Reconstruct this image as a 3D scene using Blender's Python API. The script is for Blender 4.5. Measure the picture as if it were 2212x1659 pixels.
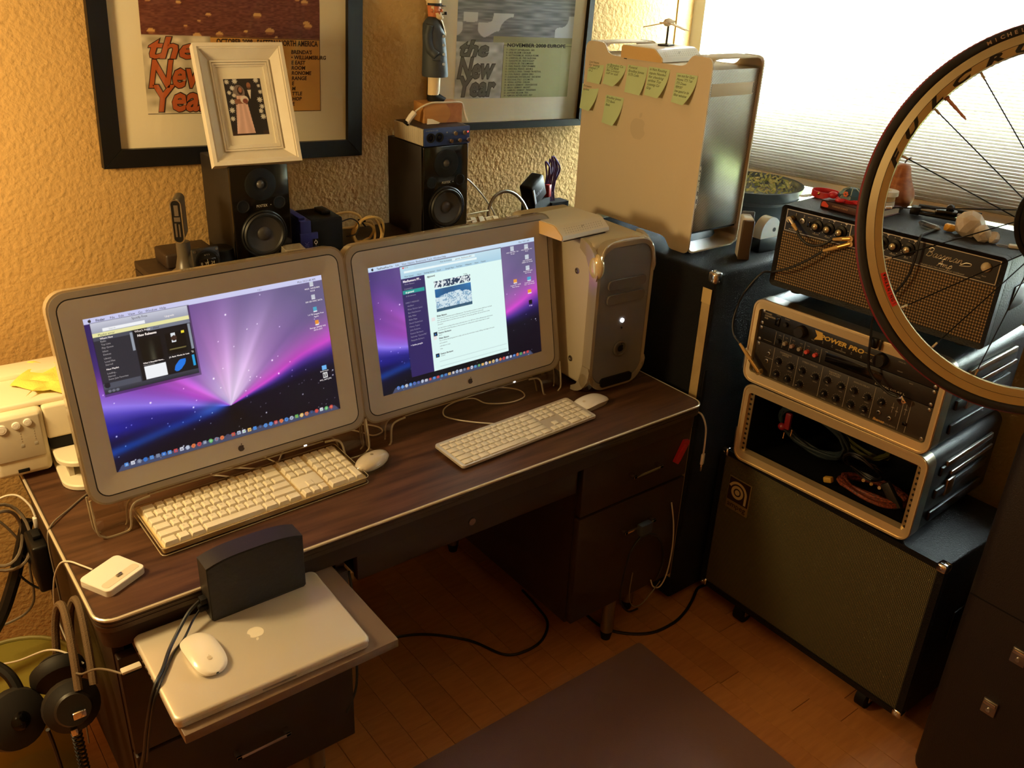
import bpy, bmesh, math, random
import numpy as np
from mathutils import Matrix, Vector

sc = bpy.context.scene
for o in list(bpy.data.objects):
    bpy.data.objects.remove(o)
COL = sc.collection
PI = math.pi
rnd = random.Random(7)

# ------------------------------------------------------------------ camera
cd = bpy.data.cameras.new('camera'); cam = bpy.data.objects.new('camera', cd); COL.objects.link(cam)
_y, _p, _r = math.radians(38.6335), math.radians(25.6934), math.radians(2.7387)
_f = Vector((math.sin(_y)*math.cos(_p), math.cos(_y)*math.cos(_p), -math.sin(_p)))
_x = Vector((math.cos(_y), -math.sin(_y), 0)); _u = _x.cross(_f)
_rx = math.cos(_r)*_x + math.sin(_r)*_u; _ux = -math.sin(_r)*_x + math.cos(_r)*_u
cam.matrix_world = Matrix(((_rx.x, _ux.x, -_f.x, -.20466), (_rx.y, _ux.y, -_f.y, -1.35868), (_rx.z, _ux.z, -_f.z, 1.80279), (0, 0, 0, 1)))
cd.sensor_fit = 'HORIZONTAL'; cd.sensor_width = 36; cd.lens = 1932.15*36/2212; cd.clip_start = .02
sc.camera = cam

# ------------------------------------------------------------------ world, lamp, exposure
wd = bpy.data.worlds.new('sky'); sc.world = wd; wd.use_nodes = True
bg = wd.node_tree.nodes['Background']; bg.inputs[0].default_value = (.93, .97, 1, 1); bg.inputs[1].default_value = 135
def light(name, kind, loc, energy, color, size):
    l = bpy.data.lights.new(name, kind); l.energy = energy; l.color = color
    o = bpy.data.objects.new(name, l); COL.objects.link(o); o.location = loc
    if kind == 'POINT': l.shadow_soft_size = size
    return o
light('warm_lamp', 'POINT', (-.46, .34, 1.55), 47, (1, .71, .31), .12)
light('warm_fill', 'POINT', (.2, -1.9, 2.25), 4, (1, .72, .34), .15)  # unseen fill light added behind the camera to lift the floor
sc.view_settings.view_transform = 'Standard'; sc.view_settings.look = 'None'
sc.view_settings.exposure = 0; sc.view_settings.gamma = 1; sc.view_settings.use_curve_mapping = False
sc.cycles.max_bounces = 10; sc.cycles.transparent_max_bounces = 16
sc.cycles.caustics_reflective = False; sc.cycles.caustics_refractive = False
sc.cycles.sample_clamp_indirect = 6

# ------------------------------------------------------------------ materials
def lin(c):
    c = np.asarray(c, float)/255
    return np.where(c <= .04045, c/12.92, ((c+.055)/1.055)**2.4)
def rgb(*c): return tuple(lin(c)) + (1,)
def mat(name, col, rough=.5, metal=0, bump=None, mix=None, emit=0, spec=.5, coat=0, sheen=0):
    """bump=(scale, distance[, stretch]); mix=(colour, scale[, stretch])"""
    m = bpy.data.materials.new(name); m.use_nodes = True
    nt = m.node_tree; b = nt.nodes['Principled BSDF']; L = nt.links.new
    b.inputs['Base Color'].default_value = rgb(*col); b.inputs['Roughness'].default_value = rough
    b.inputs['Metallic'].default_value = metal; b.inputs['Specular IOR Level'].default_value = spec
    b.inputs['Coat Weight'].default_value = coat
    if emit:
        b.inputs['Emission Color'].default_value = rgb(*col); b.inputs['Emission Strength'].default_value = emit
    def noise(scale, stretch=None, detail=4):
        tc = nt.nodes.new('ShaderNodeTexCoord'); n = nt.nodes.new('ShaderNodeTexNoise')
        n.inputs['Scale'].default_value = scale; n.inputs['Detail'].default_value = detail
        if stretch:
            mp = nt.nodes.new('ShaderNodeMapping'); mp.inputs['Scale'].default_value = stretch
            L(tc.outputs['Object'], mp.inputs[0]); L(mp.outputs[0], n.inputs['Vector'])
        else: L(tc.outputs['Object'], n.inputs['Vector'])
        return n
    if bump:
        n = noise(bump[0], bump[2] if len(bump) > 2 else None); bp = nt.nodes.new('ShaderNodeBump')
        bp.inputs['Distance'].default_value = bump[1]; bp.inputs['Strength'].default_value = 1
        L(n.outputs['Fac'], bp.inputs['Height']); L(bp.outputs[0], b.inputs['Normal'])
    if mix:
        n = noise(mix[1], mix[2] if len(mix) > 2 else None, 6); r = nt.nodes.new('ShaderNodeValToRGB')
        r.color_ramp.elements[0].color = rgb(*col); r.color_ramp.elements[1].color = rgb(*mix[0])
        r.color_ramp.elements[0].position = .35; r.color_ramp.elements[1].position = .65
        L(n.outputs['Fac'], r.inputs[0]); L(r.outputs[0], b.inputs['Base Color'])
    return m
def nodes_mat(name):
    m = bpy.data.materials.new(name); m.use_nodes = True; nt = m.node_tree
    return m, nt, nt.nodes['Principled BSDF'], nt.nodes['Material Output'], nt.links.new
def glassy(name, tint=(255, 255, 255), gloss=.08, refl=(1, 1, 1, 1), rough=.03, fres=1.45, body=None):
    m, nt, b, out, L = nodes_mat(name)
    t = nt.nodes.new('ShaderNodeBsdfTransparent'); t.inputs[0].default_value = rgb(*tint)
    g = nt.nodes.new('ShaderNodeBsdfGlossy'); g.inputs['Roughness'].default_value = rough; g.inputs['Color'].default_value = refl
    f = nt.nodes.new('ShaderNodeLayerWeight'); pw = nt.nodes.new('ShaderNodeMath'); pw.operation = 'POWER'; pw.inputs[1].default_value = 5
    L(f.outputs['Facing'], pw.inputs[0]); f = pw
    a = nt.nodes.new('ShaderNodeMath'); a.operation = 'MULTIPLY_ADD'; a.inputs[1].default_value = .8; a.inputs[2].default_value = gloss
    mx = nt.nodes.new('ShaderNodeMixShader')
    L(f.outputs[0], a.inputs[0]); L(a.outputs[0], mx.inputs[0])
    src = t
    if body:
        d = nt.nodes.new('ShaderNodeBsdfDiffuse'); d.inputs[0].default_value = rgb(*body[1]); m2 = nt.nodes.new('ShaderNodeMixShader'); m2.inputs[0].default_value = body[0]; L(t.outputs[0], m2.inputs[1]); L(d.outputs[0], m2.inputs[2]); src = m2
    L(src.outputs[0], mx.inputs[1]); L(g.outputs[0], mx.inputs[2]); L(mx.outputs[0], out.inputs[0])
    return m
def colattr(name, emit=0, rough=.6):
    m, nt, b, out, L = nodes_mat(name)
    a = nt.nodes.new('ShaderNodeAttribute'); a.attribute_name = 'Col'
    if emit:
        b.inputs['Base Color'].default_value = (.01, .01, .01, 1); b.inputs['Roughness'].default_value = .35
        L(a.outputs['Color'], b.inputs['Emission Color']); b.inputs['Emission Strength'].default_value = emit
    else:
        L(a.outputs['Color'], b.inputs['Base Color']); b.inputs['Roughness'].default_value = rough
    return m
def weave(name, c1, c2, su, sv, rough=.7, spark=0):
    """woven grille cloth: two sine products in object space"""
    m, nt, b, out, L = nodes_mat(name)
    tc = nt.nodes.new('ShaderNodeTexCoord'); sp = nt.nodes.new('ShaderNodeSeparateXYZ'); L(tc.outputs['Object'], sp.inputs[0])
    def sn(sock, s, ph=0):
        q = nt.nodes.new('ShaderNodeMath'); q.operation = 'MULTIPLY_ADD'; q.inputs[1].default_value = s; q.inputs[2].default_value = ph; L(sock, q.inputs[0])
        w = nt.nodes.new('ShaderNodeMath'); w.operation = 'SINE'; L(q.outputs[0], w.inputs[0]); return w
    a, c = sn(sp.outputs[0], su), sn(sp.outputs[1], sv)
    p = nt.nodes.new('ShaderNodeMath'); p.operation = 'ADD'; L(a.outputs[0], p.inputs[0]); L(c.outputs[0], p.inputs[1])
    ad = nt.nodes.new('ShaderNodeMath'); ad.operation = 'MULTIPLY_ADD'; ad.inputs[1].default_value = .25; ad.inputs[2].default_value = .5; L(p.outputs[0], ad.inputs[0])
    r = nt.nodes.new('ShaderNodeValToRGB'); r.color_ramp.elements[0].color = rgb(*c1); r.color_ramp.elements[1].color = rgb(*c2)
    r.color_ramp.elements[0].position = .42; r.color_ramp.elements[1].position = .85
    L(ad.outputs[0], r.inputs[0]); L(r.outputs[0], b.inputs['Base Color']); b.inputs['Roughness'].default_value = rough
    bp = nt.nodes.new('ShaderNodeBump'); bp.inputs['Distance'].default_value = .002; L(ad.outputs[0], bp.inputs['Height']); L(bp.outputs[0], b.inputs['Normal'])
    return m

m_wall = mat('stucco', (192, 154, 96), .85, bump=(75, .0045), spec=.25)
m_ceil = mat('ceiling_paint', (220, 210, 190), .9)
m_plank = [mat('laminate_a', (178, 116, 62), .42, mix=((192, 128, 70), 9, (1, 8, 1))), mat('laminate_b', (166, 106, 56), .42, mix=((182, 120, 64), 9, (1, 8, 1))), mat('laminate_c', (190, 126, 70), .42, mix=((174, 112, 60), 9, (1, 8, 1)))]
m_gap = mat('floor_gap', (120, 76, 40), .8)
m_mat = mat('floor_mat_rubber', (124, 94, 90), .65, bump=(400, .0006))
m_white_trim = mat('white_paint', (226, 222, 212), .5)
m_walnut = mat('walnut_laminate', (94, 64, 44), .42, mix=((62, 40, 27), 5, (.9, 9, 3)), spec=.25)
m_trimmetal = mat('ribbed_edge_brown', (74, 60, 48), .4, .4)
m_deskdark = mat('brown_enamel', (50, 34, 26), .45, spec=.3)
m_deskhole = mat('dark_recess', (18, 13, 10), .8)
m_shelf = mat('brown_shelf_enamel', (108, 84, 62), .4)
m_chrome = mat('chrome', (225, 225, 225), .12, 1)
m_dullmetal = mat('dull_metal', (160, 155, 148), .35, 1)
m_bezel = mat('monitor_grey', (182, 174, 166), .45)
m_seam = mat('black_seam', (10, 9, 9), .5)
m_shellgrey = mat('monitor_rim_grey', (150, 140, 128), .3, coat=.3)
m_clear = glassy('clear_acrylic', (246, 242, 234), .05)
m_clearedge = glassy('acrylic_edge', (214, 202, 180), .13, rough=.10, body=(.42, (214, 200, 172)))  # pale body colour stands in for light caught along clear edges
m_logo = mat('logo_dark', (70, 62, 58), .35)
m_screen = colattr('screen_glow', emit=.95)
def emis(n, c, s=1): return mat(n, c, .5, emit=s)
m_scw = emis('screen_text_white', (235, 238, 245), .85)
m_scg = emis('screen_text_grey', (150, 155, 165), .7)
m_scd = emis('screen_text_dark', (50, 50, 60), .5)
m_led = emis('white_led', (240, 245, 255), 3)
m_keywhite = mat('key_white', (238, 230, 210), .4)
m_keybase = mat('keyboard_base_cream', (222, 200, 150), .5)
m_legend = mat('key_legend', (165, 158, 145), .6)
m_alu = mat('brushed_aluminium', (214, 206, 192), .38, .35)
m_alu2 = mat('g5_aluminium', (226, 212, 188), .5, .1)
m_white = mat('white_plastic', (240, 236, 228), .3, coat=.3)
m_cablew = mat('white_cable', (216, 208, 192), .5)
m_cableg = mat('grey_cable', (120, 108, 92), .55)
m_cableb = mat('black_cable', (14, 13, 13), .5)
m_black = mat('black_plastic', (16, 15, 14), .4, spec=.3)
m_blackm = mat('black_matte', (14, 13, 12), .7, spec=.25)
m_instr = mat('instrument_black', (34, 31, 27), .45)
m_gloss = mat('black_gloss', (9, 9, 9), .12)
m_tolex = mat('black_tolex', (15, 15, 16), .5, bump=(260, .0015), spec=.3)
m_tolex2 = mat('black_carpet', (11, 12, 14), .7, bump=(500, .003), spec=.3)
m_brownside = mat('speaker_vinyl', (30, 24, 19), .55)
# ------------------------------------------------------------------ geometry helpers
def facing(o, ang, tilt=0):
    """frame for an upright face: X to its right, Y up, Z out of it"""
    a, t = math.radians(ang), math.radians(tilt)
    X = Vector((math.cos(a), math.sin(a), 0)); Y = Vector((-math.sin(a)*math.sin(t), math.cos(a)*math.sin(t), math.cos(t))); N = X.cross(Y)
    return Matrix(((X.x, Y.x, N.x, o[0]), (X.y, Y.y, N.y, o[1]), (X.z, Y.z, N.z, o[2]), (0, 0, 0, 1)))
def flat(o, ang=0, rx=0):
    return Matrix.Translation(o) @ Matrix.Rotation(math.radians(ang), 4, 'Z') @ Matrix.Rotation(math.radians(rx), 4, 'X')
I4 = Matrix.Identity(4)
def RX(d): return Matrix.Rotation(math.radians(d), 4, 'X')
def RY(d): return Matrix.Rotation(math.radians(d), 4, 'Y')
def RZ(d): return Matrix.Rotation(math.radians(d), 4, 'Z')
def TR(x, y, z): return Matrix.Translation((x, y, z))
def SC(x, y, z): return Matrix.Diagonal((x, y, z, 1))
def rrect(x0, y0, x1, y1, r, n=5):
    p = []
    rr = r if isinstance(r, (list, tuple)) else (r, r, r, r)        # bl, br, tr, tl
    for (cx, cy, a0, q) in ((x0, y0, 180, rr[0]), (x1, y0, 270, rr[1]), (x1, y1, 0, rr[2]), (x0, y1, 90, rr[3])):
        sx = 1 if cx == x0 else -1; sy = 1 if cy == y0 else -1
        for k in range(n+1):
            a = math.radians(a0+90*k/n); p.append((cx+sx*q+q*math.cos(a), cy+sy*q+q*math.sin(a)))
    return p
def smooth_path(pts, sub=8):
    P = [Vector(p) for p in pts]
    if len(P) < 3: return P
    out = []
    for i in range(len(P)-1):
        a, b, c, d = P[max(i-1, 0)], P[i], P[i+1], P[min(i+2, len(P)-1)]
        for k in range(sub):
            t = k/sub
            out.append(.5*((2*b)+(c-a)*t+(2*a-5*b+4*c-d)*t*t+(3*b-a-3*c+d)*t**3))
    return out+[P[-1]]
_tc = {}
def text_geo(s, bold=0, shear=0):
    k = (s, bold, shear)
    if k not in _tc:
        cu = bpy.data.curves.new('t', 'FONT'); cu.body = s; cu.size = 1; cu.resolution_u = 2; cu.offset = bold; cu.shear = shear
        ob = bpy.data.objects.new('t', cu); me = ob.to_mesh()
        v = [(p.co.x, p.co.y) for p in me.vertices]; f = [tuple(p.vertices) for p in me.polygons]
        ob.to_mesh_clear(); bpy.data.objects.remove(ob); bpy.data.curves.remove(cu)
        _tc[k] = (v, f)
    return _tc[k]
class MB:
    def __init__(s): s.v = []; s.f = []; s.m = []; s.T = I4
    def add(s, vs, fs, mi=0, M=None):
        T = s.T @ M if M is not None else s.T; n = len(s.v)
        s.v += [tuple(T @ Vector(p)) for p in vs]
        s.f += [tuple(i+n for i in q) for q in fs]; s.m += [mi]*len(fs); return s
    def box(s, a, b, mi=0, M=None):
        (x0, y0, z0), (x1, y1, z1) = a, b
        return s.add([(x0, y0, z0), (x1, y0, z0), (x1, y1, z0), (x0, y1, z0), (x0, y0, z1), (x1, y0, z1), (x1, y1, z1), (x0, y1, z1)],
                     [(3, 2, 1, 0), (4, 5, 6, 7), (0, 1, 5, 4), (1, 2, 6, 5), (2, 3, 7, 6), (3, 0, 4, 7)], mi, M)
    def rbox(s, a, b, r=.003, seg=2, mi=0, M=None):
        bm = bmesh.new(); bmesh.ops.create_cube(bm, size=1)
        d = [max(abs(b[i]-a[i]), 1e-5) for i in range(3)]; c = [(a[i]+b[i])/2 for i in range(3)]
        for v in bm.verts: v.co = Vector((v.co.x*d[0]+c[0], v.co.y*d[1]+c[1], v.co.z*d[2]+c[2]))
        r = min(r, min(d)*.49)
        bmesh.ops.bevel(bm, geom=bm.edges[:], offset=r, segments=seg, affect='EDGES', profile=.5)
        bm.verts.index_update()
        s.add([tuple(v.co) for v in bm.verts], [tuple(v.index for v in f.verts) for f in bm.faces], mi, M); bm.free(); return s
    def prism(s, poly, z0, z1, mi=0, M=None, chamfer=0):
        n = len(poly)
        if chamfer:
            cx = sum(p[0] for p in poly)/n; cy = sum(p[1] for p in poly)/n
            def ins(p):
                L = math.hypot(p[0]-cx, p[1]-cy) or 1; k = 1-chamfer/L; return (cx+(p[0]-cx)*k, cy+(p[1]-cy)*k)
            e = chamfer if z1 > z0 else -chamfer
            lv = [(poly, z0), (poly, z1-e), ([ins(p) for p in poly], z1)]
        else: lv = [(poly, z0), (poly, z1)]
        vs = [(x, y, z) for pl, z in lv for x, y in pl]; fs = []
        for k in range(len(lv)-1):
            fs += [(k*n+i, k*n+(i+1) % n, (k+1)*n+(i+1) % n, (k+1)*n+i) for i in range(n)]
        t = (len(lv)-1)*n
        fs += [tuple(reversed(range(n))), tuple(range(t, t+n))]
        return s.add(vs, fs, mi, M)
    def ring(s, outer, inner, z0, z1, mi=0, M=None, zi=None):
        """frame between two loops of equal length; zi = height of the inner edge's top"""
        n = len(outer); zi = z1 if zi is None else zi
        vs = [(x, y, z0) for x, y in outer]+[(x, y, z1) for x, y in outer]+[(x, y, zi) for x, y in inner]+[(x, y, z0) for x, y in inner]
        fs = []
        for k in range(4):
            a, b = k*n, ((k+1) % 4)*n
            fs += [(a+i, a+(i+1) % n, b+(i+1) % n, b+i) for i in range(n)]
        return s.add(vs, fs, mi, M)
    def cyl(s, p0, p1, r, n=16, r2=None, mi=0, cap=True):
        p0, p1 = Vector(p0), Vector(p1); d = (p1-p0).normalized(); q = d.to_track_quat('Z', 'Y').to_matrix().to_4x4(); L = (p1-p0).length
        return s.lathe([(r, 0), (r if r2 is None else r2, L)], n, Matrix.Translation(p0) @ q, mi, cap)
    def lathe(s, prof, n=24, M=None, mi=0, cap=True, a0=0, a1=2*PI):
        vs = []; fs = []; full = abs(a1-a0-2*PI) < 1e-6; cnt = n if full else n+1
        for r, z in prof:
            for k in range(cnt):
                a = a0+(a1-a0)*k/n; vs.append((r*math.cos(a), r*math.sin(a), z))
        for j in range(len(prof)-1):
            for k in range(n):
                k2 = (k+1) % cnt; fs.append((j*cnt+k, j*cnt+k2, (j+1)*cnt+k2, (j+1)*cnt+k))
        if prof[0] == prof[-1]: cap = False
        if cap and full:
            if prof[0][0] > 1e-6: fs.append(tuple(reversed(range(n))))
            t = (len(prof)-1)*cnt
            if prof[-1][0] > 1e-6: fs.append(tuple(range(t, t+n)))
        return s.add(vs, fs, mi, M)
    def tube(s, pts, r, n=7, sub=8, mi=0, closed=False, M=None):
        P = smooth_path(pts, sub) if sub else [Vector(p) for p in pts]; N = len(P); vs = []; fs = []
        up = None
        for i in range(N):
            d = (P[min(i+1, N-1)]-P[max(i-1, 0)]).normalized() if not closed else (P[(i+1) % N]-P[i-1]).normalized()
            if up is None: up = d.orthogonal().normalized()
            up = (up-d*up.dot(d)).normalized(); w = d.cross(up)
            ri = r[i*(len(r)-1)//max(N-1, 1)] if isinstance(r, (list, tuple)) else r
            for k in range(n):
                a = 2*PI*k/n; vs.append(tuple(P[i]+ri*(math.cos(a)*up+math.sin(a)*w)))
        for i in range(N if closed else N-1):
            for k in range(n): fs.append((i*n+k, i*n+(k+1) % n, ((i+1) % N)*n+(k+1) % n, ((i+1) % N)*n+k))
        if not closed: fs += [tuple(reversed(range(n))), tuple(range((N-1)*n, N*n))]
        return s.add(vs, fs, mi, M)
    def loft(s, secs, n=18, mi=0, M=None, pw=2.0):
        """stack of ellipses (z, cx, cy, rx, ry)"""
        vs = []; fs = []
        for z, cx, cy, rx, ry in secs:
            for k in range(n):
                a = 2*PI*k/n; c, q = math.cos(a), math.sin(a)
                vs.append((cx+rx*math.copysign(abs(c)**(2/pw), c), cy+ry*math.copysign(abs(q)**(2/pw), q), z))
        for j in range(len(secs)-1):
            for k in range(n): fs.append((j*n+k, j*n+(k+1) % n, (j+1)*n+(k+1) % n, (j+1)*n+k))
        fs += [tuple(reversed(range(n))), tuple(range((len(secs)-1)*n, len(secs)*n))]
        return s.add(vs, fs, mi, M)
    def ball(s, c, r, n=16, mi=0, M=None):
        rx, ry, rz = r if isinstance(r, (list, tuple)) else (r, r, r); h = max(n//2, 4)
        pr = [(math.sin(PI*k/h), -math.cos(PI*k/h)) for k in range(h+1)]; pr[0] = (1e-7, -1); pr[-1] = (1e-7, 1)
        T = TR(*c) @ SC(rx, ry, rz)
        return s.lathe(pr, n, (M @ T) if M is not None else T, mi, False)
    def text(s, t, size, x, y, z=0, al='C', bold=0, shear=0, xs=1, M=None, mi=0, fit=None):
        v, f = text_geo(t, bold, shear)
        if not v: return s
        x0 = min(p[0] for p in v); x1 = max(p[0] for p in v)
        if fit: xs = fit/max((x1-x0)*size, 1e-6)
        off = {'L': -x0, 'C': -(x0+x1)/2, 'R': -x1}[al]
        return s.add([(x+(p[0]+off)*size*xs, y+p[1]*size, z) for p in v], f, mi, M)
    def quad(s, x0, y0, x1, y1, z=0, mi=0, M=None):
        return s.add([(x0, y0, z), (x1, y0, z), (x1, y1, z), (x0, y1, z)], [(0, 1, 2, 3)], mi, M)
    def disc(s, x, y, r, z=0, n=14, mi=0, M=None):
        return s.add([(x+r*math.cos(2*PI*k/n), y+r*math.sin(2*PI*k/n), z) for k in range(n)], [tuple(range(n))], mi, M)
    def mesh(s, name, mats, ang=35):
        me = bpy.data.meshes.new(name); me.from_pydata(s.v, [], s.f)
        for m in (mats if isinstance(mats, (list, tuple)) else [mats]): me.materials.append(m)
        if any(s.m): me.polygons.foreach_set('material_index', s.m)
        me.polygons.foreach_set('use_smooth', [True]*len(s.f)); me.set_sharp_from_angle(angle=math.radians(ang)); me.update()
        return me
    def obj(s, name, mats, parent=None, label=None, ang=35, kind=None, fix=False):
        me = s.mesh(name, mats, ang)
        if fix:
            bm = bmesh.new(); bm.from_mesh(me); bmesh.ops.recalc_face_normals(bm, faces=bm.faces[:]); bm.to_mesh(me); bm.free()
        return link(name, me, parent, label, kind)
def link(name, me, parent=None, label=None, kind=None):
    o = bpy.data.objects.new(name, me); COL.objects.link(o)
    if parent is not None: o.parent = parent
    if label: o['label'] = label
    if kind: o['kind'] = kind
    return o
def tag(o, label, cat, group=None):
    o['label'] = label; o['category'] = cat
    if group: o['group'] = group
    return o
def thing(name, label, cat, M=I4, group=None):
    o = bpy.data.objects.new(name, None); COL.objects.link(o); o.empty_display_size = .05
    o.matrix_world = M; return tag(o, label, cat, group)
def struct(name, mb, m): return mb.obj(name, m, kind='structure', fix=True)
def simple(name, label, cat, mb, m, M=I4, group=None, ang=35):
    o = mb.obj(name, m, ang=ang); o.matrix_world = M; return tag(o, label, cat, group)
def paint(name, parent, x0, y0, w, h, z, nx, ny, f, m, label=None):
    """flat print or screen: dense grid with a colour per vertex (f gets u right, v down in 0..1)"""
    U, V = np.meshgrid(np.linspace(0, 1, nx), np.linspace(0, 1, ny))
    c = np.clip(f(U.ravel(), V.ravel()), 0, 255)
    co = np.stack([x0+U.ravel()*w, y0+h-V.ravel()*h, np.full(nx*ny, z)], 1)
    i = (np.arange(ny-1)[:, None]*nx+np.arange(nx-1)[None]).ravel()
    q = np.stack([i+nx, i+nx+1, i+1, i], 1)
    me = bpy.data.meshes.new(name); me.vertices.add(nx*ny); me.vertices.foreach_set('co', co.ravel())
    me.loops.add(q.size); me.loops.foreach_set('vertex_index', q.ravel().astype(np.int32))
    me.polygons.add(len(q)); me.polygons.foreach_set('loop_start', np.arange(0, q.size, 4).astype(np.int32))
    a = me.color_attributes.new('Col', 'FLOAT_COLOR', 'POINT')
    a.data.foreach_set('color', np.concatenate([lin(c), np.ones((nx*ny, 1))], 1).ravel())
    me.materials.append(m); me.update(); me.validate()
    return link(name, me, parent, label)
def np_noise(U, V, sx, sy, seed):
    g = np.random.RandomState(seed).rand(64, 64); x = U*sx; y = V*sy
    xi, yi = np.floor(x).astype(int), np.floor(y).astype(int); fx, fy = x-xi, y-yi; fx = fx*fx*(3-2*fx); fy = fy*fy*(3-2*fy)
    G = lambda i, j: g[i % 64, j % 64]
    return (G(xi, yi)*(1-fx)+G(xi+1, yi)*fx)*(1-fy)+(G(xi, yi+1)*(1-fx)+G(xi+1, yi+1)*fx)*fy
APPLE = None
def apple_logo(mb, cx, cy, s, z=0, M=None):
    """apple outline with a bite on its right side and a leaf; s = height of the body"""
    body = []
    for k in range(48):
        a = 2*PI*k/48; r = .5*(1-.10*math.exp(-((a-PI/2)/.30)**2)-.06*math.exp(-((a-3*PI/2)/.25)**2)+.03*math.cos(2*(a-PI/4))*0)
        x, y = r*1.0*math.cos(a)*(1+.06*math.sin(a)), r*math.sin(a)
        bx, by = x-.60, y-.10
        if math.hypot(bx, by) < .24:
            q = math.atan2(by, bx); x, y = .60+.24*math.cos(q), .10+.24*math.sin(q)
        body.append((cx+x*s, cy+y*s, z))
    mb.add(body+[(cx, cy, z)], [(48, k, (k+1) % 48) for k in range(48)], 0, M)
    leaf = [(cx+s*(.02+.26*t*.7+.06*w*math.sin(PI*t)), cy+s*(.5+.26*t-.07*w*math.sin(PI*t)), z) for w, ts in ((1, (0, .25, .5, .75, 1)), (-1, (.75, .5, .25))) for t in ts]
    mb.add(leaf, [tuple(range(8))], 0, M)
# ------------------------------------------------------------------ room
WY, WX = .865, 2.20                       # inner faces of the back and the window wall
fl = MB(); fl.box((-1.9, -2.9, -.06), (WX+.12, WY+.12, -.006)); FLOOR = struct('floor', fl, m_gap)
pm = {}
for j in range(52):                       # laminate strips run along the window wall
    x0 = -1.9+j*.08
    if x0 > 2.2: break
    y = -2.9-rnd.random()*.5
    while y < WY:
        L = rnd.choice((.42, .52, .62)); a, b = max(y, -2.9), min(y+L, WY); y += L
        if b-a < .02: continue
        near = x0 > -.4 and b > -1.0
        if not near: L2 = 1
        k = (round(b-a, 3), rnd.randrange(3))
        if k not in pm:
            mb = MB(); l = b-a; mb.prism([(0.0006, .0006), (.0794, .0006), (.0794, l-.0006), (.0006, l-.0006)], -.006, 0, chamfer=.0008); pm[k] = mb.mesh('plank', m_plank[k[1]])
        if near or True:
            if near: o = link('plank', pm[k], FLOOR); o.location = (x0, a, 0)
            else:
                if 'far' not in pm: pm['far'] = MB()
                pm['far'].box((x0+.0006, a+.0006, -.006), (x0+.0794, b-.0006, 0))
pm['far'].obj('plank_rest', m_plank[0], FLOOR, kind='stuff')
w = MB(); w.box((-1.9, WY, 0), (WX+.12, WY+.12, 2.45)); struct('wall_back', w, m_wall)
w = MB(); w.box((-2.02, -2.9, 0), (-1.9, WY+.12, 2.45)); struct('wall_left', w, m_wall)
w = MB(); w.box((-2.02, -3.02, 0), (WX+.12, -2.9, 2.45)); struct('wall_front', w, m_wall)
w = MB(); w.box((-2.02, -3.02, 2.45), (WX+.12, WY+.12, 2.55)); struct('ceiling', w, m_ceil)
YA, YB, ZA, ZB = -1.55, .86, 1.06, 2.22   # window opening
w = MB(); w.box((WX, -2.9, 0), (WX+.12, YA, 2.45)); w.box((WX, YB, 0), (WX+.12, WY, 2.45)); w.box((WX, YA, 0), (WX+.12, YB, ZA)); w.box((WX, YA, ZB), (WX+.12, YB, 2.45))
struct('wall_right', w, m_wall)
w = MB()
for a, b in (((WX+.075, YA, ZA), (WX+.115, YA+.05, ZB)), ((WX+.075, YB-.05, ZA), (WX+.115, YB, ZB)), ((WX+.075, YA+.05, ZA), (WX+.115, YB-.05, ZA+.05)), ((WX+.075, YA+.05, ZB-.05), (WX+.115, YB-.05, ZB)), ((WX+.08, -.45, ZA+.05), (WX+.11, -.40, ZB-.05))): w.box(a, b)
WIN = struct('window_1', w, m_white_trim)
g = MB(); g.box((WX+.092, YA+.05, ZA+.05), (WX+.096, -.45, ZB-.05)); g.obj('pane', glassy('window_glass', (240, 248, 246), .03), WIN)
g = MB(); g.box((WX+.092, -.40, ZA+.05), (WX+.096, YB-.05, ZB-.05)); g.obj('pane', glassy('window_glass_b', (240, 248, 246), .03), WIN)
w = MB(); w.rbox((WX-.03, YA-.03, ZA-.025), (WX+.085, YB+.02, ZA+.001), .006); w.obj('sill', m_white_trim, WIN)
# outside: lawn, and a hedge shaped tall and close to darken the lower blind
m_lawn = mat('lawn', (130, 140, 96), .9, mix=((160, 165, 120), 6)); m_leaf = mat('hedge_leaf', (128, 142, 88), .6, mix=((180, 186, 140), 30))
w = MB(); w.box((2.6, -8, -.35), (14, 8, -.3)); struct('ground', w, m_lawn)
hd = thing('hedge', 'clipped green hedge outside the window, seen in the gap under the blind', 'hedge', flat((2.85, -.3, -.3)))
r2 = random.Random(3); vs = []; fs = []
for k in range(8000):
    x, y, z = r2.uniform(-.25, .25), r2.uniform(-2.4, .72), r2.uniform(0, 1.95+.1*math.sin(k))
    a, b, c = r2.uniform(0, 6.3), r2.uniform(-.8, .8), .035+.03*r2.random()
    d = Vector((math.cos(a)*math.cos(b), math.sin(a)*math.cos(b), math.sin(b)))*c; e = d.orthogonal().normalized()*c*.45; p = Vector((x, y, z)); n = len(vs)
    vs += [tuple(p-d), tuple(p+e), tuple(p+d), tuple(p-e)]; fs.append((n, n+1, n+2, n+3))
hb = MB(); hb.add(vs, fs); hb.obj('foliage', m_leaf, hd, kind='stuff')
hb = MB()
for k in range(8): hb.cyl((0, -2.2+.38*k, 0), (.02, -2.2+.38*k, 1.2), .02, 6)
hb.obj('stems', mat('hedge_stem', (80, 60, 40), .8), hd)
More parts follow.
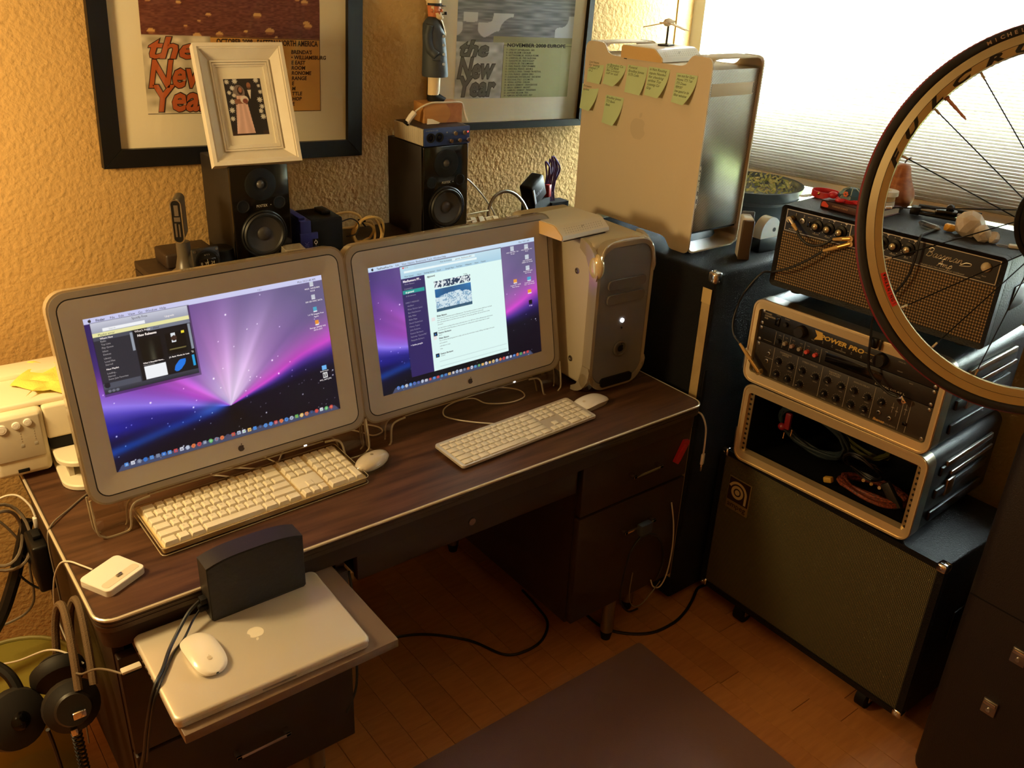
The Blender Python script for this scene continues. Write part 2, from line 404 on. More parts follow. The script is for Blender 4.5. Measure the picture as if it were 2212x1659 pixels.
# cellular shade
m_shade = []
for ti, (tc_, trn) in enumerate([((int(26+15*q), int(21+15*q), int(18+15*q)), .0) for q in range(11)]):  # bottom-dark brightness gradient put into the translucent colours, zone by zone
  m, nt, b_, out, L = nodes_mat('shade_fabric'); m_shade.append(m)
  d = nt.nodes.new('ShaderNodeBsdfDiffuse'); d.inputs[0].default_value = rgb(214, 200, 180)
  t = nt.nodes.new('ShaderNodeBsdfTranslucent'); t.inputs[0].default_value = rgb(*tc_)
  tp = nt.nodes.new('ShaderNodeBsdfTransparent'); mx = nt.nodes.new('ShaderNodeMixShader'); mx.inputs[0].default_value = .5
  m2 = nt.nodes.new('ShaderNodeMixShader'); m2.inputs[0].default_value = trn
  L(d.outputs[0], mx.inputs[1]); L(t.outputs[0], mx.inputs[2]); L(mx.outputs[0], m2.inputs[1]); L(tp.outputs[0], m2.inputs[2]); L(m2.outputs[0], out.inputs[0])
bl = thing('window_blind', 'white pleated cellular shade drawn down over the window behind the amplifier', 'blind', flat((WX+.035, .42, 1.182)) @ RX(-2.9) @ TR(0, -.42, 0))
mb = MB(); n = 108; hz = (ZB-1.185-.12)/n; y0, y1 = YA+.03, YB-.15
vs = []; fs = []
for k in range(2*n+1): vs += [(-.005 if k % 2 else .005, y0, .02+k*hz/2), (-.005 if k % 2 else .005, y1, .02+k*hz/2)]
for k in range(2*n): fs.append((2*k, 2*k+1, 2*k+3, 2*k+2))
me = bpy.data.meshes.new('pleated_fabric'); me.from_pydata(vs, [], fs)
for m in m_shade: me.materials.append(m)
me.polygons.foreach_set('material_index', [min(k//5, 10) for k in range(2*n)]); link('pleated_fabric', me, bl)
mb = MB(); mb.rbox((-.012, y0, 0), (.012, y1, .022), .004); mb.obj('bottom_rail', mat('shade_rail', (206, 180, 152), .5), bl)
mb = MB(); mb.rbox((-.02, y0, ZB-1.185-.104), (.02, y1, ZB-1.185-.072), .004); mb.obj('head_rail', m_white_trim, bl)
# floor mat
simple('floor_mat', 'dark brown rubber mat lying on the laminate in front of the desk', 'mat', MB().prism(rrect(.1, -1.9, 1.388, -.02, .01), .0005, .006, chamfer=.002), m_mat)

# ------------------------------------------------------------------ desk
DZ = .737
dk = thing('desk', 'brown metal office desk with walnut laminate top and silver ribbed edge', 'desk', flat((0, 0, 0)))
mb = MB(); mb.prism(rrect(.002, .002, 1.538, .758, .03), .711, DZ); mb.obj('desktop', m_walnut, dk)
mb = MB(); o, i = rrect(-.003, -.003, 1.543, .763, .033), rrect(.002, .002, 1.538, .758, .03); mb.ring(o, i, .709, DZ+.0008)
for q in (.717, .725): mb.ring(rrect(-.0042, -.0042, 1.5442, .7642, .034), rrect(-.003, -.003, 1.543, .763, .033), q, q+.003)
mb.obj('edge_band', m_trimmetal, dk)
mb = MB(); mb.tube([(x, y, DZ-.0015) for x, y in rrect(-.0025, -.0025, 1.5425, .7625, .033)], .0032, 8, 0, closed=True); mb.obj('edge_highlight', mat('edge_highlight_silver', (226, 216, 196), .3, .45), dk)  # bright bead stands in for the highlight along the metal edge
mb = MB(); mb.prism(rrect(.004, .004, 1.536, .756, .03), .668, .7095); mb.obj('apron', m_deskdark, dk)
mb = MB(); mb.rbox((.50, .010, .600), (1.11, .03, .664), .003); mb.box((.50, .03, .610), (1.11, .5, .615)); DR = mb.obj('center_drawer', m_deskdark, dk)
mb = MB(); mb.cyl((.791, .006, .64), (.791, .02, .64), .009, 16); mb.obj('lock', m_dullmetal, DR)
def drawer(x0, x1, z0, z1, hx0, hx1, hz, nm='drawer', y=.012):
    mb = MB(); mb.rbox((x0, y, z0), (x1, y+.022, z1), .003); d = mb.obj(nm, m_deskdark, dk)
    mb = MB(); mb.rbox((hx0, y-.022, hz-.004), (hx1, y-.017, hz+.004), .001)
    for x in (hx0, hx1-.012): mb.rbox((x, y-.022, hz-.004), (x+.012, y+.001, hz+.004), .001)
    mb.obj('handle', m_chrome, d)
    return d
mb = MB()
for a, b in (((1.13, .034, .165), (1.15, .72, .668)), ((1.506, .034, .165), (1.526, .72, .668)), ((1.15, .7, .165), (1.506, .72, .668)), ((1.15, .034, .165), (1.506, .7, .18)), ((1.15, .04, .506), (1.506, .7, .516))): mb.box(a, b)
mb.obj('right_pedestal', m_deskdark, dk)
drawer(1.132, 1.524, .516, .664, 1.294, 1.402, .592, 'top_drawer'); drawer(1.132, 1.524, .172, .508, 1.284, 1.402, .42, 'file_drawer')
mb = MB()
for a, b in (((.018, .034, .165), (.038, .72, .668)), ((.462, .034, .165), (.482, .72, .668)), ((.038, .7, .165), (.462, .72, .668)), ((.038, .034, .165), (.462, .7, .18)), ((.038, .05, .640), (.462, .7, .646))): mb.box(a, b)
mb.obj('left_pedestal', m_deskdark, dk)
drawer(.020, .480, .40, .636, .20, .32, .52, 'top_drawer'); drawer(.020, .480, .172, .392, .20, .32, .29, 'file_drawer')
mb = MB(); mb.rbox((.050, -.257, .651), (.440, .60, .669), .0015); mb.obj('pull_out_shelf', m_shelf, dk)
mb = MB(); mb.box((.482, .62, .3), (1.13, .635, .668)); mb.obj('modesty_panel', m_deskdark, dk)
for x, y in ((.08, .1), (.42, .1), (1.323, .055), (1.47, .12), (.08, .66), (.42, .66), (1.19, .66), (1.47, .66)):
    mb = MB(); mb.cyl((x, y, .03), (x, y, .166), .019, 16); mb.cyl((x, y, 0), (x, y, .03), .014, 16, r2=.019, mi=1); mb.obj('leg', [m_dullmetal, m_blackm], dk)

# ------------------------------------------------------------------ monitors
def aurora(u, v, seed=1):
    P0 = (.5, .762); dx = (u-P0[0])*1.6; dy = P0[1]-v; r = np.hypot(dx, dy); a = np.degrees(np.arctan2(dy, dx)) % 360
    a = np.where(a > 290, a-360, a)
    st = [(-70, (4, 3, 12)), (6, (10, 8, 30)), (12, (30, 22, 80)), (16, (84, 48, 150)), (21, (210, 74, 204)), (28, (186, 92, 190)), (38, (150, 100, 172)), (50, (190, 140, 206)), (60, (214, 170, 224)), (72, (190, 152, 206)), (86, (206, 150, 214)), (100, (200, 130, 208)),
          (115, (150, 100, 190)), (132, (150, 80, 190)), (143, (206, 84, 214)), (153, (190, 80, 214)), (160, (160, 100, 226)), (165, (150, 124, 240)), (169, (84, 70, 186)), (174, (34, 30, 118)), (182, (12, 12, 56)), (200, (5, 6, 26)), (290, (4, 3, 12))]
    A = np.array([s[0] for s in st]); Cc = np.array([s[1] for s in st], float)
    aw = a+4*(np_noise(u, v, 6, 5, seed)-.5)*np.clip(r*3, 0, 1)
    c = np.stack([np.interp(aw, A, Cc[:, k]) for k in range(3)], 1)
    ray = .80+.30*np_noise(a/360, r*0+.3, 34, 1, 5)+.10*np_noise(a/360, r, 90, 2, 6)
    up = np.clip((a-20)/15, 0, 1)*np.clip((165-a)/15, 0, 1)
    c *= (1+(ray-1)*np.clip((a-10)/10, 0, 1)*np.clip((172-a)/6, 0, 1))[:, None]
    far = np.clip((r-.28)/.62, 0, 1)[:, None]*up[:, None]
    top = np.stack([66+30*u, 50+44*u, 122+6*u], 1)
    c = c*(1-far*.85)+top*far*.85
    core = np.exp(-(r/.30)**2)*np.clip((a-28)/16, 0, 1)*np.clip((150-a)/24, 0, 1)
    c = c*(1-.62*core[:, None])+np.array([250, 236, 255])*.62*core[:, None]
    swirl = np.exp(-(((u-.415)/.06)**2+((v-.745)/.045)**2)); c = c*(1-.8*swirl[:, None])+np.array([56, 74, 140])*.8*swirl[:, None]
    for (ua, va, ub, vb, wd_, col) in ((-.02, .875, .46, .755, .030, (0, 52, 104)), (-.02, .72, .42, .80, .05, (4, 8, 50))):
        t = np.clip(((u-ua)*(ub-ua)+(v-va)*(vb-va))/((ub-ua)**2+(vb-va)**2), 0, 1); dd = np.hypot(u-ua-t*(ub-ua), v-va-t*(vb-va))
        c += np.exp(-(dd/wd_)**2)[:, None]*np.array(col)*(1-.6*t)[:, None]
    dk_ = np.clip((.16-u)/.16, 0, 1)*np.clip((.45-v)/.3, 0, 1); c = c*(1-.65*dk_[:, None])+np.array([26, 22, 70])*.65*dk_[:, None]
    g = np.random.RandomState(seed+10); nx = np.unique(u); du = nx[1]-nx[0]
    for k in range(90):
        su, sv = g.rand(), g.rand()
        if g.rand() < .5: sv = .6+.4*sv
        s = np.exp(-(((u-su)*1.6)**2+(v-sv)**2)/(2*(du*(.8 if k % 6 else 1.3))**2)); c += s[:, None]*(200 if k % 6 else 255)
    return c
def put(c, u, v, box, col, al=1, grad=None):
    k = ((u >= box[0]) & (u <= box[2]) & (v >= box[1]) & (v <= box[3]))
    col = np.array(col, float)
    if grad is not None:
        t = ((v[k]-box[1])/(box[3]-box[1]))[:, None]; col = col*(1-t)+np.array(grad, float)*t
    c[k] = c[k]*(1-al)+col*al
def dock(c, u, v, ua, ub, n, seed):
    k = (v > .962) & (u > ua-(v-.95)*.5) & (u < ub+(v-.95)*.5); c[k] = c[k]*.45+np.array([120, 130, 165])*.55
    g = random.Random(seed); pal = [(190, 200, 215), (70, 140, 220), (225, 225, 230), (40, 110, 200), (230, 120, 50), (90, 190, 80), (210, 60, 50), (120, 130, 150), (250, 200, 90), (60, 60, 80)]
    step = (ub-ua)/n
    for j in range(n):
        q = g.choice(pal) if j > 7 else g.choice(pal[:4]+[pal[7]]); uu = ua+step*(j+.5); h = step*.36
        rr = (((u-uu)/h)**2+((v-.967)/(h*1.6))**2) < 1 if g.random() < .5 else (abs(u-uu) < h*.85) & (abs(v-.967) < h*1.3)
        c[rr] = np.array(q)*.85+np.array([20, 22, 30])
        r2_ = (((u-uu)/(h*.45))**2+((v-.967)/(h*.7))**2) < 1; c[r2_] = c[r2_]*.5+np.array(g.choice(pal))*.5
def desk_a(u, v):
    c = aurora(u, v, 1)
    put(c, u, v, (0, 0, 1, .036), (214, 216, 250), .93)
    put(c, u, v, (.018, .03, .402, .503), (0, 0, 0), .35)
    put(c, u, v, (.022, .033, .394, .112), (206, 208, 222), 1, (150, 154, 172)); put(c, u, v, (.062, .073, .222, .094), (244, 246, 250))
    put(c, u, v, (.022, .100, .394, .124), (236, 232, 168))
    put(c, u, v, (.022, .124, .17, .455), (44, 46, 56)); put(c, u, v, (.022, .124, .164, .146), (74, 78, 92))
    put(c, u, v, (.17, .124, .394, .455), (18, 20, 26)); put(c, u, v, (.225, .124, .394, .146), (120, 126, 142))
    put(c, u, v, (.157, .135, .166, .25), (150, 158, 172)); put(c, u, v, (.383, .15, .391, .32), (140, 148, 162))
    k = (u > .183) & (u < .268) & (v > .19) & (v < .335); c[k] = np.array([12, 14, 14])+np.exp(-((u[k]-.228)/.012)**2)[:, None]*np.array([62, 58, 44])*np.clip((v[k]-.17)*6, 0, 1)[:, None]
    put(c, u, v, (.286, .185, .367, .325), (10, 10, 12)); put(c, u, v, (.31, .19, .328, .25), (225, 230, 235)); put(c, u, v, (.352, .187, .364, .202), (240, 220, 60)); put(c, u, v, (.294, .29, .362, .30), (110, 100, 60))
    k = (np.hypot((u-.320), (v-.225)*.7) < .012); c[k] = np.array([60, 40, 34])
    put(c, u, v, (.183, .366, .269, .452), (244, 246, 250)); k = (np.hypot((u-.325)*1.2, v-.405+(u-.325)) < .03) & (v > .372); c[k] = np.array([30, 120, 230])
    put(c, u, v, (.378, .36, .387, .43), (40, 160, 220))
    put(c, u, v, (.022, .455, .394, .489), (62, 66, 78), 1, (40, 42, 52)); put(c, u, v, (.022, .42, .164, .455), (78, 82, 96))
    for q in (.040, .055, .070):
        k = np.hypot((u-q)*1.6, v-.472) < .009; c[k] = np.array([110, 114, 128])
    k = np.hypot((u-.036)*1.6, v-.432) < .018; c[k] = np.array([30, 32, 40])
    for j, q in enumerate((.051, .143, .234, .331)):
        put(c, u, v, (.938, q-.018, .957, q+.016), ((200, 204, 214), (200, 204, 214), (80, 170, 200), (240, 150, 50))[j]); put(c, u, v, (.938, q+.010, .957, q+.016), (240, 240, 244))
    put(c, u, v, (.938, .65, .962, .682), (110, 180, 240)); put(c, u, v, (.938, .70, .96, .742), (220, 220, 220)); put(c, u, v, (.942, .708, .956, .734), (40, 40, 44)); put(c, u, v, (.947, .71, .95, .73), (220, 220, 220))
    dock(c, u, v, .03, .968, 38, 3)
    return c
def desk_b(u, v):
    c = aurora(.10+u*.92, v, 4)
    put(c, u, v, (0, 0, 1, .034), (206, 228, 250), .95)
    put(c, u, v, (.166, .03, .779, .92), (0, 0, 0), .3)
    put(c, u, v, (.170, .038, .775, .132), (196, 226, 240), 1, (172, 210, 230)); put(c, u, v, (.25, .045, .50, .066), (186, 216, 232)); put(c, u, v, (.47, .045, .61, .068), (226, 244, 250)); put(c, u, v, (.19, .073, .62, .092), (236, 250, 252))
    put(c, u, v, (.170, .132, .303, .912), (48, 36, 96)); put(c, u, v, (.303, .132, .775, .912), (226, 252, 248))
    put(c, u, v, (.171, .224, .295, .251), (30, 160, 150))
    k = (u > .353) & (u < .571) & (v > .198) & (v < .255); c[k] = np.where((.5*np_noise(u, v, 90, 50, 3)+.5*np_noise(u, v, 190, 130, 13))[k][:, None] > .45+.5*(u[k]-.35)[:, None], np.array([230, 238, 240]), np.array([24, 50, 84]))
    k = (u > .353) & (u < .571) & (v > .262) & (v < .445); h = .335-.03*np.sin((u[k]-.35)*14)+.02*(np_noise(u, v, 60, 10, 8)[k]-.5); nz = (.4*np_noise(u, v, 70, 50, 9)+.6*np_noise(u, v, 210, 150, 12))[k]
    sky = np.array([44, 110, 170])*(.7+.5*np_noise(u, v, 14, 12, 2)[k])[:, None]; snow = np.where(nz[:, None] > .42, np.array([214, 232, 240]), np.array([130, 170, 200]))
    c[k] = np.where((v[k] < h)[:, None], sky, snow); put(c, u, v, (.353, .418, .571, .445), (24, 66, 96), .85)
    for q in (.49, .64): put(c, u, v, (.318, q-.012, .338, q+.02), (236, 230, 230))
    for q in (.613, .79): put(c, u, v, (.320, q-.012, .341, q+.02), (30, 40, 54)); put(c, u, v, (.326, q, .334, q+.01), (40, 120, 200))
    put(c, u, v, (.34, .845, .765, .848), (190, 214, 214)); put(c, u, v, (.34, .885, .765, .888), (190, 214, 214))
    for uu, vv, q in ((.85, .058, 0), (.944, .059, 0), (.944, .15, 0), (.943, .24, 0), (.855, .334, 1), (.948, .338, 2), (.946, .446, 1), (.947, .539, 3)):
        put(c, u, v, (uu-.012, vv-.014, uu+.012, vv+.022), ((196, 204, 216), (240, 160, 60), (80, 170, 210), (18, 18, 22))[q]); put(c, u, v, (uu-.012, vv+.015, uu+.012, vv+.022), (230, 236, 240) if q < 3 else (18, 18, 22))
    for q, col in ((.187, (230, 70, 70)), (.199, (170, 190, 196)), (.211, (170, 190, 196))):
        k = np.hypot((u-q)*1.6, v-.048) < .007; c[k] = np.array(col)
    dock(c, u, v, .075, .915, 36, 8)
    return c
def monitor(label, M, W, fn, lines):
    H = W/1.6; t = thing('monitor', label, 'monitor', M)
    R = lambda q, r: rrect(-q, -q, W+q, H+q, r, 6)
    mb = MB(); mb.ring(R(.040, .022), R(0, .0005), -.02, 0, zi=-.004); mb.obj('bezel', m_bezel, t)
    mb = MB(); mb.ring(R(.0425, .0245), R(.040, .022), -.02, -.0006); mb.obj('seam', m_seam, t)
    mb = MB(); mb.ring(R(.0545, .033), R(.0425, .0245), -.02, -.0002); mb.obj('rim', m_shellgrey, t)
    e = .0585
    mb = MB(); mb.ring(R(e, .036), R(.0545, .033), -.026, -.001); mb.obj('acrylic_rim', m_clearedge, t)
    mb = MB(); mb.prism(R(.03, .02), -.045, -.02); mb.prism(R(-.03, .02), -.06, -.045); mb.obj('back_shell', m_bezel, t)
    # clear feet grow out of the lower corners
    def foot(sg):
        X = lambda x: x if sg < 0 else W-x
        p = [(-e, -.04), (-e, -.105), (-.050, -.119), (-.040, -.124), (-.010, -.124), (.000, -.121), (.005, -.112), (.008, -.09), (.013, -.077), (.024, -.069), (.05, -.066), (.05, -.04)]
        return [(X(x), y) for x, y in p]
    for sg in (-1, 1):
        mb = MB(); p = foot(sg); mb.prism(p if sg < 0 else p[::-1], -.030, -.002); q = mb.obj('foot', m_clear, t)
        mb = MB(); mb.tube([(x, y, -.002) for x, y in p[:-1]], .0026, 6, 3); mb.tube([(x, y, -.030) for x, y in p[:-1]], .0022, 6, 3); mb.obj('foot_edge_glint', m_clearedge, q)  # added pale tubes draw the edge glints of the clear foot
    mb = MB(); mb.prism([(.05, -.066), (W-.05, -.066), (W-.05, -.05), (.05, -.05)], -.024, -.012); q = mb.obj('stand_bar', m_clear, t)
    mb = MB(); mb.tube([(.05, -.066, -.012), (W-.05, -.066, -.012)], .002, 6, 0); mb.obj('stand_bar_glint', m_clearedge, q)  # edge glint of the bar, drawn as an added tube
    mb = MB(); mb.T = TR(W/2, 0, 0)
    a = M.inverted() @ Vector((M.translation.x+W/2, M.translation.y+.20, DZ+.004)); mb.T = I4
    mb.cyl((W/2-.06, .02, -.05), (W/2-.06, a.y, a.z), .008, 10); mb.cyl((W/2+.06, .02, -.05), (W/2+.06, a.y, a.z), .008, 10); mb.cyl((W/2-.07, a.y, a.z), (W/2+.07, a.y, a.z), .008, 10); mb.obj('rear_leg', m_clear, t)
    mb = MB(); apple_logo(mb, W/2+.004, -.023, .014, .0006); mb.obj('logo', m_logo, t)
    mb = MB(); mb.rbox((W*.80, -.0645, -.010), (W*.80+.007, -.0605, -.008), .0015); mb.obj('power_light', m_led, t)
    s = paint('screen', t, 0, 0, W, H, -.0035, 400, 250, fn, m_screen)
    mbs = [MB(), MB(), MB()]
    for txt, u, v, sz, k, al, *o in lines: mbs[k].text(txt, sz*H, u*W, (1-v)*H, -.003, al, bold=o[0] if o else 0)
    for k in range(3):
        if mbs[k].v: mbs[k].obj('screen_text', (m_scw, m_scg, m_scd)[k], s, kind='stuff')
    if lines[0][0] == '@': pass
    mb = MB(); apple_logo(mb, W*.022, (1-.018)*H, .006, -.003); mb.obj('menu_logo', m_scd, s)
    return t
LA = [('Finder', .045, .027, .021, 2, 'L', .02)]+[(s, u, .027, .021, 2, 'L') for s, u in (('File', .098), ('Edit', .130), ('View', .165), ('Go', .204), ('Window', .231), ('Help', .288))]
LA += [('Mon 10:21:48 AM', .968, .027, .019, 2, 'R'), ('1.0.1', .70, .027, .016, 2, 'L'), ('Spotify Free', .205, .055, .02, 2, 'C'), ('Upgrade', .30, .082, .018, 0, 'L'), ('Search', .085, .089, .015, 1, 'L'), ('Playlist error', .042, .118, .019, 2, 'L')]
for s, v, k in (("What's New", .141, 0), ('Radio', .159, 1), ('Top Lists', .179, 1), ('Play Queue', .200, 1), ('Inbox', .222, 1), ('Devices', .243, 1), ('Library', .268, 1), ('Local Files', .289, 1), ('Starred', .309, 1), ('New Playlist', .338, 0), ('Loading...', .364, 1), ('Starred', .384, 1), ('Some Jazz Favorites', .402, 1)): LA.append((s, .045, v, .0150, k, 'L', .01))
LA += [("What's New", .175, .141, .019, 0, 'L'), ('Feed', .25, .141, .018, 2, 'L'), ('New Releases', .183, .170, .021, 0, 'L', .03), ('What A Beautiful Name...', .183, .350, .0128, 0, 'L', .02), ('Hillsong Worship', .183, .362, .010, 1, 'L'), ('J.S. Bach: Works for Lute', .286, .348, .0128, 0, 'L', .02), ('TI', .378, .345, .018, 0, 'L')]
for s, v in (('WDC 160GB 80X', .085), ('10.5.8', .103), ('500 GB WDC SATA', .177), ('1.4 TB Seagate Free', .270), ('Agent', .288), ('Storage 250GB WD', .366), ('SATA EXT', .384), ('ipod music', .693), ('IMG_0697.JPG', .758)): LA.append((s, .948, v, .0155, 0, 'C'))
LB = [('TenFourFox', .045, .025, .021, 2, 'L', .02)]+[(s, u, .025, .021, 2, 'L') for s, u in (('File', .115), ('Edit', .148), ('View', .182), ('History', .215), ('Bookmarks', .262), ('Tools', .325), ('Window', .362), ('Help', .412))]
LB += [('Mon 10:21 AM', .965, .025, .019, 2, 'R'), ('Post: the functions', .40, .060, .015, 2, 'L'), ('general - MacRumors PPC', .49, .061, .015, 2, 'L'), ('Most Visited', .19, .122, .016, 2, 'L'), ('News', .262, .122, .016, 2, 'L'), ('Getting Started', .30, .122, .016, 2, 'L'), ('Gmail', .375, .122, .016, 2, 'L'), ('Google Maps', .425, .122, .016, 2, 'L'), ('YouTube', .49, .122, .016, 2, 'L'), ('Wikipedia', .545, .122, .016, 2, 'L'), ('News', .605, .122, .016, 2, 'L'), ('Popular', .645, .122, .016, 2, 'L'),
       ('MacRumors PP...', .178, .160, .024, 0, 'L', .03), ('Rhian Batson', .186, .181, .017, 1, 'L'), ('CHANNELS', .18, .217, .015, 1, 'L'), ('# general', .186, .245, .020, 0, 'L', .02), ('# thrownout', .186, .273, .017, 1, 'L'), ('DIRECT MESSAGES', .18, .325, .015, 1, 'L')]
for j, s in enumerate(('slackbot', 'Rhian Batson (you)', 'Ben Hutcherson', 'Billy Miller', 'Blake Papp', 'David Oesterhuis', 'Henry Taylor', 'John Roberts', 'Keaton Burleson', 'Nicholas "GamerMk"', 'Pasquale Barbaro')): LB.append((s, .188, .351+j*.0275, .0175, 1, 'L'))
LB += [('+ Invite people', .182, .664, .0185, 0, 'L', .01), ('#general', .315, .158, .021, 2, 'L', .02), ('Today', .53, .193, .015, 2, 'L')]
for nm, v in (('Rhian Batson', .482), ('Keaton Burleson', .620), ('Rhian Batson', .664), ('Keaton Burleson', .792)): LB.append((nm, .349, v, .018, 2, 'L', .03))
for s, v in (('These are the mountains west in Albuquerque. The foothills are about 5 minute walk from my back', .499), ('door. We also have a ski resort that is connected to the top of the tram (pictured)', .516), ("It's a 30 minute drive to the hill or you can take the 15 minute gondola ride up the front of the", .533), ('mountain.', .550), ('So I just took a reading of the temp at the back door. It is 23F here. Still in Albuquerque downtown', .578), ("it's at the base of the Mountain so that mountain air rolling down makes temps that to colder", .596), ('Damn', .637), ('Yes, it will be that bring back to a chilly cold, but the wind damn windy chilling cold stings in the eyes', .682), ('and outdoors', .703), ('cold damn or now', .726), ('I like', .749), ('Wow!!!', .808)): LB.append((s, .349, v, .0135, 2, 'L'))
for s, u, v in (('WDC SSD 37GB - Gen', .85, .094), ('Storage', .85, .108), ('WDC 80.37GB - Mid', .944, .094), ('10.5.8', .944, .108), ('WDC 10TB-RAID', .944, .186), ('SPEED - Gen Storage', .944, .200), ('Maxtor IDE 60GB', .944, .276), ('Gen Storage', .944, .290), ('Seagate EXT 160GB', .855, .372), ('Music Storage', .855, .387), ('Seagate EXT 40GB', .948, .374), ('One - 10.5.8 Backup', .948, .389), ('pic.jpg', .947, .575)): LB.append((s, u, v, .0135, 0, 'C'))
monitor('left of two clear-framed monitors, music player window over a purple aurora wallpaper', facing((.125, .268, .860), 1.09, 11.6), .488, desk_a, LA)
monitor('right of two clear-framed monitors, white chat window on its screen', facing((.729, .285, .856), .92, 10.9), .484, desk_b, LB)
# ------------------------------------------------------------------ keyboards
def key_layout():
    """(x, y, width, depth) in key units; y counts rows up from the space bar"""
    K = []
    def row(y, ws, x=0):
        for w in ws: K.append((x, y, w, 1)); x += w
    g1, g2 = 15.33, 18.66
    row(5, [1.5]+[1]*12+[1.5]); row(5, [1]*3, g1); row(5, [1]*4, g2)
    row(4, [1]*13+[2]); row(4, [1]*3, g1); row(4, [1]*4, g2)
    row(3, [1.5]+[1]*12+[1.5]); row(3, [1]*3, g1); row(3, [1]*4, g2)
    row(2, [1.75]+[1]*11+[2.25]); row(2, [1]*4, g2)
    row(1, [2.25]+[1]*10+[2.75]); row(1, [1], g1+1); row(1, [1]*3, g2)
    row(0, [1.5, 1.25, 1.5, 6.5, 1.5, 1.25, 1.5]); row(0, [1]*3, g1); row(0, [2, 1], g2)
    K.append((g2+3, 0, 1, 2))
    return K
LEG = ['', *'123456789ABC', '', '', '', '', '', '', '', '', *'`1234567890-=', '', '', '', '', *'=/*', '', '', *'QWERTYUIOP[]\\', '', '', '', *'789-', '', *"ASDFGHJKL;'", '', *'456+', '', *'ZXCVBNM,./', '']
def keyboard(M, label, W, D, white):
    t = thing('keyboard', label, 'keyboard', M)
    un = (W-.018)/22.66; cache = {}; leg = MB()
    if white:
        mb = MB(); mb.prism(rrect(.004, .004, W-.004, D-.004, .006), 0, .010); mb.obj('base', m_keybase, t)
        mb = MB(); o, i = rrect(0, 0, W, D, .009), rrect(.0035, .0035, W-.0035, D-.0035, .006); mb.ring(o, i, -.002, .014); mb.obj('clear_tray', m_clear, t)
        mb = MB(); mb.tube([(x, y, .014) for x, y in o], .0011, 5, 0, closed=True); mb.tube([(x, y, -.002) for x, y in o], .0014, 5, 0, closed=True); mb.obj('tray_edge', m_clearedge, t)
        px, py, z0 = un, (D-.018)/6.0, .010; x0, y0 = .009, .009
        mb = MB(); mb.rbox((x0+15.33*px, y0+1.05*py, .009), (x0+18.30*px, y0+2.95*py, .0175), .002); mb.obj('blank_panel', m_keywhite, t)
    else:
        mb = MB(); mb.prism(rrect(0, 0, W, D, .008), 0, .0065, chamfer=.001); mb.obj('base', m_alu, t)
        mb = MB(); mb.rbox((.01, D-.03, -.010), (W-.01, D-.006, .001), .004); mb.obj('riser', m_white, t)
        px, py, z0 = un, (D-.012)/5.62, .0066; x0, y0 = .009, .006
    ob = None
    for n, (x, y, w, d) in enumerate(key_layout()):
        ky = .6 if (not white and y == 5) else d
        kk = (w, ky)
        if kk not in cache:
            a, b = w*px-(.0015 if white else .003), ky*py-(.0015 if white else .003); mb = MB()
            if white:
                ins = .0022; lv = [(0, 0), (.0085, ins*.8), (.0098, ins*1.5)]
            else: lv = [(0, 0), (.0016, .0001), (.0019, .0006)]
            vs = []
            for h, q in lv: vs += [(q, q*.6, h), (a-q, q*.6, h), (a-q, b-q*1.3, h), (q, b-q*1.3, h)]
            fs = [(8, 9, 10, 11)]+[(4*k+i, 4*k+(i+1) % 4, 4*k+4+(i+1) % 4, 4*k+4+i) for k in range(2) for i in range(4)]
            mb.add(vs, fs); cache[kk] = mb.mesh('key', m_keywhite)
        o = link('key', cache[kk], t); o.location = (x0+x*px, y0+y*py, z0)
        s = LEG[n] if n < len(LEG) else ''
        if s: leg.text(s, .0048, x0+(x+.36)*px, y0+(y+.42)*py, z0+(.0099 if white else .0020))
    leg.obj('key_legends', m_legend, t, kind='stuff')
    return t
keyboard(flat((.150, .124, DZ+.0035), 2.1, 4), 'white keyboard with tall keys in a clear tray, below the left monitor', .456, .158, True)
keyboard(flat((.8065, .0693, DZ+.0045), 2.77, 3), 'thin aluminium keyboard with flat white keys, below the right monitor', .43, .114, False)

# ------------------------------------------------------------------ mice
def magic_mouse(M, label):
    t = thing('mouse', label, 'mouse', M); mb = MB(); nx, ny = 22, 14; L, W = .1135, .0575; vs = []; fs = []
    def hw(s): return W/2*(1-abs(s)**4.2)**(1/2.6)*(.93+.07*math.cos(s*1.3))
    for i in range(nx+1):
        s = -math.cos(PI*i/nx); q = max(hw(max(min(s, .9995), -.9995)), .0012)
        for j in range(ny+1):
            tt = -1+2*j/ny; y = s*L/2; z = .0085+.0125*(1-s*s)**.8*(1-.25*tt*tt)-.0035*abs(tt)**5
            vs.append((q*tt, y, z))
    for i in range(nx):
        for j in range(ny): a = i*(ny+1)+j; fs.append((a, a+1, a+ny+2, a+ny+1))
    mb.add(vs, fs); mb.obj('top_shell', m_white, t, ang=80)
    edge = [vs[i*(ny+1)] for i in range(nx+1)]+[vs[i*(ny+1)+ny] for i in range(nx, -1, -1)]
    n = len(edge); mb = MB(); mb.add([(x, y, z) for x, y, z in edge]+[(x*.9, y*.93, .0) for x, y, z in edge], [(i, n+i, n+(i+1) % n, (i+1) % n) for i in range(n)]+[tuple(range(n, 2*n))]); mb.obj('base', m_alu, t)
    mb = MB(); apple_logo(mb, 0, 0, .0085, 0); l = mb.obj('logo', mat('mouse_logo', (212, 202, 184), .4), t); l.matrix_local = TR(0, -.028, .0192) @ RX(12)
    return t
magic_mouse(flat((1.278, .160, DZ), -83), 'white low touch mouse beside the thin aluminium keyboard')
t = thing('mouse', 'white mouse inside a rounded clear shell beside the white keyboard', 'mouse', flat((.643, .196, DZ), -70))
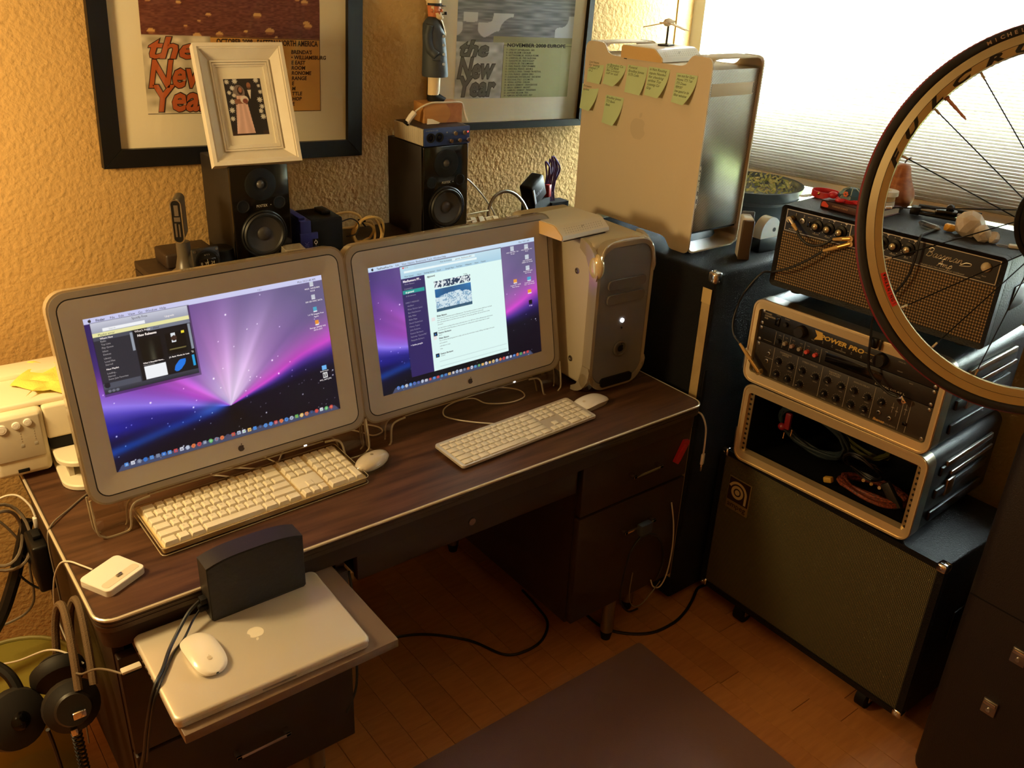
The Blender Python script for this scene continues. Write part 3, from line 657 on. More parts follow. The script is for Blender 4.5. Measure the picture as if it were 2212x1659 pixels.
mb = MB(); mb.lathe([(.0001, -.7), (.7, -.65), (.93, -.35), (1, .05), (.9, .45), (.62, .78), (.3, .95), (.0001, 1)], 28, SC(.0275, .050, .017) @ TR(0, 0, 1.0)); mb.obj('body', m_white, t, ang=80)
mb = MB(); mb.lathe([(.0001, -.62), (.75, -.6), (1, -.2), (.98, .2), (.8, .65), (.5, .9), (.0001, 1)], 28, SC(.0325, .0575, .0215) @ TR(0, 0, .66)); mb.obj('clear_shell', m_clear, t, ang=80)
mb = MB(); mb.disc(0, 0, .004, .0345, 16); mb.obj('logo', m_legend, t)

# ------------------------------------------------------------------ dock
t = thing('phone_dock', 'white charging dock with a long slot on the desk corner', 'dock', flat((.034, .058, DZ), 27.4))
mb = MB(); pl = rrect(0, 0, .088, .075, .010); mb.prism(pl, 0, .0135, chamfer=.0012); mb.obj('body', m_white, t)
mb = MB(); mb.prism(rrect(.005, .009, .083, .026, .007), .0136, .0139); q = mb.obj('slot', mat('slot_shade', (218, 208, 190), .6), t)
mb = MB(); mb.rbox((.038, .018, .0136), (.050, .023, .0175), .001); mb.obj('connector', m_dullmetal, q)
def cable(name, label, pts, r, m, cat='cable', n=7, sub=8, group=None):
    mb = MB(); mb.tube(pts, r, n, sub); return simple(name, label, cat, mb, m, group=group)
cable('dock_cable', 'white cable running from the phone dock over the left desk edge', [(.030, .150, .744), (.018, .172, .744), (.002, .200, .743), (-.012, .222, .728), (-.022, .27, .66), (-.026, .30, .57), (-.02, .27, .50), (-.004, .20, .47)], .0017, m_cablew)
cable('grey_cable', 'thin grey cable crossing the desk from behind the left monitor over the left edge', [(.19, .47, .742), (.10, .43, .740), (.045, .385, .740), (.004, .345, .741), (-.010, .325, .720), (-.012, .315, .64), (-.013, .31, .5), (-.013, .31, .35), (-.02, .3, .2)], .0019, m_cableg)
cable('keyboard_cable', 'cream cable looping on the desk behind the white keyboard', [(.395, .29, .741), (.350, .335, .742), (.332, .355, .741), (.345, .368, .741), (.385, .352, .742), (.425, .320, .744), (.465, .318, .742), (.500, .36, .741), (.53, .40, .741)], .0018, m_cablew)
cable('keyboard_cable', 'short cream cable from the white keyboard back under the left monitor', [(.480, .288, .742), (.468, .318, .7455), (.46, .36, .741), (.45, .42, .741)], .0016, m_cablew)
cable('monitor_cable', 'cream cable looping on the desk between the feet of the two monitors', [(.62, .42, .741), (.672, .385, .741), (.700, .345, .741), (.715, .318, .741), (.742, .322, .741), (.746, .345, .742), (.722, .372, .7445), (.69, .40, .741), (.66, .43, .741)], .0019, m_cablew)
cable('keyboard_cable', 'white cable looping under the right monitor behind the aluminium keyboard', [(1.02, .187, .741), (.965, .235, .741), (.930, .275, .741), (.915, .310, .741), (.940, .345, .741), (.99, .36, .741), (1.03, .345, .744), (1.045, .31, .741), (1.085, .284, .741), (1.125, .278, .741), (1.158, .29, .741), (1.166, .325, .741), (1.14, .36, .741), (1.10, .38, .741)], .0018, m_cablew)

# ------------------------------------------------------------------ laptop, mouse on it, external drive
t = thing('laptop', 'closed silver laptop on the pull-out shelf of the desk', 'laptop', flat((.0432, -.2395, .669), -1.06))
LW, LD = .3475, .2385
mb = MB(); mb.prism(rrect(.001, .001, LW-.001, LD-.001, .012), .0010, .0085); mb.obj('base', m_alu, t)
mb = MB(); mb.prism(rrect(.003, .003, LW-.003, LD-.003, .011), .0080, .0100); mb.obj('gap', m_blackm, t)
mb = MB(); o = rrect(0, 0, LW, LD, .013, 7); n = len(o); c = (LW/2, LD/2); vs = []
for z, k in ((.0098, 0), (.0150, 0), (.0178, .0018), (.0190, .0055)): vs += [(x+(k if x < c[0] else -k), y+(k if y < c[1] else -k), z) for x, y in o]
mb.add(vs, [(j*n+i, j*n+(i+1) % n, (j+1)*n+(i+1) % n, (j+1)*n+i) for j in range(3) for i in range(n)]+[tuple(range(3*n, 4*n))]); LID = mb.obj('lid', m_alu, t, ang=50)
mb = MB(); apple_logo(mb, 0, 0, .029, 0); l = mb.obj('logo', mat('lid_logo', (236, 228, 210), .3), LID); l.matrix_local = TR(.183, .128, .01915) @ RZ(180)
mb = MB(); mb.rbox((LW/2-.03, -.0006, .0065), (LW/2+.03, .004, .0095), .0006); mb.obj('thumb_notch', m_dullmetal, t)
mb = MB()
for y, w in ((.215, .012), (.19, .013), (.172, .006), (.155, .006), (.138, .004), (.12, .012), (.095, .003), (.09, .003)): mb.rbox((-.0006, y-w/2, .0025), (.002, y+w/2, .0075), .0006)
mb.obj('port', m_blackm, t)
for x, y in ((.02, .02), (LW-.02, .02), (.02, LD-.02), (LW-.02, LD-.02)):
    mb = MB(); mb.cyl((x, y, 0), (x, y, .0015), .005, 10); mb.obj('foot', m_blackm, t)
magic_mouse(flat((.132, -.124, .6882), 3), 'white low touch mouse lying on the closed laptop')
t = thing('external_drive', 'black book-shaped external drive standing on the closed laptop', 'hard drive', flat((.176, -.047, .6883), .2))
W_, D_, H_ = .184, .044, .128
sec = []
for k in range(13):
    a = k/12; x = a*W_
    sec.append((x, H_-.011*abs(2*a-1)**3.2))
mb = MB(); pts = [(0, .004), (.004, 0), (W_-.004, 0), (W_, .004)]+[(x, y) for x, y in sec[::-1]]
mb.prism(pts, 0, -D_, M=RX(90)); mb.obj('shell', mat('drive_black', (30, 27, 24), .42, bump=(900, .0003, (1, 1, 9))), t, ang=30)
mb = MB(); mb.prism([(.002, .005), (W_-.002, .005)]+[(x*.978+.002, y-.003) for x, y in sec[::-1]], 0, .0012, M=RX(90)); mb.obj('ribbed_face', mat('drive_face', (24, 21, 18), .55, bump=(500, .0012, (.2, 3, .2))), t)
mb = MB(); mb.text('My Book', .009, W_*.5, -.004, H_+.0003, 'C', M=TR(0, .024, 0)); mb.obj('lettering', mat('emboss', (48, 42, 36), .4), t)
mb = MB(); mb.rbox((-.016, .012, .020), (.001, .028, .030), .002); mb.rbox((-.012, .012, .034), (.001, .028, .046), .002); mb.obj('plugs', m_blackm, t)
cable('drive_cable', 'thick black cable drooping from the external drive over the laptop edge', [(.163, -.027, .728), (.140, -.038, .722), (.112, -.058, .706), (.088, -.082, .696), (.065, -.118, .694), (.045, -.142, .690), (.03, -.15, .66), (.02, -.13, .59), (.012, -.1, .5), (-.01, -.05, .36), (-.04, .0, .2)], .0034, m_cableb)
cable('drive_cable', 'thin black cable drooping from the external drive beside the thick one', [(.165, -.027, .712), (.145, -.042, .706), (.118, -.068, .695), (.092, -.09, .692), (.066, -.126, .6925), (.048, -.15, .690), (.033, -.158, .665), (.024, -.14, .6), (.016, -.11, .5)], .0021, m_cableb)
t = thing('usb_stick', 'small white-topped plug in the laptop side port', 'plug', flat((.0432, -.066, .672), 0))
mb = MB(); mb.rbox((-.034, -.007, 0), (-.001, .007, .006), .002); mb.obj('cap', m_cablew, t)
mb = MB(); mb.rbox((-.030, -.0073, -.003), (-.001, .0073, .0), .001); mb.obj('body', m_blackm, t)
cable('headphone_lead', 'grey lead running from the laptop plug back to the hanging headphones', [(.010, -.066, .671), (-.005, -.03, .66), (-.015, .03, .62), (-.03, .09, .57), (-.036, .13, .545)], .002, m_cableg)

# ------------------------------------------------------------------ printer
m_prn = mat('printer_cream', (232, 222, 196), .45); m_prn2 = mat('printer_grey', (196, 186, 166), .45)
t = thing('printer', 'cream inkjet printer behind the left monitor at the desk corner', 'printer', flat((-.05, .555, DZ), -3))
PW, PD, PH = .30, .22, .160
mb = MB(); mb.rbox((0, 0, .012), (.108, PD, PH), .012, 3); mb.rbox((.108, .006, .082), (PW, PD, PH), .006, 3); mb.rbox((.108, .07, .012), (PW, PD, .085), .004); mb.obj('body', m_prn, t)
mb = MB(); mb.rbox((-.004, .02, PH-.002), (PW+.004, PD+.004, PH+.012), .005, 3); mb.rbox((0, PD-.07, PH+.008), (PW, PD, PH+.024), .006); mb.obj('top_lid', m_prn, t)
mb = MB(); mb.rbox((.006, -.003, .052), (.100, .004, .152), .008, 3); q = mb.obj('control_panel', m_prn2, t)
for x, z, r in ((.026, .132, .011), (.054, .135, .0085), (.076, .138, .0085)):
    mb = MB(); mb.cyl((x, -.003, z), (x, -.007, z), r, 20, r2=r*.86); mb.cyl((x, -.007, z), (x, -.0075, z), r*.55, 16); mb.obj('button', m_white, q)
mb = MB()
for x in (.058, .084):
    for k in range(5): mb.rbox((x, -.0036, .095+.006*k), (x+.0015, -.003, .098+.006*k), .0003)
    mb.rbox((x-.003, -.0036, .082), (x+.004, -.003, .089), .0004)
mb.obj('indicator_marks', m_legend, q)
mb = MB(); mb.rbox((.040, -.0015, .022), (.062, .004, .030), .001); mb.obj('usb_port', m_blackm, t)
mb = MB(); mb.box((.110, .008, .058), (PW-.004, .07, .082)); mb.obj('paper_slot', m_blackm, t)
def tray(z, y0, nm):
    mb = MB(); mb.prism(rrect(.112, y0, PW-.02, .08, (.05, .05, .004, .004), 8), z, z+.011, chamfer=.003); return mb.obj(nm, m_prn, t)
tray(.044, -.075, 'output_tray'); tray(.002, -.105, 'input_tray')
mb = MB(); mb.box((.16, -.085, .0135), (PW-.05, .07, .019)); mb.obj('paper_stack', m_white, t)
for a_ in (.13, PW-.05):
    mb = MB(); mb.box((a_, -.05, .013), (a_+.01, .07, .044)); mb.obj('tray_guide', m_prn2, t)
mb = MB(); nx, ny = 14, 10; vs = []; fs = []
for j in range(ny+1):
    for i in range(nx+1):
        x, y = .085+.17*i/nx+.02*math.sin(j*.9), .03+.16*j/ny+.015*math.sin(i*.7)
        z = PH+.0135+.007*(1+math.sin(i*1.3+j*.8)*math.cos(j*1.1-i*.5))+(.004 if 5 < i < 9 else 0)
        if y < .022: z -= .003
        vs.append((x, y, z))
for j in range(ny):
    for i in range(nx): a = j*(nx+1)+i; fs.append((a, a+1, a+nx+2, a+nx+1))
mb.add(vs, fs)
simple('cloth', 'crumpled yellow cleaning cloth lying on top of the printer', 'cloth', mb, mat('yellow_cloth', (246, 222, 104), .85, bump=(300, .001)), flat((-.05, .555, DZ), -3), ang=80)

# ------------------------------------------------------------------ left of the desk: cables, headphones, basket
cable('usb_lead', 'white usb lead bending over beside the left desk edge', [(-.10, .52, .70), (-.062, .505, .738), (-.030, .495, .742), (-.012, .475, .722), (-.008, .46, .70)], .0022, m_cablew)
mb = MB(); mb.rbox((-.004, -.006, -.028), (.004, .006, 0), .002); simple('usb_plug', 'white usb plug pushed into the black adapter', 'plug', mb, m_white, flat((-.010, .458, .700)))
t = thing('power_adapter', 'black power adapter hanging against the left desk side', 'adapter', flat((-.014, .435, .56)))
mb = MB(); mb.rbox((-.022, -.05, 0), (.010, .03, .112), .006, 3); mb.obj('body', m_black, t)
mb = MB(); mb.rbox((-.012, -.02, .112), (.004, .012, .122), .002); mb.obj('usb_socket', m_blackm, t)
for k, (r_, dz, lb) in enumerate(((.062, 0, 'outer grey cable loop coiled left of the desk'), (.050, .008, 'inner grey cable loop coiled left of the desk'))):
    mb = MB(); mb.tube([(-.085+r_*math.cos(a), .47+.02*math.sin(a*2+k), .665+r_*1.25*math.sin(a)+dz) for a in np.linspace(0, 2*PI, 30)[:-1]], .0036, 7, 0, closed=True); simple('cable_loop', lb, 'cable', mb, m_cableg)
cable('grey_lead', 'long grey lead curving down the wall left of the desk', [(-.085, .50, .715), (-.055, .50, .66), (-.035, .50, .60), (-.036, .50, .54), (-.042, .50, .47), (-.07, .50, .44), (-.13, .5, .43)], .0028, m_cableg)
cable('black_cable', 'thick black cord slanting behind the grey leads left of the desk', [(-.02, .49, .68), (-.045, .48, .62), (-.075, .47, .55), (-.12, .46, .47), (-.2, .45, .38)], .013, m_cableb)
cable('black_lead', 'thin black lead looping under the power adapter', [(-.05, .47, .62), (-.03, .45, .585), (-.012, .44, .545), (-.03, .45, .53), (-.055, .46, .56), (-.07, .47, .60)], .0025, m_cableb)
m_band = mat('headband_fabric', (112, 90, 64), .8, bump=(500, .0012)); m_pad = mat('ear_pad', (24, 21, 18), .65)
t = thing('headphones', 'studio headphones with two brown padded bands hanging on the left desk side', 'headphones', flat((-.035, .16, .44)))
for dx in (0, .027):
    mb = MB(); mb.tube([(dx-.012, .098, .05), (dx-.002, .104, .12), (dx+.008, .098, .168), (dx+.014, .074, .186), (dx+.012, .036, .172), (dx+.004, -.015, .128), (dx-.004, -.052, .08)], .0078, 9); mb.obj('headband', m_band, t)
for k, y in enumerate((-.045, .06)):
    mb = MB(); mb.lathe([(.022, -.020), (.044, -.018), (.052, -.006), (.050, .008), (.036, .016), (.030, .022), (.0001, .024)], 24, TR(-.02, y, .045) @ RX(70 if k == 0 else -70)); q = mb.obj('ear_cup', m_pad, t, ang=50)
    mb = MB(); mb.lathe([(.030, .016), (.034, .020), (.030, .025)], 24, TR(-.02, y, .045) @ RX(70 if k == 0 else -70)); mb.obj('cup_ring', m_instr, q)
mb = MB(); mb.rbox((-.026, -.082, .04), (-.002, -.076, .056), .002); mb.rbox((-.034, -.078, .0), (-.022, -.07, .016), .002); mb.obj('yoke_clip', m_chrome, t)
mb = MB(); mb.tube([(-.02+.009*math.cos(k*.9), -.02+.009*math.sin(k*.9), .0-.0016*k) for k in range(190)], .0024, 5, 0)
mb.obj('coiled_cord', m_cableb, t)
t = thing('headphones', 'black padded headphones hanging lower, at the left edge of the view', 'headphones', flat((-.145, .19, .40)))
mb = MB(); mb.lathe([(.02, -.024), (.050, -.022), (.060, -.004), (.056, .012), (.030, .022), (.0001, .025)], 26, TR(0, 0, .04) @ RY(35) @ RX(60)); q = mb.obj('ear_cup', m_pad, t, ang=50)
mb = MB(); mb.lathe([(.014, .022), (.018, .026), (.012, .03)], 20, TR(0, 0, .04) @ RY(35) @ RX(60)); mb.obj('cup_ring', m_gloss, q)
mb = MB(); mb.tube([(.02, .02, .07), (.01, .06, .10), (-.02, .10, .115), (-.07, .14, .11), (-.12, .16, .08)], .011, 9); mb.obj('headband', m_black, t)
mb = MB(); mb.tube([(.045, -.04, .02), (.05, -.03, -.04), (.055, -.02, -.15), (.06, -.01, -.28), (.055, .01, -.38)], .004, 7); mb.obj('cord', m_cableb, t)
m_net = glassy('green_mesh', (150, 150, 84), .0); m, nt, b_, out, L = nodes_mat('green_wire_mesh')
d_ = nt.nodes.new('ShaderNodeBsdfDiffuse'); d_.inputs[0].default_value = rgb(142, 134, 60); tp = nt.nodes.new('ShaderNodeBsdfTransparent'); mx = nt.nodes.new('ShaderNodeMixShader'); mx.inputs[0].default_value = .35
L(d_.outputs[0], mx.inputs[1]); L(tp.outputs[0], mx.inputs[2]); L(mx.outputs[0], out.inputs[0]); m_net = m
t = thing('waste_basket', 'green mesh waste basket on the floor left of the desk', 'basket', flat((-.13, .44, .001)))
mb = MB(); mb.lathe([(.0001, .004), (.10, .004), (.122, .16), (.14, .325)], 36); mb.obj('mesh_side', m_net, t)
mb = MB(); mb.tube([(.14*math.cos(a), .14*math.sin(a), .327) for a in np.linspace(0, 2*PI, 37)[:-1]], .005, 8, 0, closed=True); mb.obj('rim', mat('basket_rim', (128, 120, 62), .5), t)
mb = MB(); mb.lathe([(.0001, 0), (.102, 0), (.104, .008), (.0001, .008)], 30); mb.obj('bottom', mat('basket_base', (90, 84, 44), .6), t)
cable('white_lead', 'thin white lead crossing the basket rim to the hanging headphones', [(-.15, .42, .40), (-.11, .33, .46), (-.06, .26, .515), (-.03, .22, .52), (-.01, .2, .50)], .002, m_cablew)
# ------------------------------------------------------------------ riser behind the monitors and what stands on it
t = thing('desk_riser', 'dark wooden riser standing at the back of the desk behind both monitors', 'shelf', flat((.36, .62, DZ)))
m_riser = mat('riser_wood', (52, 38, 28), .5, mix=((40, 28, 20), 8, (1, 9, 3)))
mb = MB(); mb.rbox((0, 0, .333), (.90, .225, .352), .003); mb.obj('shelf_board', m_riser, t)
for x in (0, .44, .88):
    mb = MB(); mb.box((x, .005, 0), (x+.018, .222, .333)); mb.obj('upright', m_riser, t)
RZt = DZ+.3525
m_cone = mat('cone_black', (60, 58, 56), .42); m_rubber = mat('surround_rubber', (20, 20, 20), .5)
def speaker(M, label):
    t = thing('loudspeaker', label, 'speaker', M); w, h, d = .143, .247, .185
    mb = MB(); mb.rbox((0, 0, -d), (w, h, -.012), .003); mb.obj('cabinet', m_brownside, t)
    mb = MB(); mb.rbox((0, 0, -.012), (w, h, 0), .003, 3); f = mb.obj('front_baffle', m_gloss, t)
    mb = MB(); c = (.0715, .200); T = TR(c[0], c[1], 0); mb.lathe([(.038, .0), (.038, .003), (.036, .0042), (.017, .0038), (.0135, .001), (.0095, .0006)], 36, T, cap=False); mb.obj('tweeter_plate', m_blackm, t)
    mb = MB(); mb.lathe([(.0098, .0006), (.0088, .003), (.005, .0062), (.0001, .0075)], 20, T); mb.obj('tweeter_dome', mat('dome', (70, 68, 66), .35), t)
    T = TR(.0715, .081, .0); mb = MB(); mb.lathe([(.0575, 0), (.0575, .005), (.055, .0075), (.052, .0065)], 40, T, cap=False); mb.obj('woofer_ring', m_black, t)
    mb = MB(); mb.lathe([(.052, .0065), (.049, .0105), (.045, .010), (.042, .006)], 40, T, cap=False); mb.obj('surround', m_rubber, t)
    mb = MB(); mb.lathe([(.042, .006), (.030, .003), (.0165, .0008)], 40, T, cap=False); mb.obj('cone', m_cone, t)
    mb = MB(); mb.lathe([(.0168, .0008), (.014, .004), (.008, .0062), (.0001, .007)], 24, T); mb.obj('dust_cap', m_cone, t)
    for x in (.026, .116):
        mb = MB(); mb.lathe([(.0155, 0), (.0155, .002), (.0135, .0025), (.0125, .0006), (.012, .0005), (.0001, .0005)], 24, TR(x, .152, 0)); mb.obj('port', m_blackm, t)
    mb = MB(); mb.text('FOSTEX', .0085, .072, .146, .0005, 'C', bold=.015, xs=.9); mb.disc(.094, .149, .0011, .0005); mb.obj('brand_lettering', mat('silver_print', (190, 186, 178), .4), f)
    return t
speaker(facing((.545, .65, RZt), 0), 'black loudspeaker under the photo frame, behind the left monitor')
speaker(facing((1.068, .65, RZt-.004+.004), 0), 'black loudspeaker carrying the blue audio interface, behind the right monitor')
# photo frame
def wedding(u, v):
    c = np.tile(np.array([26., 24, 30]), (len(u), 1))
    for sx, sy, s in ((.08, .05, .07), (.30, .04, .08), (.88, .03, .08), (.2, .16, .07), (.93, .13, .05), (.95, .24, .06), (.1, .24, .06), (.22, .29, .06), (.15, .40, .08), (.9, .38, .08), (.93, .50, .07), (.1, .55, .08), (.88, .58, .07), (.08, .7, .07), (.92, .68, .08)):
        q = np.hypot(u-sx, (v-sy)*1.5); a = np.arctan2((v-sy)*1.5, u-sx); k = q < s*(.55+.45*np.cos(a*4)**2); c[k] = np.array([206, 206, 204])
    fl = v > .93; c[fl] = np.array([52, 34, 30])
    man = (np.abs(u-.66) < .10+.05*np.clip((v-.15)*6, 0, 1)+.03*v) & (v > .19); c[man] = np.array([20, 20, 24])
    k = (np.abs(u-.65) < .05*(1-(v-.2)/.17)) & (v > .2) & (v < .36); c[k] = np.array([226, 222, 218])
    k = (((u-.655)/.058)**2+((v-.125)/.058)**2) < 1; c[k] = np.array([150, 100, 76]); k &= v > .145; c[k] = np.array([110, 74, 58])
    veil = (((u-.36)/.16)**2+((v-.24)/.13)**2) < 1; c[veil] = c[veil]*.45+np.array([196, 176, 170])*.55
    body = (np.abs(u-(.40-.02*v)) < .11+.05*(v > .45)+.17*np.clip(v-.45, 0, 1)) & (v > .30) & (v < .965); c[body] = np.array([226, 190, 184])-26*np.abs(np.sin((u[body]-.4)*34*(1.3-v[body])))[:, None]
    k = (np.abs(u-.385) < .17) & (v > .36) & (v < .44); c[k] = np.array([140, 92, 74]); k = (((u-.48)/.11)**2+((v-.37)/.07)**2) < 1; c[k] = np.array([216, 204, 200]); k = (((u-.5)/.07)**2+((v-.395)/.045)**2) < 1; c[k] = np.array([128, 70, 64])
    k = (((u-.40)/.075)**2+((v-.21)/.075)**2) < 1; c[k] = np.array([54, 34, 28]); k = (((u-.41)/.045)**2+((v-.195)/.05)**2) < 1; c[k] = np.array([160, 108, 86])
    return c
m_print = colattr('matte_print', rough=.5)
m_frame = mat('distressed_white', (214, 206, 190), .6, mix=((222, 216, 202), 14))
t = thing('photo_frame', 'distressed white frame with a wedding photo, leaning on the left loudspeaker', 'photo frame', facing((.512, .655, RZt+.2485), -7.5, 22.5))
w, h = .203, .272
mb = MB(); R = lambda q: [(q, q), (w-q, q), (w-q, h-q), (q, h-q)]
mb.ring(R(0), R(.008), -.022, .012); mb.ring(R(.003), R(.012), -.022, .009)
mb.obj('outer_moulding', m_frame, t)
mb = MB(); mb.ring(R(.006), R(.036), -.022, .0115, zi=-.013); mb.obj('sloped_moulding', m_frame, t)
mb = MB()
for q, z in ((.034, -.006), (.039, -.008), (.0435, -.011)): mb.ring(R(q), R(q+.004), -.022, z)
mb.obj('inner_beading', m_frame, t)
mb = MB(); mb.prism(R(.046), -.020, -.0145); mb.obj('mount_card', mat('mount_cream', (232, 226, 208), .7), t)
paint('wedding_photo', t, w/2-.042, h/2-.066, .084, .128, -.0141, 110, 170, wedding, m_print)
mb = MB(); mb.quad(.046, .046, w-.046, h-.046, -.0125); mb.obj('glass', glassy('picture_glass', (255, 255, 255), .02), t)
mb = MB(); mb.box((.03, .004, -.030), (w-.03, h-.02, -.022)); mb.box((.02, .06, -.034), (.06, .10, -.026)); mb.obj('back_board', m_blackm, t)
mb = MB(); mb.prism([(.03, .02), (.075, .02), (.075, .20), (.03, .17)], -.036, -.030); mb.obj('easel', m_blackm, t)

# framed posters
m_inkdk = mat('ink_dark', (44, 26, 18), .7); m_inkor = mat('ink_orange', (176, 84, 34), .7); m_inkgr = mat('ink_grey', (92, 92, 90), .7); m_inkbk = mat('ink_black', (34, 32, 30), .7)
m_matbd = mat('mat_board', (228, 216, 186), .8); m_pic = colattr('poster_print', rough=.65)
def newyear(mb_out, mb_in, x, y, s):
    for txt, dx, dy, sz, sh, wd_ in (('the', .008, .122, .064, .3, .112), ('New', .002, .058, .084, .25, .148), ('Year', .010, .004, .082, .2, .146)):
        mb_out.text(txt, sz*s, x+dx*s, y+dy*s, .0006, 'L', bold=.055, shear=sh, fit=wd_*s)
        mb_in.text(txt, sz*s, x+(dx+.0022)*s, y+dy*s, .0009, 'L', bold=.028, shear=sh, fit=(wd_-.0044)*s)
def poster_a(u, v):
    c = np.zeros((len(u), 3)); n = np_noise(u, v, 40, 60, 1); gr = np_noise(u*3, v*60, 20, 20, 2)
    c[:] = np.array([206, 150, 64])
    hill = v > .30+.10*np.sin(u*3.2)+.06*u; c[hill] = np.array([190, 132, 56])
    g = v > .46+.10*np.abs(u-.42)+.03*np.sin(u*9); c[g] = np.array([104, 52, 34])+(gr[g][:, None]-.5)*46
    r = random.Random(4)
    for k in range(46):
        sx, sy = r.random(), .5+.28*r.random(); s = .006+.014*r.random()*(sy-.3)*2
        k_ = (((u-sx)/(s*1.5))**2+((v-sy)/(s*.55))**2) < 1; c[k_] = np.array([206, 160, 96]); k_ = k_ & (v > sy+.1*s); c[k_] = np.array([150, 96, 56])
    q = (((u-.9)/.06)**2+((v-.47)/.05)**2) < 1; c[q] = np.where(n[q][:, None] > .5, np.array([214, 198, 170]), np.array([60, 44, 34]))
    low = v > .772; c[low] = np.array([200, 144, 58])
    b = low & (u < .36); c[b] = np.array([196, 184, 158])+(np_noise(u, v, 22, 60, 7)[b][:, None]-.5)*70
    return c
def poster_b(u, v):
    c = np.zeros((len(u), 3)); n = np_noise(u, v, 30, 50, 4)
    c[:] = np.array([176, 180, 184]); k = v > .40+.12*np.sin(u*2.6); c[k] = np.array([120, 124, 132])+(np_noise(u, v*8, 12, 20, 5)[k][:, None]-.5)*60
    k = (v > .62) & (v < .745) & (np_noise(u, v, 9, 16, 6) > .62); c[k] = np.array([196, 200, 204]); k = (v > .72) & (v < .745) & (u > .3); c[k] = np.array([150, 148, 110])
    low = v > .745; c[low] = np.array([176, 174, 120]); b = low & (u < .39); c[b] = np.array([186, 188, 186])+(np_noise(u, v, 22, 60, 7)[b][:, None]-.5)*60
    return c
def poster(M, label, w, h, fr, frm, px0, px1, py0, py1, fn):
    t = thing('framed_poster', label, 'poster', M)
    R = lambda q: [(q, q), (w-q, q), (w-q, h-q), (q, h-q)]
    for nm, a, b, c, d in (('bottom', (0, 0), (w, 0), (w-fr, fr), (fr, fr)), ('right', (w, 0), (w, h), (w-fr, h-fr), (w-fr, fr)), ('top', (w, h), (0, h), (fr, h-fr), (w-fr, h-fr)), ('left', (0, h), (0, 0), (fr, fr), (fr, h-fr))):
        mb = MB(); mb.prism([a, b, c, d], -.018, .004, chamfer=.0012); mb.obj('frame_rail', frm, t)
    mb = MB(); mb.quad(fr, fr, w-fr, h-fr, -.010); mb.obj('mat_board', m_matbd, t)
    p = paint('print', t, px0, py0, px1-px0, py1-py0, -.0094, 220, 330, fn, m_pic)
    mb = MB(); mb.quad(fr, fr, w-fr, h-fr, -.004); mb.obj('glass', glassy(t.name+'_glass', (255, 255, 255), .03, fres=1.5), t)
    return t, p
t, p = poster(facing((.325, .848, 1.314), 0) @ RZ(-2.3), 'large poster in a wide black frame, orange lettering, behind the photo frame', .668, .90, .042, m_black, .113, .553, .118, .88, poster_a)
A, B, C_ = MB(), MB(), MB(); Z0 = -.0094
A.T = B.T = C_.T = TR(0, 0, Z0)
newyear(A, B, .116, .122, 1)
C_.text('OCTOBER 2008 · EASTERN NORTH AMERICA', .018, .285, .276, .0006, 'L', bold=.03, fit=.262)
for j, s in enumerate(("BRENDA'S", '• WILLIAMSBURG', 'E EAST', 'ROOM', 'RONOME', 'RANGE', 'E', 'M', 'TTLE', 'HOP', 'E')):
    C_.text(s, .0125, .474, .2575-j*.0125, .0006, 'L', bold=.03, shear=.1)
C_.quad(.113, .118, .553, .1195, .0003); C_.quad(.2715, .291, .553, .2925, .0003); C_.quad(.5517, .118, .553, .291, .0003)
C_.text('ARTWORK PRINT', .004, .125, .108, .0006, 'L') if False else None
A.obj('lettering_outline', m_inkdk, p); B.obj('lettering', m_inkor, p); C_.obj('tour_list', m_inkdk, p)
t, p = poster(facing((1.212, .848, 1.333), 0) @ RZ(-2.0), 'poster in a thin black frame, grey lettering, beside the window corner', .585, .78, .020, m_black, .088, .518, .088, .70, poster_b)
A, B, C_ = MB(), MB(), MB(); A.T = B.T = C_.T = TR(0, 0, Z0)
newyear(A, B, .091, .092, .93)
C_.text('NOVEMBER 2008 EUROPE', .014, .268, .232, .0006, 'L', bold=.03, fit=.225)
for j, s in enumerate(("7 - UTRECHT, NETHERLANDS - DB'S", "8 - LIEGE, BELGIUM - L'ESCALIER", '9 - NOTTINGHAM, UK - BODEGA ROOMS', '10 - LIVERPOOL, UK - THE CALEDONIA', '11 - GLASGOW, UK - NICE N SLEAZY', '12 - LONDON, UK - THE LUMINAIRE', '13 - PARIS, FRANCE - POINT EPHEMERE', '14 - GRENOBLE, FRANCE - BAR MC2', '15 - CASTELLO, SPAIN - TANNED TIN FESTIVAL', '16 - LYON, FRANCE - GRRRND ZERO', '17 - DUEDINGEN, SWITZERLAND - BAD BONN', '18 - BOLOGNA, ITALY - LOCOMOTIV', '19 - VIENNA, AUSTRIA - CHELSEA', '20 - MUNICH, GERMANY - ORANGEHOUSE', '21 - BERLIN, GERMANY - MAGNET', '22 - HAMBURG, GERMANY - PRINZENBAR', '23 - ANTWERP, BELGIUM - TRIX', '24 - NIJMEGEN, NETHERLANDS - FEST')):
    C_.text(s, .0066, .266, .2215-j*.0076, .0006, 'L', bold=.02)
C_.quad(.255, .236, .518, .2372, .0003); C_.quad(.255, .088, .2562, .237, .0003)
A.obj('lettering_outline', m_inkbk, p); B.obj('lettering', m_inkgr, p); C_.obj('tour_list', m_inkbk, p)

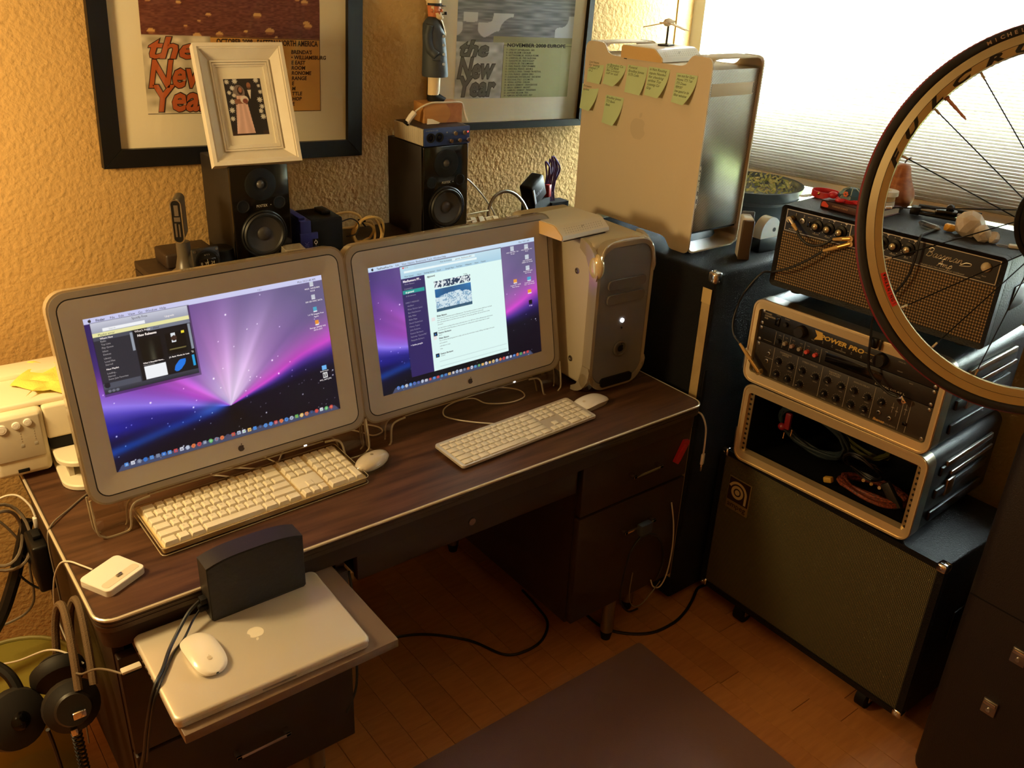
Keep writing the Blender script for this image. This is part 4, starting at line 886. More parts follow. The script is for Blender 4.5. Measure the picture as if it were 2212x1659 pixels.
# things on the riser, left
mb = MB(); mb.rbox((0, 0, 0), (.12, .09, .036), .006, 3); simple('storage_box', 'dark brown box standing on the riser behind the card reader', 'box', mb, mat('box_brown', (50, 36, 26), .5), flat((.405, .735, RZt)))
t = thing('card_reader', 'upright silver card reader on a grey stand at the left end of the riser', 'card reader', flat((.414, .640, RZt), -26))
mb = MB(); mb.lathe([(.0001, 0), (.034, 0), (.034, .012), (.022, .022), (.016, .05), (.0155, .085), (.0001, .086)], 24, TR(0, .03, 0)); mb.obj('stand', mat('reader_stand', (82, 74, 62), .35), t, ang=50)
mb = MB(); pl = rrect(-.0115, .094, .0115, .192, .0115, 6); mb.prism(pl, .012, -.055, M=RX(90)); q = mb.obj('body', mat('reader_side', (120, 112, 96), .3, .5), t)
mb = MB(); o = rrect(-.0122, .093, .0122, .193, .0122, 6); mb.ring(o, rrect(-.0098, .0955, .0098, .1905, .0098, 6), .008, .0135, M=RX(90)); mb.obj('bright_rim', m_chrome, t)
mb = MB(); mb.prism(rrect(-.0096, .096, .0096, .190, .0096, 6), .0121, .0126, M=RX(90)); q = mb.obj('slot_face', m_black, t)
mb = MB()
for z0, z1, x0, x1 in ((.156, .180, -.004, .005), (.143, .153, -.006, .007), (.108, .139, -.006, -.002), (.108, .137, .002, .005)): mb.box((x0, -.0136, z0), (x1, -.0126, z1))
mb.obj('slots', m_dullmetal, q)
t = thing('cockpit_compass', 'black aircraft compass with screws at its corners, beside the card reader', 'instrument', facing((.428, .605, RZt+.010), 4, 8))
mb = MB(); mb.rbox((0, 0, -.012), (.066, .070, 0), .006, 2); mb.lathe([(.028, -.06), (.030, -.012)], 28, TR(.033, .035, 0)); mb.obj('case', m_instr, t)
mb = MB(); mb.lathe([(.030, 0), (.030, .003), (.027, .0035), (.026, .001), (.0001, .001)], 32, TR(.033, .035, 0)); mb.obj('bezel_ring', m_black, t)
mb = MB(); mb.rbox((.013, .020, .0012), (.053, .044, .0022), .0004); q = mb.obj('dial_window', m_gloss, t)
mb = MB(); mb.text('0  W  24', .009, .033, .031, .0026, 'C'); mb.quad(.0326, .021, .0334, .043, .0027); mb.quad(.016, .0185, .050, .0195, .0024); mb.text('N  T  2', .004, .033, .052, .0036, 'C'); mb.obj('dial_marks', mat('dial_paint', (190, 180, 160), .6), q)
for x in (.007, .059):
    for y in (.007, .063):
        mb = MB(); mb.cyl((x, y, -.001), (x, y, .0012), .0032, 10); mb.obj('screw', m_dullmetal, t)
mb = MB(); mb.cyl((.033, .008, 0), (.033, .008, .006), .004, 12); mb.obj('knob', m_black, t)
mb = MB(); mb.lathe([(.0001, 0), (.03, 0), (.034, .02), (.032, .05), (.0001, .055)], 20, TR(0, 0, 0)); simple('lens_cap_stack', 'round black lens lying in the shadow between compass and left loudspeaker', 'lens', mb, m_blackm, flat((.520, .69, RZt)))
t = thing('paperweight', 'clear cube paperweight with a coin inside, in front of the left loudspeaker', 'paperweight', flat((.652, .628, RZt), -8))
mb = MB(); mb.rbox((0, -.024, 0), (.05, .024, .046), .001, 1); mb.obj('cube', m_clearedge, t)
mb = MB(); mb.lathe([(.0001, 0), (.016, 0), (.016, .002), (.0001, .002)], 24, TR(.025, 0, .023) @ RX(90)); mb.obj('coin', mat('coin_gold', (200, 170, 110), .3, .9), t)
t = thing('router', 'dark blue and black network router standing upright, behind the gap of the monitors', 'router', flat((.722, .675, RZt), -3))
m_blue = mat('router_blue', (44, 50, 128), .45)
mb = MB(); mb.rbox((.0, .0, 0), (.030, .115, .090), .004); mb.rbox((-.002, -.002, 0), (.046, .006, .058), .002); mb.rbox((.0, .01, .088), (.018, .10, .098), .003); mb.obj('blue_end', m_blue, t)
mb = MB(); mb.rbox((.030, .006, 0), (.118, .115, .088), .006, 3); mb.obj('black_body', m_blackm, t)
mb = MB(); mb.rbox((.075, .04, .088), (.10, .09, .098), .003); mb.obj('antenna_base', m_black, t)
mb = MB(); T = RX(90); mb.text('LINK', .016, .020, .02, .0024, 'C', M=T @ TR(.0, 0, 0) @ TR(.020, .02, 0) @ RZ(90) @ TR(-.020, -.02, 0)); mb.obj('lettering', mat('router_print', (110, 116, 190), .5), t)
mb = MB(); mb.quad(.030, .022, .046, .042, .0026, M=T); mb.obj('badge', m_black, t)
mb = MB(); mb.lathe([(.0045, .003), (.0045, .0034), (.003, .0034), (.003, .003)], 16, T @ TR(.038, .033, 0), cap=False); mb.quad(.0375, .0375, .0385, .041, .0032, M=T); mb.quad(.0375, .025, .0385, .0287, .0032, M=T); mb.obj('badge_mark', m_white, t)
m_yel = mat('yellow_cable', (206, 168, 96), .5)
t = thing('cable_coil', 'coil of yellow network cable tied with black twist ties, right of the router', 'cable', flat((.925, .70, RZt)))
for k, (r_, cx, cz, y) in enumerate(((.040, 0, .030, 0), (.034, -.004, .026, .008), (.046, .004, .026, -.006), (.029, -.006, .021, .012))):
    mb = MB(); mb.tube([(cx+r_*math.cos(a), y+.01*math.sin(a*2+k), max(cz+r_*math.sin(a), .0035)) for a in np.linspace(0, 2*PI, 28)[:-1]], .0033, 7, 0, closed=True); mb.obj('turn', m_yel, t)
mb = MB(); mb.tube([(-.085, .02, .082), (-.05, .015, .085), (-.022, .01, .075), (-.010, .005, .052)], .0033, 7); mb.tube([(-.085, .01, .048), (-.05, .005, .046), (-.02, 0, .052)], .0033, 7); mb.obj('lead', m_yel, t)
mb = MB(); mb.tube([(-.022, -.012, .060), (-.012, -.01, .048), (-.008, .016, .05)], .002, 6); mb.rbox((-.022, -.006, .058), (-.008, .014, .063), .001); mb.obj('twist_tie', m_blackm, t)
mb = MB(); mb.tube([(.845, .69, 1.16), (.870, .685, 1.165), (.888, .68, 1.15), (.880, .68, 1.125), (.855, .69, 1.118)], .0018, 6); simple('black_lead', 'thin black lead looping from the back of the router', 'cable', mb, m_cableb)

# right loudspeaker's load
t = thing('audio_interface', 'blue and silver audio interface on top of the right loudspeaker', 'audio interface', facing((1.066, .648, RZt+.2485), -1))
w, h, d = .147, .046, .155
mb = MB(); mb.rbox((.003, 0, -d), (w-.003, h, -.002), .004, 3); mb.obj('case', mat('interface_black', (40, 36, 33), .45), t)
mb = MB()
for x in (0, w-.006):
    for k in range(24): mb.rbox((x, .001, -.004-k*.0062), (x+.006, h-.001, -.0088-k*.0062), .0014, 1)
mb.obj('side_fins', mat('fin_silver', (196, 188, 166), .4, .7), t, kind='stuff')
mb = MB(); mb.rbox((.002, 0, -.003), (w-.002, h, .0015), .002); f = mb.obj('blue_face', mat('interface_blue', (40, 62, 118), .4), t)
for x in (.021, .048):
    mb = MB(); mb.lathe([(.0125, .0015), (.0125, .004), (.0095, .0045), (.0085, .001), (.004, .001), (.004, .003), (.0001, .003)], 22, TR(x, .022, 0)); mb.obj('combo_jack', m_blackm, f)
for x, y in ((.094, .030), (.123, .030), (.081, .0115), (.108, .0115), (.135, .0115)):
    mb = MB(); mb.lathe([(.0065, .0015), (.0062, .010), (.0052, .012), (.0001, .0122)], 18, TR(x, y, 0)); mb.obj('knob', m_chrome, f)
mb = MB(); mb.disc(.131, .033, .0022, .0124, 12); mb.obj('red_light', emis('led_red', (255, 60, 50), 2.5), f)
mb = MB(); mb.text('AUDIOBOX USB', .0052, .006, .0385, .0018, 'L'); mb.text('PreSonus', .004, .14, .004, .0018, 'R'); mb.disc(.072, .033, .002, .0018); mb.obj('lettering', m_dullmetal, f)
t = thing('wooden_block', 'small orange-brown wooden block on the audio interface, under the sailor figurine', 'block', flat((1.110, .715, RZt+.295), -9))
m_blk = mat('block_wood', (188, 136, 76), .5, mix=((164, 112, 60), 6, (1, 1, 6)))
mb = MB(); mb.prism(rrect(0, 0, .112, .07, .003), 0, .050, chamfer=.001); mb.obj('body', m_blk, t)
mb = MB(); nn = 10; mb.add([(.064+.016*math.sin(PI*k/(nn))*.9, -.0006, .048*k/nn) for k in range(nn+1)]+[(.1115, -.0006, .048), (.1115, -.0006, 0)], [tuple(range(nn+3))]); mb.obj('sawn_end', mat('block_end', (178, 126, 92), .6, mix=((160, 106, 76), 40)), t)
mb = MB(); mb.add([(0, 0, 0), (.034, -.004, 0), (.045, .004, .001), (.022, .008, .011), (.006, .008, .013)], [(0, 1, 3, 4), (1, 2, 3)]); simple('paper_scrap', 'torn scrap of white paper in front of the wooden block', 'paper', mb, m_white, flat((1.106, .693, RZt+.2965)))
t = thing('white_plug_cable', 'white cable with a black plug arching over the wooden block', 'cable', I4)
mb = MB(); mb.tube([(1.076, .72, 1.405), (1.092, .715, 1.422), (1.125, .705, 1.4375), (1.17, .70, 1.4375), (1.212, .70, 1.436), (1.225, .70, 1.428), (1.232, .695, 1.40), (1.236, .69, 1.386)], .0026, 8); mb.obj('lead', m_cablew, t)
mb = MB(); mb.tube([(1.062, .722, 1.388), (1.072, .72, 1.402), (1.084, .717, 1.415)], [.0075, .008, .006], 10); mb.obj('plug_body', m_white, t)
mb = MB(); mb.tube([(1.058, .723, 1.3845), (1.063, .722, 1.391)], .0075, 10, 0); mb.obj('plug_end', m_blackm, t)

# carved sailor
m_coat = mat('coat_blue', (52, 60, 66), .6); m_skin = mat('carved_skin', (200, 116, 70), .55); m_cream = mat('carved_cream', (226, 206, 166), .6); m_btn = mat('button_grey', (170, 176, 178), .4)
t = thing('sailor_figurine', 'carved wooden old sailor in blue coat and white cap on the wooden block', 'figurine', flat((1.162, .745, RZt+.346), -38))
mb = MB(); mb.loft([(0, .004, 0, .022, .012), (.006, .006, 0, .025, .0135), (.013, 0, 0, .018, .012), (.018, -.004, 0, .013, .011)], 16); mb.loft([(0, .004, .021, .022, .011), (.006, .006, .021, .025, .0125), (.013, 0, .021, .018, .011), (.018, -.004, .021, .013, .010)], 16); mb.obj('shoes', m_blackm, t, ang=60)
mb = MB()
for y in (0, .021): mb.loft([(.016, -.003, y, .015, .0115), (.03, -.002, y, .0155, .012), (.06, -.001, y, .016, .012), (.09, 0, y, .018, .013)], 14)
mb.obj('trousers', m_cream, t, ang=60)
mb = MB(); mb.loft([(.062, .001, .010, .034, .029), (.066, .001, .010, .035, .030), (.10, 0, .010, .0335, .029), (.14, -.001, .010, .031, .028), (.17, -.003, .010, .030, .029), (.192, -.006, .010, .026, .030), (.204, -.007, .010, .017, .022), (.211, -.007, .010, .0095, .0105)], 24); mb.obj('coat', m_coat, t, ang=60)
mb = MB()
for s, y in ((-1, -.018), (1, .038)):
    mb.tube([(-.010, y+s*.001, .192), (-.016, y-s*.002, .160), (-.010, y-s*.003, .132), (.008, y+s*.001, .116)], [.0105, .0125, .0125, .0115, .0105], 10)
    mb.rbox((-.004, y-.004, .104), (.020, y+.004, .120), .003)
mb.obj('sleeves', m_coat, t, ang=60)
mb = MB(); mb.add([(.020, -.006, .200), (.027, .006, .172), (.027, .016, .172), (.021, .024, .198), (.012, .010, .207)], [(0, 1, 4), (1, 2, 4), (2, 3, 4)]); mb.add([(.0285, -.012, .192), (.0305, .008, .164), (.0295, -.014, .168)], [(0, 1, 2)]); mb.obj('scarf', m_cream, t)
mb = MB(); mb.T = TR(0, 0, .205) @ SC(1, 1, .78) @ TR(0, 0, -.205); mb.loft([(.205, -.007, .010, .010, .010), (.214, -.004, .010, .014, .0125), (.224, -.002, .010, .017, .0145), (.236, -.002, .010, .0175, .0155), (.247, -.004, .010, .0165, .015)], 18); mb.ball((.0165, .010, .231), (.0055, .0042, .006), 10); mb.ball((.010, .002, .222), (.006, .005, .005), 10)
for y in (-.006, .026): mb.ball((-.006, y, .231), (.0045, .003, .0065), 10)
mb.obj('head', m_skin, t, ang=70)
mb = MB(); mb.T = TR(0, 0, .205) @ SC(1, 1, .78) @ TR(0, 0, -.205)
for y in (.004, .016): mb.ball((.0142, y, .2355), (.0018, .0022, .0016), 8)
mb.obj('eyes', m_inkbk, t)
mb = MB(); mb.T = TR(0, 0, .205) @ SC(1, 1, .78) @ TR(0, 0, -.205); mb.loft([(.203, .012, .010, .007, .008), (.209, .012, .010, .011, .0115), (.217, .010, .010, .0115, .0135), (.223, .006, .010, .0105, .0145), (.226, .010, .010, .006, .010)], 16); mb.box((-.008, -.0062, .226), (-.001, -.0045, .244)); mb.obj('beard', m_cream, t, ang=70)
mb = MB(); mb.T = TR(0, 0, .205) @ SC(1, 1, .78) @ TR(0, 0, -.205); mb.loft([(.247, -.003, .010, .019, .0175), (.256, -.003, .010, .0195, .018), (.262, -.004, .010, .021, .0195), (.272, -.006, .010, .019, .018), (.275, -.006, .010, .012, .012)], 20); q = mb.obj('cap', m_cream, t, ang=60)
mb = MB(); mb.T = TR(0, 0, .205) @ SC(1, 1, .78) @ TR(0, 0, -.205); mb.loft([(.246, -.002, .010, .0198, .0182), (.2535, -.002, .010, .0202, .0186)], 20); mb.loft([(.2445, .008, .010, .021, .016), (.247, .006, .010, .021, .0165)], 20); mb.obj('cap_band', m_inkbk, q)
mb = MB(); mb.T = TR(0, 0, .205) @ SC(1, 1, .78) @ TR(0, 0, -.205); mb.cyl((.016, .006, .218), (.028, .004, .222), .0014, 8); mb.cyl((.028, .004, .219), (.028, .004, .2285), .0035, 10); mb.obj('pipe', m_blackm, t)
for z in (.165, .143, .120, .096):
    mb = MB(); mb.cyl((.0245, -.0105, z), (.0275, -.0135, z), .0038, 12); mb.obj('button', m_btn, t)

# things right of the right loudspeaker, at the wall
cable('white_lead', 'white lead arching down the wall right of the right loudspeaker', [(1.216, .70, 1.235), (1.245, .72, 1.228), (1.285, .74, 1.205), (1.33, .75, 1.165), (1.365, .745, 1.12), (1.372, .73, 1.0925)], .0024, m_cablew)
t = thing('clothes_pegs', 'small bundle of pale wooden slats tied with raffia beside the right loudspeaker', 'pegs', flat((1.20, .655, RZt+.003), 6))
m_peg = mat('peg_wood', (206, 186, 150), .6)
for k in range(4):
    mb = MB(); mb.rbox((.035+.022*k, -.006, .002+.003*(k % 2)), (.051+.022*k, .064, .008+.003*(k % 2)), .001, 1); o = mb.obj('slat', m_peg, t); o.rotation_euler = (math.radians(14), 0, math.radians(-28))
mb = MB(); mb.rbox((.03, .020, .012), (.135, .025, .0155), .001, 1, M=RX(14)); mb.rbox((.03, .045, .018), (.135, .050, .0215), .001, 1, M=RX(14)); mb.obj('cross_rail', m_peg, t)
mb = MB(); mb.tube([(.0, -.004, .004), (.015, .008, .010), (.03, .0, .014), (.02, -.01, .008), (.008, .004, .012), (.03, .012, .010)], .003, 6); mb.obj('raffia', mat('raffia', (190, 130, 80), .8), t)
t = thing('wire_hoop', 'clear-grey hoop standing behind the silver drive at the wall', 'hoop', flat((1.40, .70, DZ)))
mb = MB(); mb.tube([(.075*math.cos(a), .03*math.sin(a), .345+.085*math.sin(a)) for a in np.linspace(0, 2*PI, 40)[:-1]], .005, 8, 0, closed=True); mb.obj('hoop', mat('hoop_grey', (140, 134, 124), .2, .6), t)
mb = MB(); mb.lathe([(.0001, 0), (.05, 0), (.05, .008), (.008, .014), (.006, .262), (.0001, .262)], 20); mb.obj('stand', m_black, t)
mb = MB()
for k in range(5): mb.rbox((-.075+.011*k, -.03, .265+.004*k), (-.068+.011*k, -.012, .30+.006*k), .001, 1)
mb.obj('clip', m_cablew, t)
t = thing('power_strip', 'small black power brick with a red light leaning at the wall corner', 'power brick', flat((1.555, .765, DZ+.38), 20))
mb = MB(); mb.rbox((-.045, -.02, 0), (.035, .025, .075), .008, 3, M=RY(-24)); mb.obj('body', m_black, t)
mb = MB(); mb.text('2-32 BAT', .011, 0, 0, 0, 'C', M=RY(-24) @ TR(-.005, -.0205, .03) @ RX(90)); mb.rbox((-.04, -.0215, .01), (-.03, -.019, .06), .001, M=RY(-24)); mb.obj('lettering', mat('brick_print', (150, 150, 160), .5), t)
mb = MB(); mb.rbox((.040, -.02, 0), (.056, .0, .040), .003); mb.obj('switch_block', mat('switch_red', (150, 40, 36), .4), t)
mb = MB(); mb.box((-.04, -.02, -.38), (.05, .03, .002)); mb.obj('pedestal_box', m_blackm, t)
m_pur = mat('purple_cable', (86, 60, 130), .5)
t = thing('cable_bundle', 'bunch of purple leads sticking up behind the power brick at the wall corner', 'cable', flat((0, 0, 0)))
for k in range(6):
    x = 1.60+.008*k; pts = [(x-.01, .775, 1.13), (x+.004, .78, 1.18+.006*k), (x+.01*math.sin(k), .785, 1.225+.007*(k % 3)), (x+.016, .78, 1.20), (x+.006*math.cos(k*2), .78, 1.15), (x, .78, 1.10)]
    mb = MB(); mb.tube(pts, .0028, 6, 5); mb.obj('lead', m_pur, t)
mb = MB(); mb.box((1.612, .755, DZ), (1.68, .80, 1.10)); simple('cable_box', 'narrow black box holding the bunch of purple leads in the corner', 'box', mb, m_blackm)
# ------------------------------------------------------------------ silver tower computer on the desk
m_g4 = mat('g4_grey', (186, 174, 148), .5, 0); m_g4face = mat('g4_face', (112, 110, 106), .28, coat=.3); m_door = mat('g4_drive_door', (128, 126, 120), .2, .4)
t = thing('tower_computer', 'smaller grey tower computer with clear rounded handles, standing on the desk', 'computer', flat((1.292, .192, DZ), -2))
w, h, d = .202, .418, .39
YZ = Matrix(((0, 0, 1, 0), (1, 0, 0, 0), (0, 1, 0, 0), (0, 0, 0, 1)))         # prism drawn in y,z and pushed along x
mb = MB(); mb.rbox((.006, .030, .022), (w-.006, d, h), .012, 4); mb.obj('body', m_g4, t)
mb = MB(); mb.prism(rrect(.012, .028, w-.012, h-.006, .045, 8), -.030, -.004, M=RX(90), chamfer=.006); FACE = mb.obj('face_plate', m_g4face, t)
mb = MB(); mb.ring(rrect(.004, .012, w-.004, h+.004, .055, 8), rrect(.014, .030, w-.014, h-.008, .045, 8), -.034, -.002, M=RX(90)); mb.obj('clear_surround', m_clearedge, t)
for z in (.270, .310):
    mb = MB(); mb.prism(rrect(.040, z-.0135, w-.030, z+.0135, .011, 6), -.002, .0025, M=RX(90) @ TR(0, 0, .0), chamfer=.0015); mb.obj('drive_door', m_door, FACE)
mb = MB(); mb.cyl((.104, .006, .205), (.104, .0005, .205), .0058, 18); mb.obj('power_light', m_led, FACE)
mb = MB(); mb.lathe([(.022, .0), (.022, .004), (.018, .0045), (.017, -.002), (.0001, -.002)], 28, TR(.104, .002, .125) @ RX(90)); mb.obj('speaker_ring', m_door, FACE)
mb = MB(); apple_logo(mb, 0, 0, .020, 0, M=TR(.106, -.0006, .125) @ RX(90)); mb.cyl((.104, .003, .184), (.104, .001, .184), .0025, 10); mb.obj('logo', m_blackm, FACE)
mb = MB(); mb.prism(rrect(.045, .020, w-.045, .046, .010), -.004, .0015, M=RX(90)); mb.obj('foot_opening', m_blackm, t)
for x0, x1 in ((.0, .012), (w-.012, w)):           # clear corner handles
    mb = MB(); arc = [(.0+.075*(1-math.cos(a)), h-.075+.080*math.sin(a)) for a in np.linspace(0, PI/2, 8)]; mb.prism([(.004, h-.09)]+arc+[(.075, h-.02), (.05, h-.035), (.035, h-.06), (.03, h-.09)], x0, x1, M=YZ); mb.obj('top_handle', m_clearedge, t)
    mb = MB(); arc = [(.0+.07*(1-math.cos(a)), .075-.075*math.sin(a)) for a in np.linspace(0, PI/2, 8)]; mb.prism(([(.004, .085)]+arc+[(.07, .012), (.05, .024), (.035, .05), (.03, .085)])[::-1], x0, x1, M=YZ); mb.obj('bottom_handle', m_clearedge, t)
mb = MB(); mb.tube([(.006, .0, h-.07), (.02, .004, h-.015), (.06, .012, h+.002), (w-.06, .012, h+.002), (w-.02, .004, h-.015), (w-.006, 0, h-.07)], .0045, 8); mb.obj('clear_brow', m_clearedge, t)
mb = MB(); mb.ball((.010, .016, h-.056), (.016, .024, .034), 18); mb.obj('handle_boss', mat('boss_clear', (226, 206, 160), .12, .3), t)
mb = MB(); mb.ball((.010, .020, .044), (.014, .026, .030), 18); mb.obj('foot_boss', m_clear, t)
for y, z in ((.085, h-.085), (.085, .085)):
    mb = MB(); mb.lathe([(.008, .0), (.008, .0025), (.005, .003), (.004, .001), (.0001, .001)], 18, TR(.007, y, z) @ RY(-90)); mb.obj('side_screw', m_dullmetal, t)
m_dr = mat('drive_silver', (226, 222, 214), .36, .3); m_orange = mat('drive_end_warm', (226, 190, 130), .4)
def desk_drive(M, label):
    t = thing('external_drive', label, 'hard drive', M); w, d, h = .172, .150, .034
    pr = [(0, .003), (.003, 0), (d-.003, 0), (d, .003), (d, h-.004), (d-.004, h), (.036, h), (.028, h-.003), (.003, .012)]
    mb = MB(); mb.prism(pr, .003, w, M=YZ); mb.obj('shell', m_dr, t, ang=25)
    mb = MB(); mb.prism([(a*.985+.001, b*.94+.001) for a, b in pr], -.0005, .003, M=YZ); mb.obj('end_cap', m_orange, t)
    mb = MB()
    for i in range(16):
        for j in range(3): mb.disc(.02+.0088*i, .007+.006*j, .0009, 0, 6, M=TR(0, .004, .012) @ RX(50))
    mb.obj('vent_dots', m_seam, t, kind='stuff')
    mb = MB(); mb.lathe([(.0050, 0), (.0050, .0004), (.0036, .0004), (.0036, 0)], 18, TR(.088, .0155, .0215) @ RX(50), a0=.6, a1=5.2); mb.obj('swirl_logo', m_dullmetal, t)
    mb = MB(); mb.box((.01, .004, -.003), (w-.01, .012, 0)); mb.box((.01, d-.012, -.003), (w-.01, d-.004, 0)); mb.obj('foot', m_blackm, t)
desk_drive(flat((1.236, .270, DZ+.4215), 4), 'silver external drive lying on the smaller grey tower computer')

# ------------------------------------------------------------------ black speaker cabinet and the large tower on it
t = thing('bass_cabinet', 'tall black carpeted speaker cabinet with a beige tape strip, under the large silver tower', 'speaker cabinet', flat((1.585, .055, 0)))
CW, CD_, CH = .600, .60, 1.076
mb = MB(); mb.rbox((0, 0, .02), (CW, CD_, CH), .012, 3); mb.obj('carcass', m_tolex2, t)
mb = MB(); mb.box((-.0012, .006, .10), (.0005, .034, CH-.045)); mb.obj('tape_strip', mat('beige_tape', (190, 164, 112), .6, mix=((170, 142, 92), 12)), t)
mb = MB(); mb.box((-.0018, .005, CH-.085), (-.0012, .036, CH-.044)); mb.obj('tape_patch', mat('pale_tape', (206, 178, 118), .6), t)
for x in (0, CW):
    s = 1 if x == 0 else -1; mb = MB(); mb.rbox((min(x-.003*s, x+.028*s), -.003, CH-.030), (max(x-.003*s, x+.028*s), .028, CH+.003), .009, 3); mb.cyl((x+.014*s, .016, CH+.003), (x+.014*s, .016, CH+.005), .004, 10); mb.cyl((x+.014*s, -.003, CH-.022), (x+.014*s, -.0045, CH-.022), .003, 10); mb.obj('metal_corner', m_chrome, t)
for x in (.05, CW-.05):
    for y in (.06, CD_-.06):
        mb = MB(); mb.cyl((x, y, 0), (x, y, .021), .022, 14); mb.obj('foot', m_blackm, t)
mb = MB(); mb.rbox((.010, -.002, .25), (.024, .001, .80), .001); mb.obj('front_seam', m_blackm, t)
m, nt, b_, out, L = nodes_mat('perforated_aluminium')
tc = nt.nodes.new('ShaderNodeTexCoord'); mp = nt.nodes.new('ShaderNodeMapping'); mp.inputs['Scale'].default_value = (235, 235, 235); mp.inputs['Rotation'].default_value = (0, math.radians(45), 0)
fr = nt.nodes.new('ShaderNodeVectorMath'); fr.operation = 'FRACTION'; sb = nt.nodes.new('ShaderNodeVectorMath'); sb.operation = 'SUBTRACT'; sb.inputs[1].default_value = (.5, .5, .5); ml = nt.nodes.new('ShaderNodeVectorMath'); ml.operation = 'MULTIPLY'; ml.inputs[1].default_value = (1, 0, 1); ln = nt.nodes.new('ShaderNodeVectorMath'); ln.operation = 'LENGTH'
gt = nt.nodes.new('ShaderNodeMath'); gt.operation = 'GREATER_THAN'; gt.inputs[1].default_value = .33
L(tc.outputs['Object'], mp.inputs[0]); L(mp.outputs[0], fr.inputs[0]); L(fr.outputs[0], sb.inputs[0]); L(sb.outputs[0], ml.inputs[0]); L(ml.outputs[0], ln.inputs[0]); L(ln.outputs['Value'], gt.inputs[0])
mc = nt.nodes.new('ShaderNodeMix'); mc.data_type = 'RGBA'; mc.inputs[6].default_value = rgb(26, 26, 24); mc.inputs[7].default_value = rgb(206, 204, 198); L(gt.outputs[0], mc.inputs[0]); L(mc.outputs[2], b_.inputs['Base Color'])
b_.inputs['Roughness'].default_value = .3; ms = nt.nodes.new('ShaderNodeMath'); ms.operation = 'MULTIPLY'; ms.inputs[1].default_value = .85; L(gt.outputs[0], ms.inputs[0]); L(ms.outputs[0], b_.inputs['Metallic']); m_perf = m
t = thing('tower_computer', 'large silver tower computer with sticky notes on its side, on the black cabinet', 'computer', flat((1.6465, .211, CH+.0005), .2))
GW, GD, GH = .206, .475, .511
def g5_side(x0, x1):
    def notch(ya, yb, z, dz, up):               # rounded cut-out between the handles
        s = 1 if up else -1; r = .03
        A = [(ya-r*(1-math.cos(a)), z-s*(dz-dz*(1-math.sin(a))*0)) for a in (0,)]
        p = [(ya-.022, z), (ya-.014, z-s*.003), (ya-.006, z-s*.012), (ya+.004, z-s*(dz-.006)), (ya+.016, z-s*(dz-.001)), (ya+.026, z-s*dz), (yb-.026, z-s*dz), (yb-.016, z-s*(dz-.001)), (yb-.004, z-s*(dz-.006)), (yb+.006, z-s*.012), (yb+.014, z-s*.003), (yb+.022, z)]
        return p
    R_ = .020
    cr = lambda cy, cz, a0: [(cy+R_*math.cos(math.radians(a0+18*k)), cz+R_*math.sin(math.radians(a0+18*k))) for k in range(6)]
    poly = cr(R_, R_, 180)+notch(.085, .385, 0, .030, False)+cr(GD-R_, R_, 270)+cr(GD-R_, GH-R_, 0)+notch(.085, .385, GH, .030, True)[::-1]+cr(R_, GH-R_, 90)
    vs = []; mb = MB(); n = len(poly)
    mb.prism(poly, x0, x1, M=YZ); return mb
g5_side(-.0006, .004).obj('side_panel', m_alu2, t); g5_side(GW-.004, GW+.0006).obj('side_panel', m_alu2, t)
def sheet(y0, y1, top):
    zz = lambda q: GH-q if top else q
    o = [(.0, zz(.045)), (.0, zz(.022)), (.004, zz(.010)), (.011, zz(.003)), (.022, zz(0)), (GW-.022, zz(0)), (GW-.011, zz(.003)), (GW-.004, zz(.010)), (GW, zz(.022)), (GW, zz(.045))]
    i = [(x+(.004 if x < .05 else -.004 if x > .15 else 0), zz(.045) if k in (0, 9) else zz(max((GH-z if top else z)+.0035, .0035))) for k, (x, z) in enumerate(o)]
    n = len(o); vs = [(x, y0, z) for x, z in o]+[(x, y0, z) for x, z in i]+[(x, y1, z) for x, z in o]+[(x, y1, z) for x, z in i]; fs = []
    for k in range(n-1): fs += [(k, k+1, n+k+1, n+k), (2*n+k, 3*n+k, 3*n+k+1, 2*n+k+1), (k, 2*n+k, 2*n+k+1, k+1), (n+k, n+k+1, 3*n+k+1, 3*n+k)]
    mb = MB(); mb.add(vs, fs); return mb
for a, b in ((.004, .078), (GD-.078, GD-.004)):
    sheet(a, b, True).obj('handle', m_alu2, t, ang=60, fix=True); sheet(a, b, False).obj('foot_rail', m_alu2, t, ang=60, fix=True)
mb = MB(); mb.box((.005, .014, .052), (GW-.005, GD-.012, GH-.033)); mb.obj('core', m_blackm, t)
mb = MB(); mb.box((.004, .010, GH-.034), (GW-.004, GD-.010, GH-.031)); mb.obj('top_plate', m_alu2, t)
mb = MB(); mb.rbox((.0045, .009, .058), (GW-.0045, .014, GH-.030), .002); PF = mb.obj('front_mesh', m_perf, t)
mb = MB(); mb.rbox((.017, .0078, GH-.096), (GW-.02, .0095, GH-.064), .001); mb.obj('drive_door', m_alu2, PF)
mb = MB(); mb.box((GW-.024, .0074, GH-.092), (GW-.0225, .0079, GH-.066)); mb.obj('door_mark', m_seam, PF)
mb = MB(); mb.rbox((.0085, .0078, .125), (.0185, .0095, .238), .002); q = mb.obj('port_strip', m_alu2, PF)
mb = MB()
for z, a, b in ((.226, .003, .003), (.214, .002, .002), (.2, .0028, .0028), (.185, .0018, .0018)): mb.cyl((.0135, .0076, z), (.0135, .0079, z), a, 12)
for z in (.166, .145): mb.box((.0110, .0073, z-.006), (.0160, .0079, z+.006))
mb.obj('ports', m_blackm, q)
mb = MB(); apple_logo(mb, 0, 0, .060, 0); l = mb.obj('logo', mat('side_logo', (216, 203, 180), .42, .1), t); l.matrix_local = TR(-.0011, .237, .300) @ RZ(-90) @ RX(90)
desk_drive(flat((1.641, .378, CH+.4805), 4), 'silver external drive lying on top of the large silver tower')
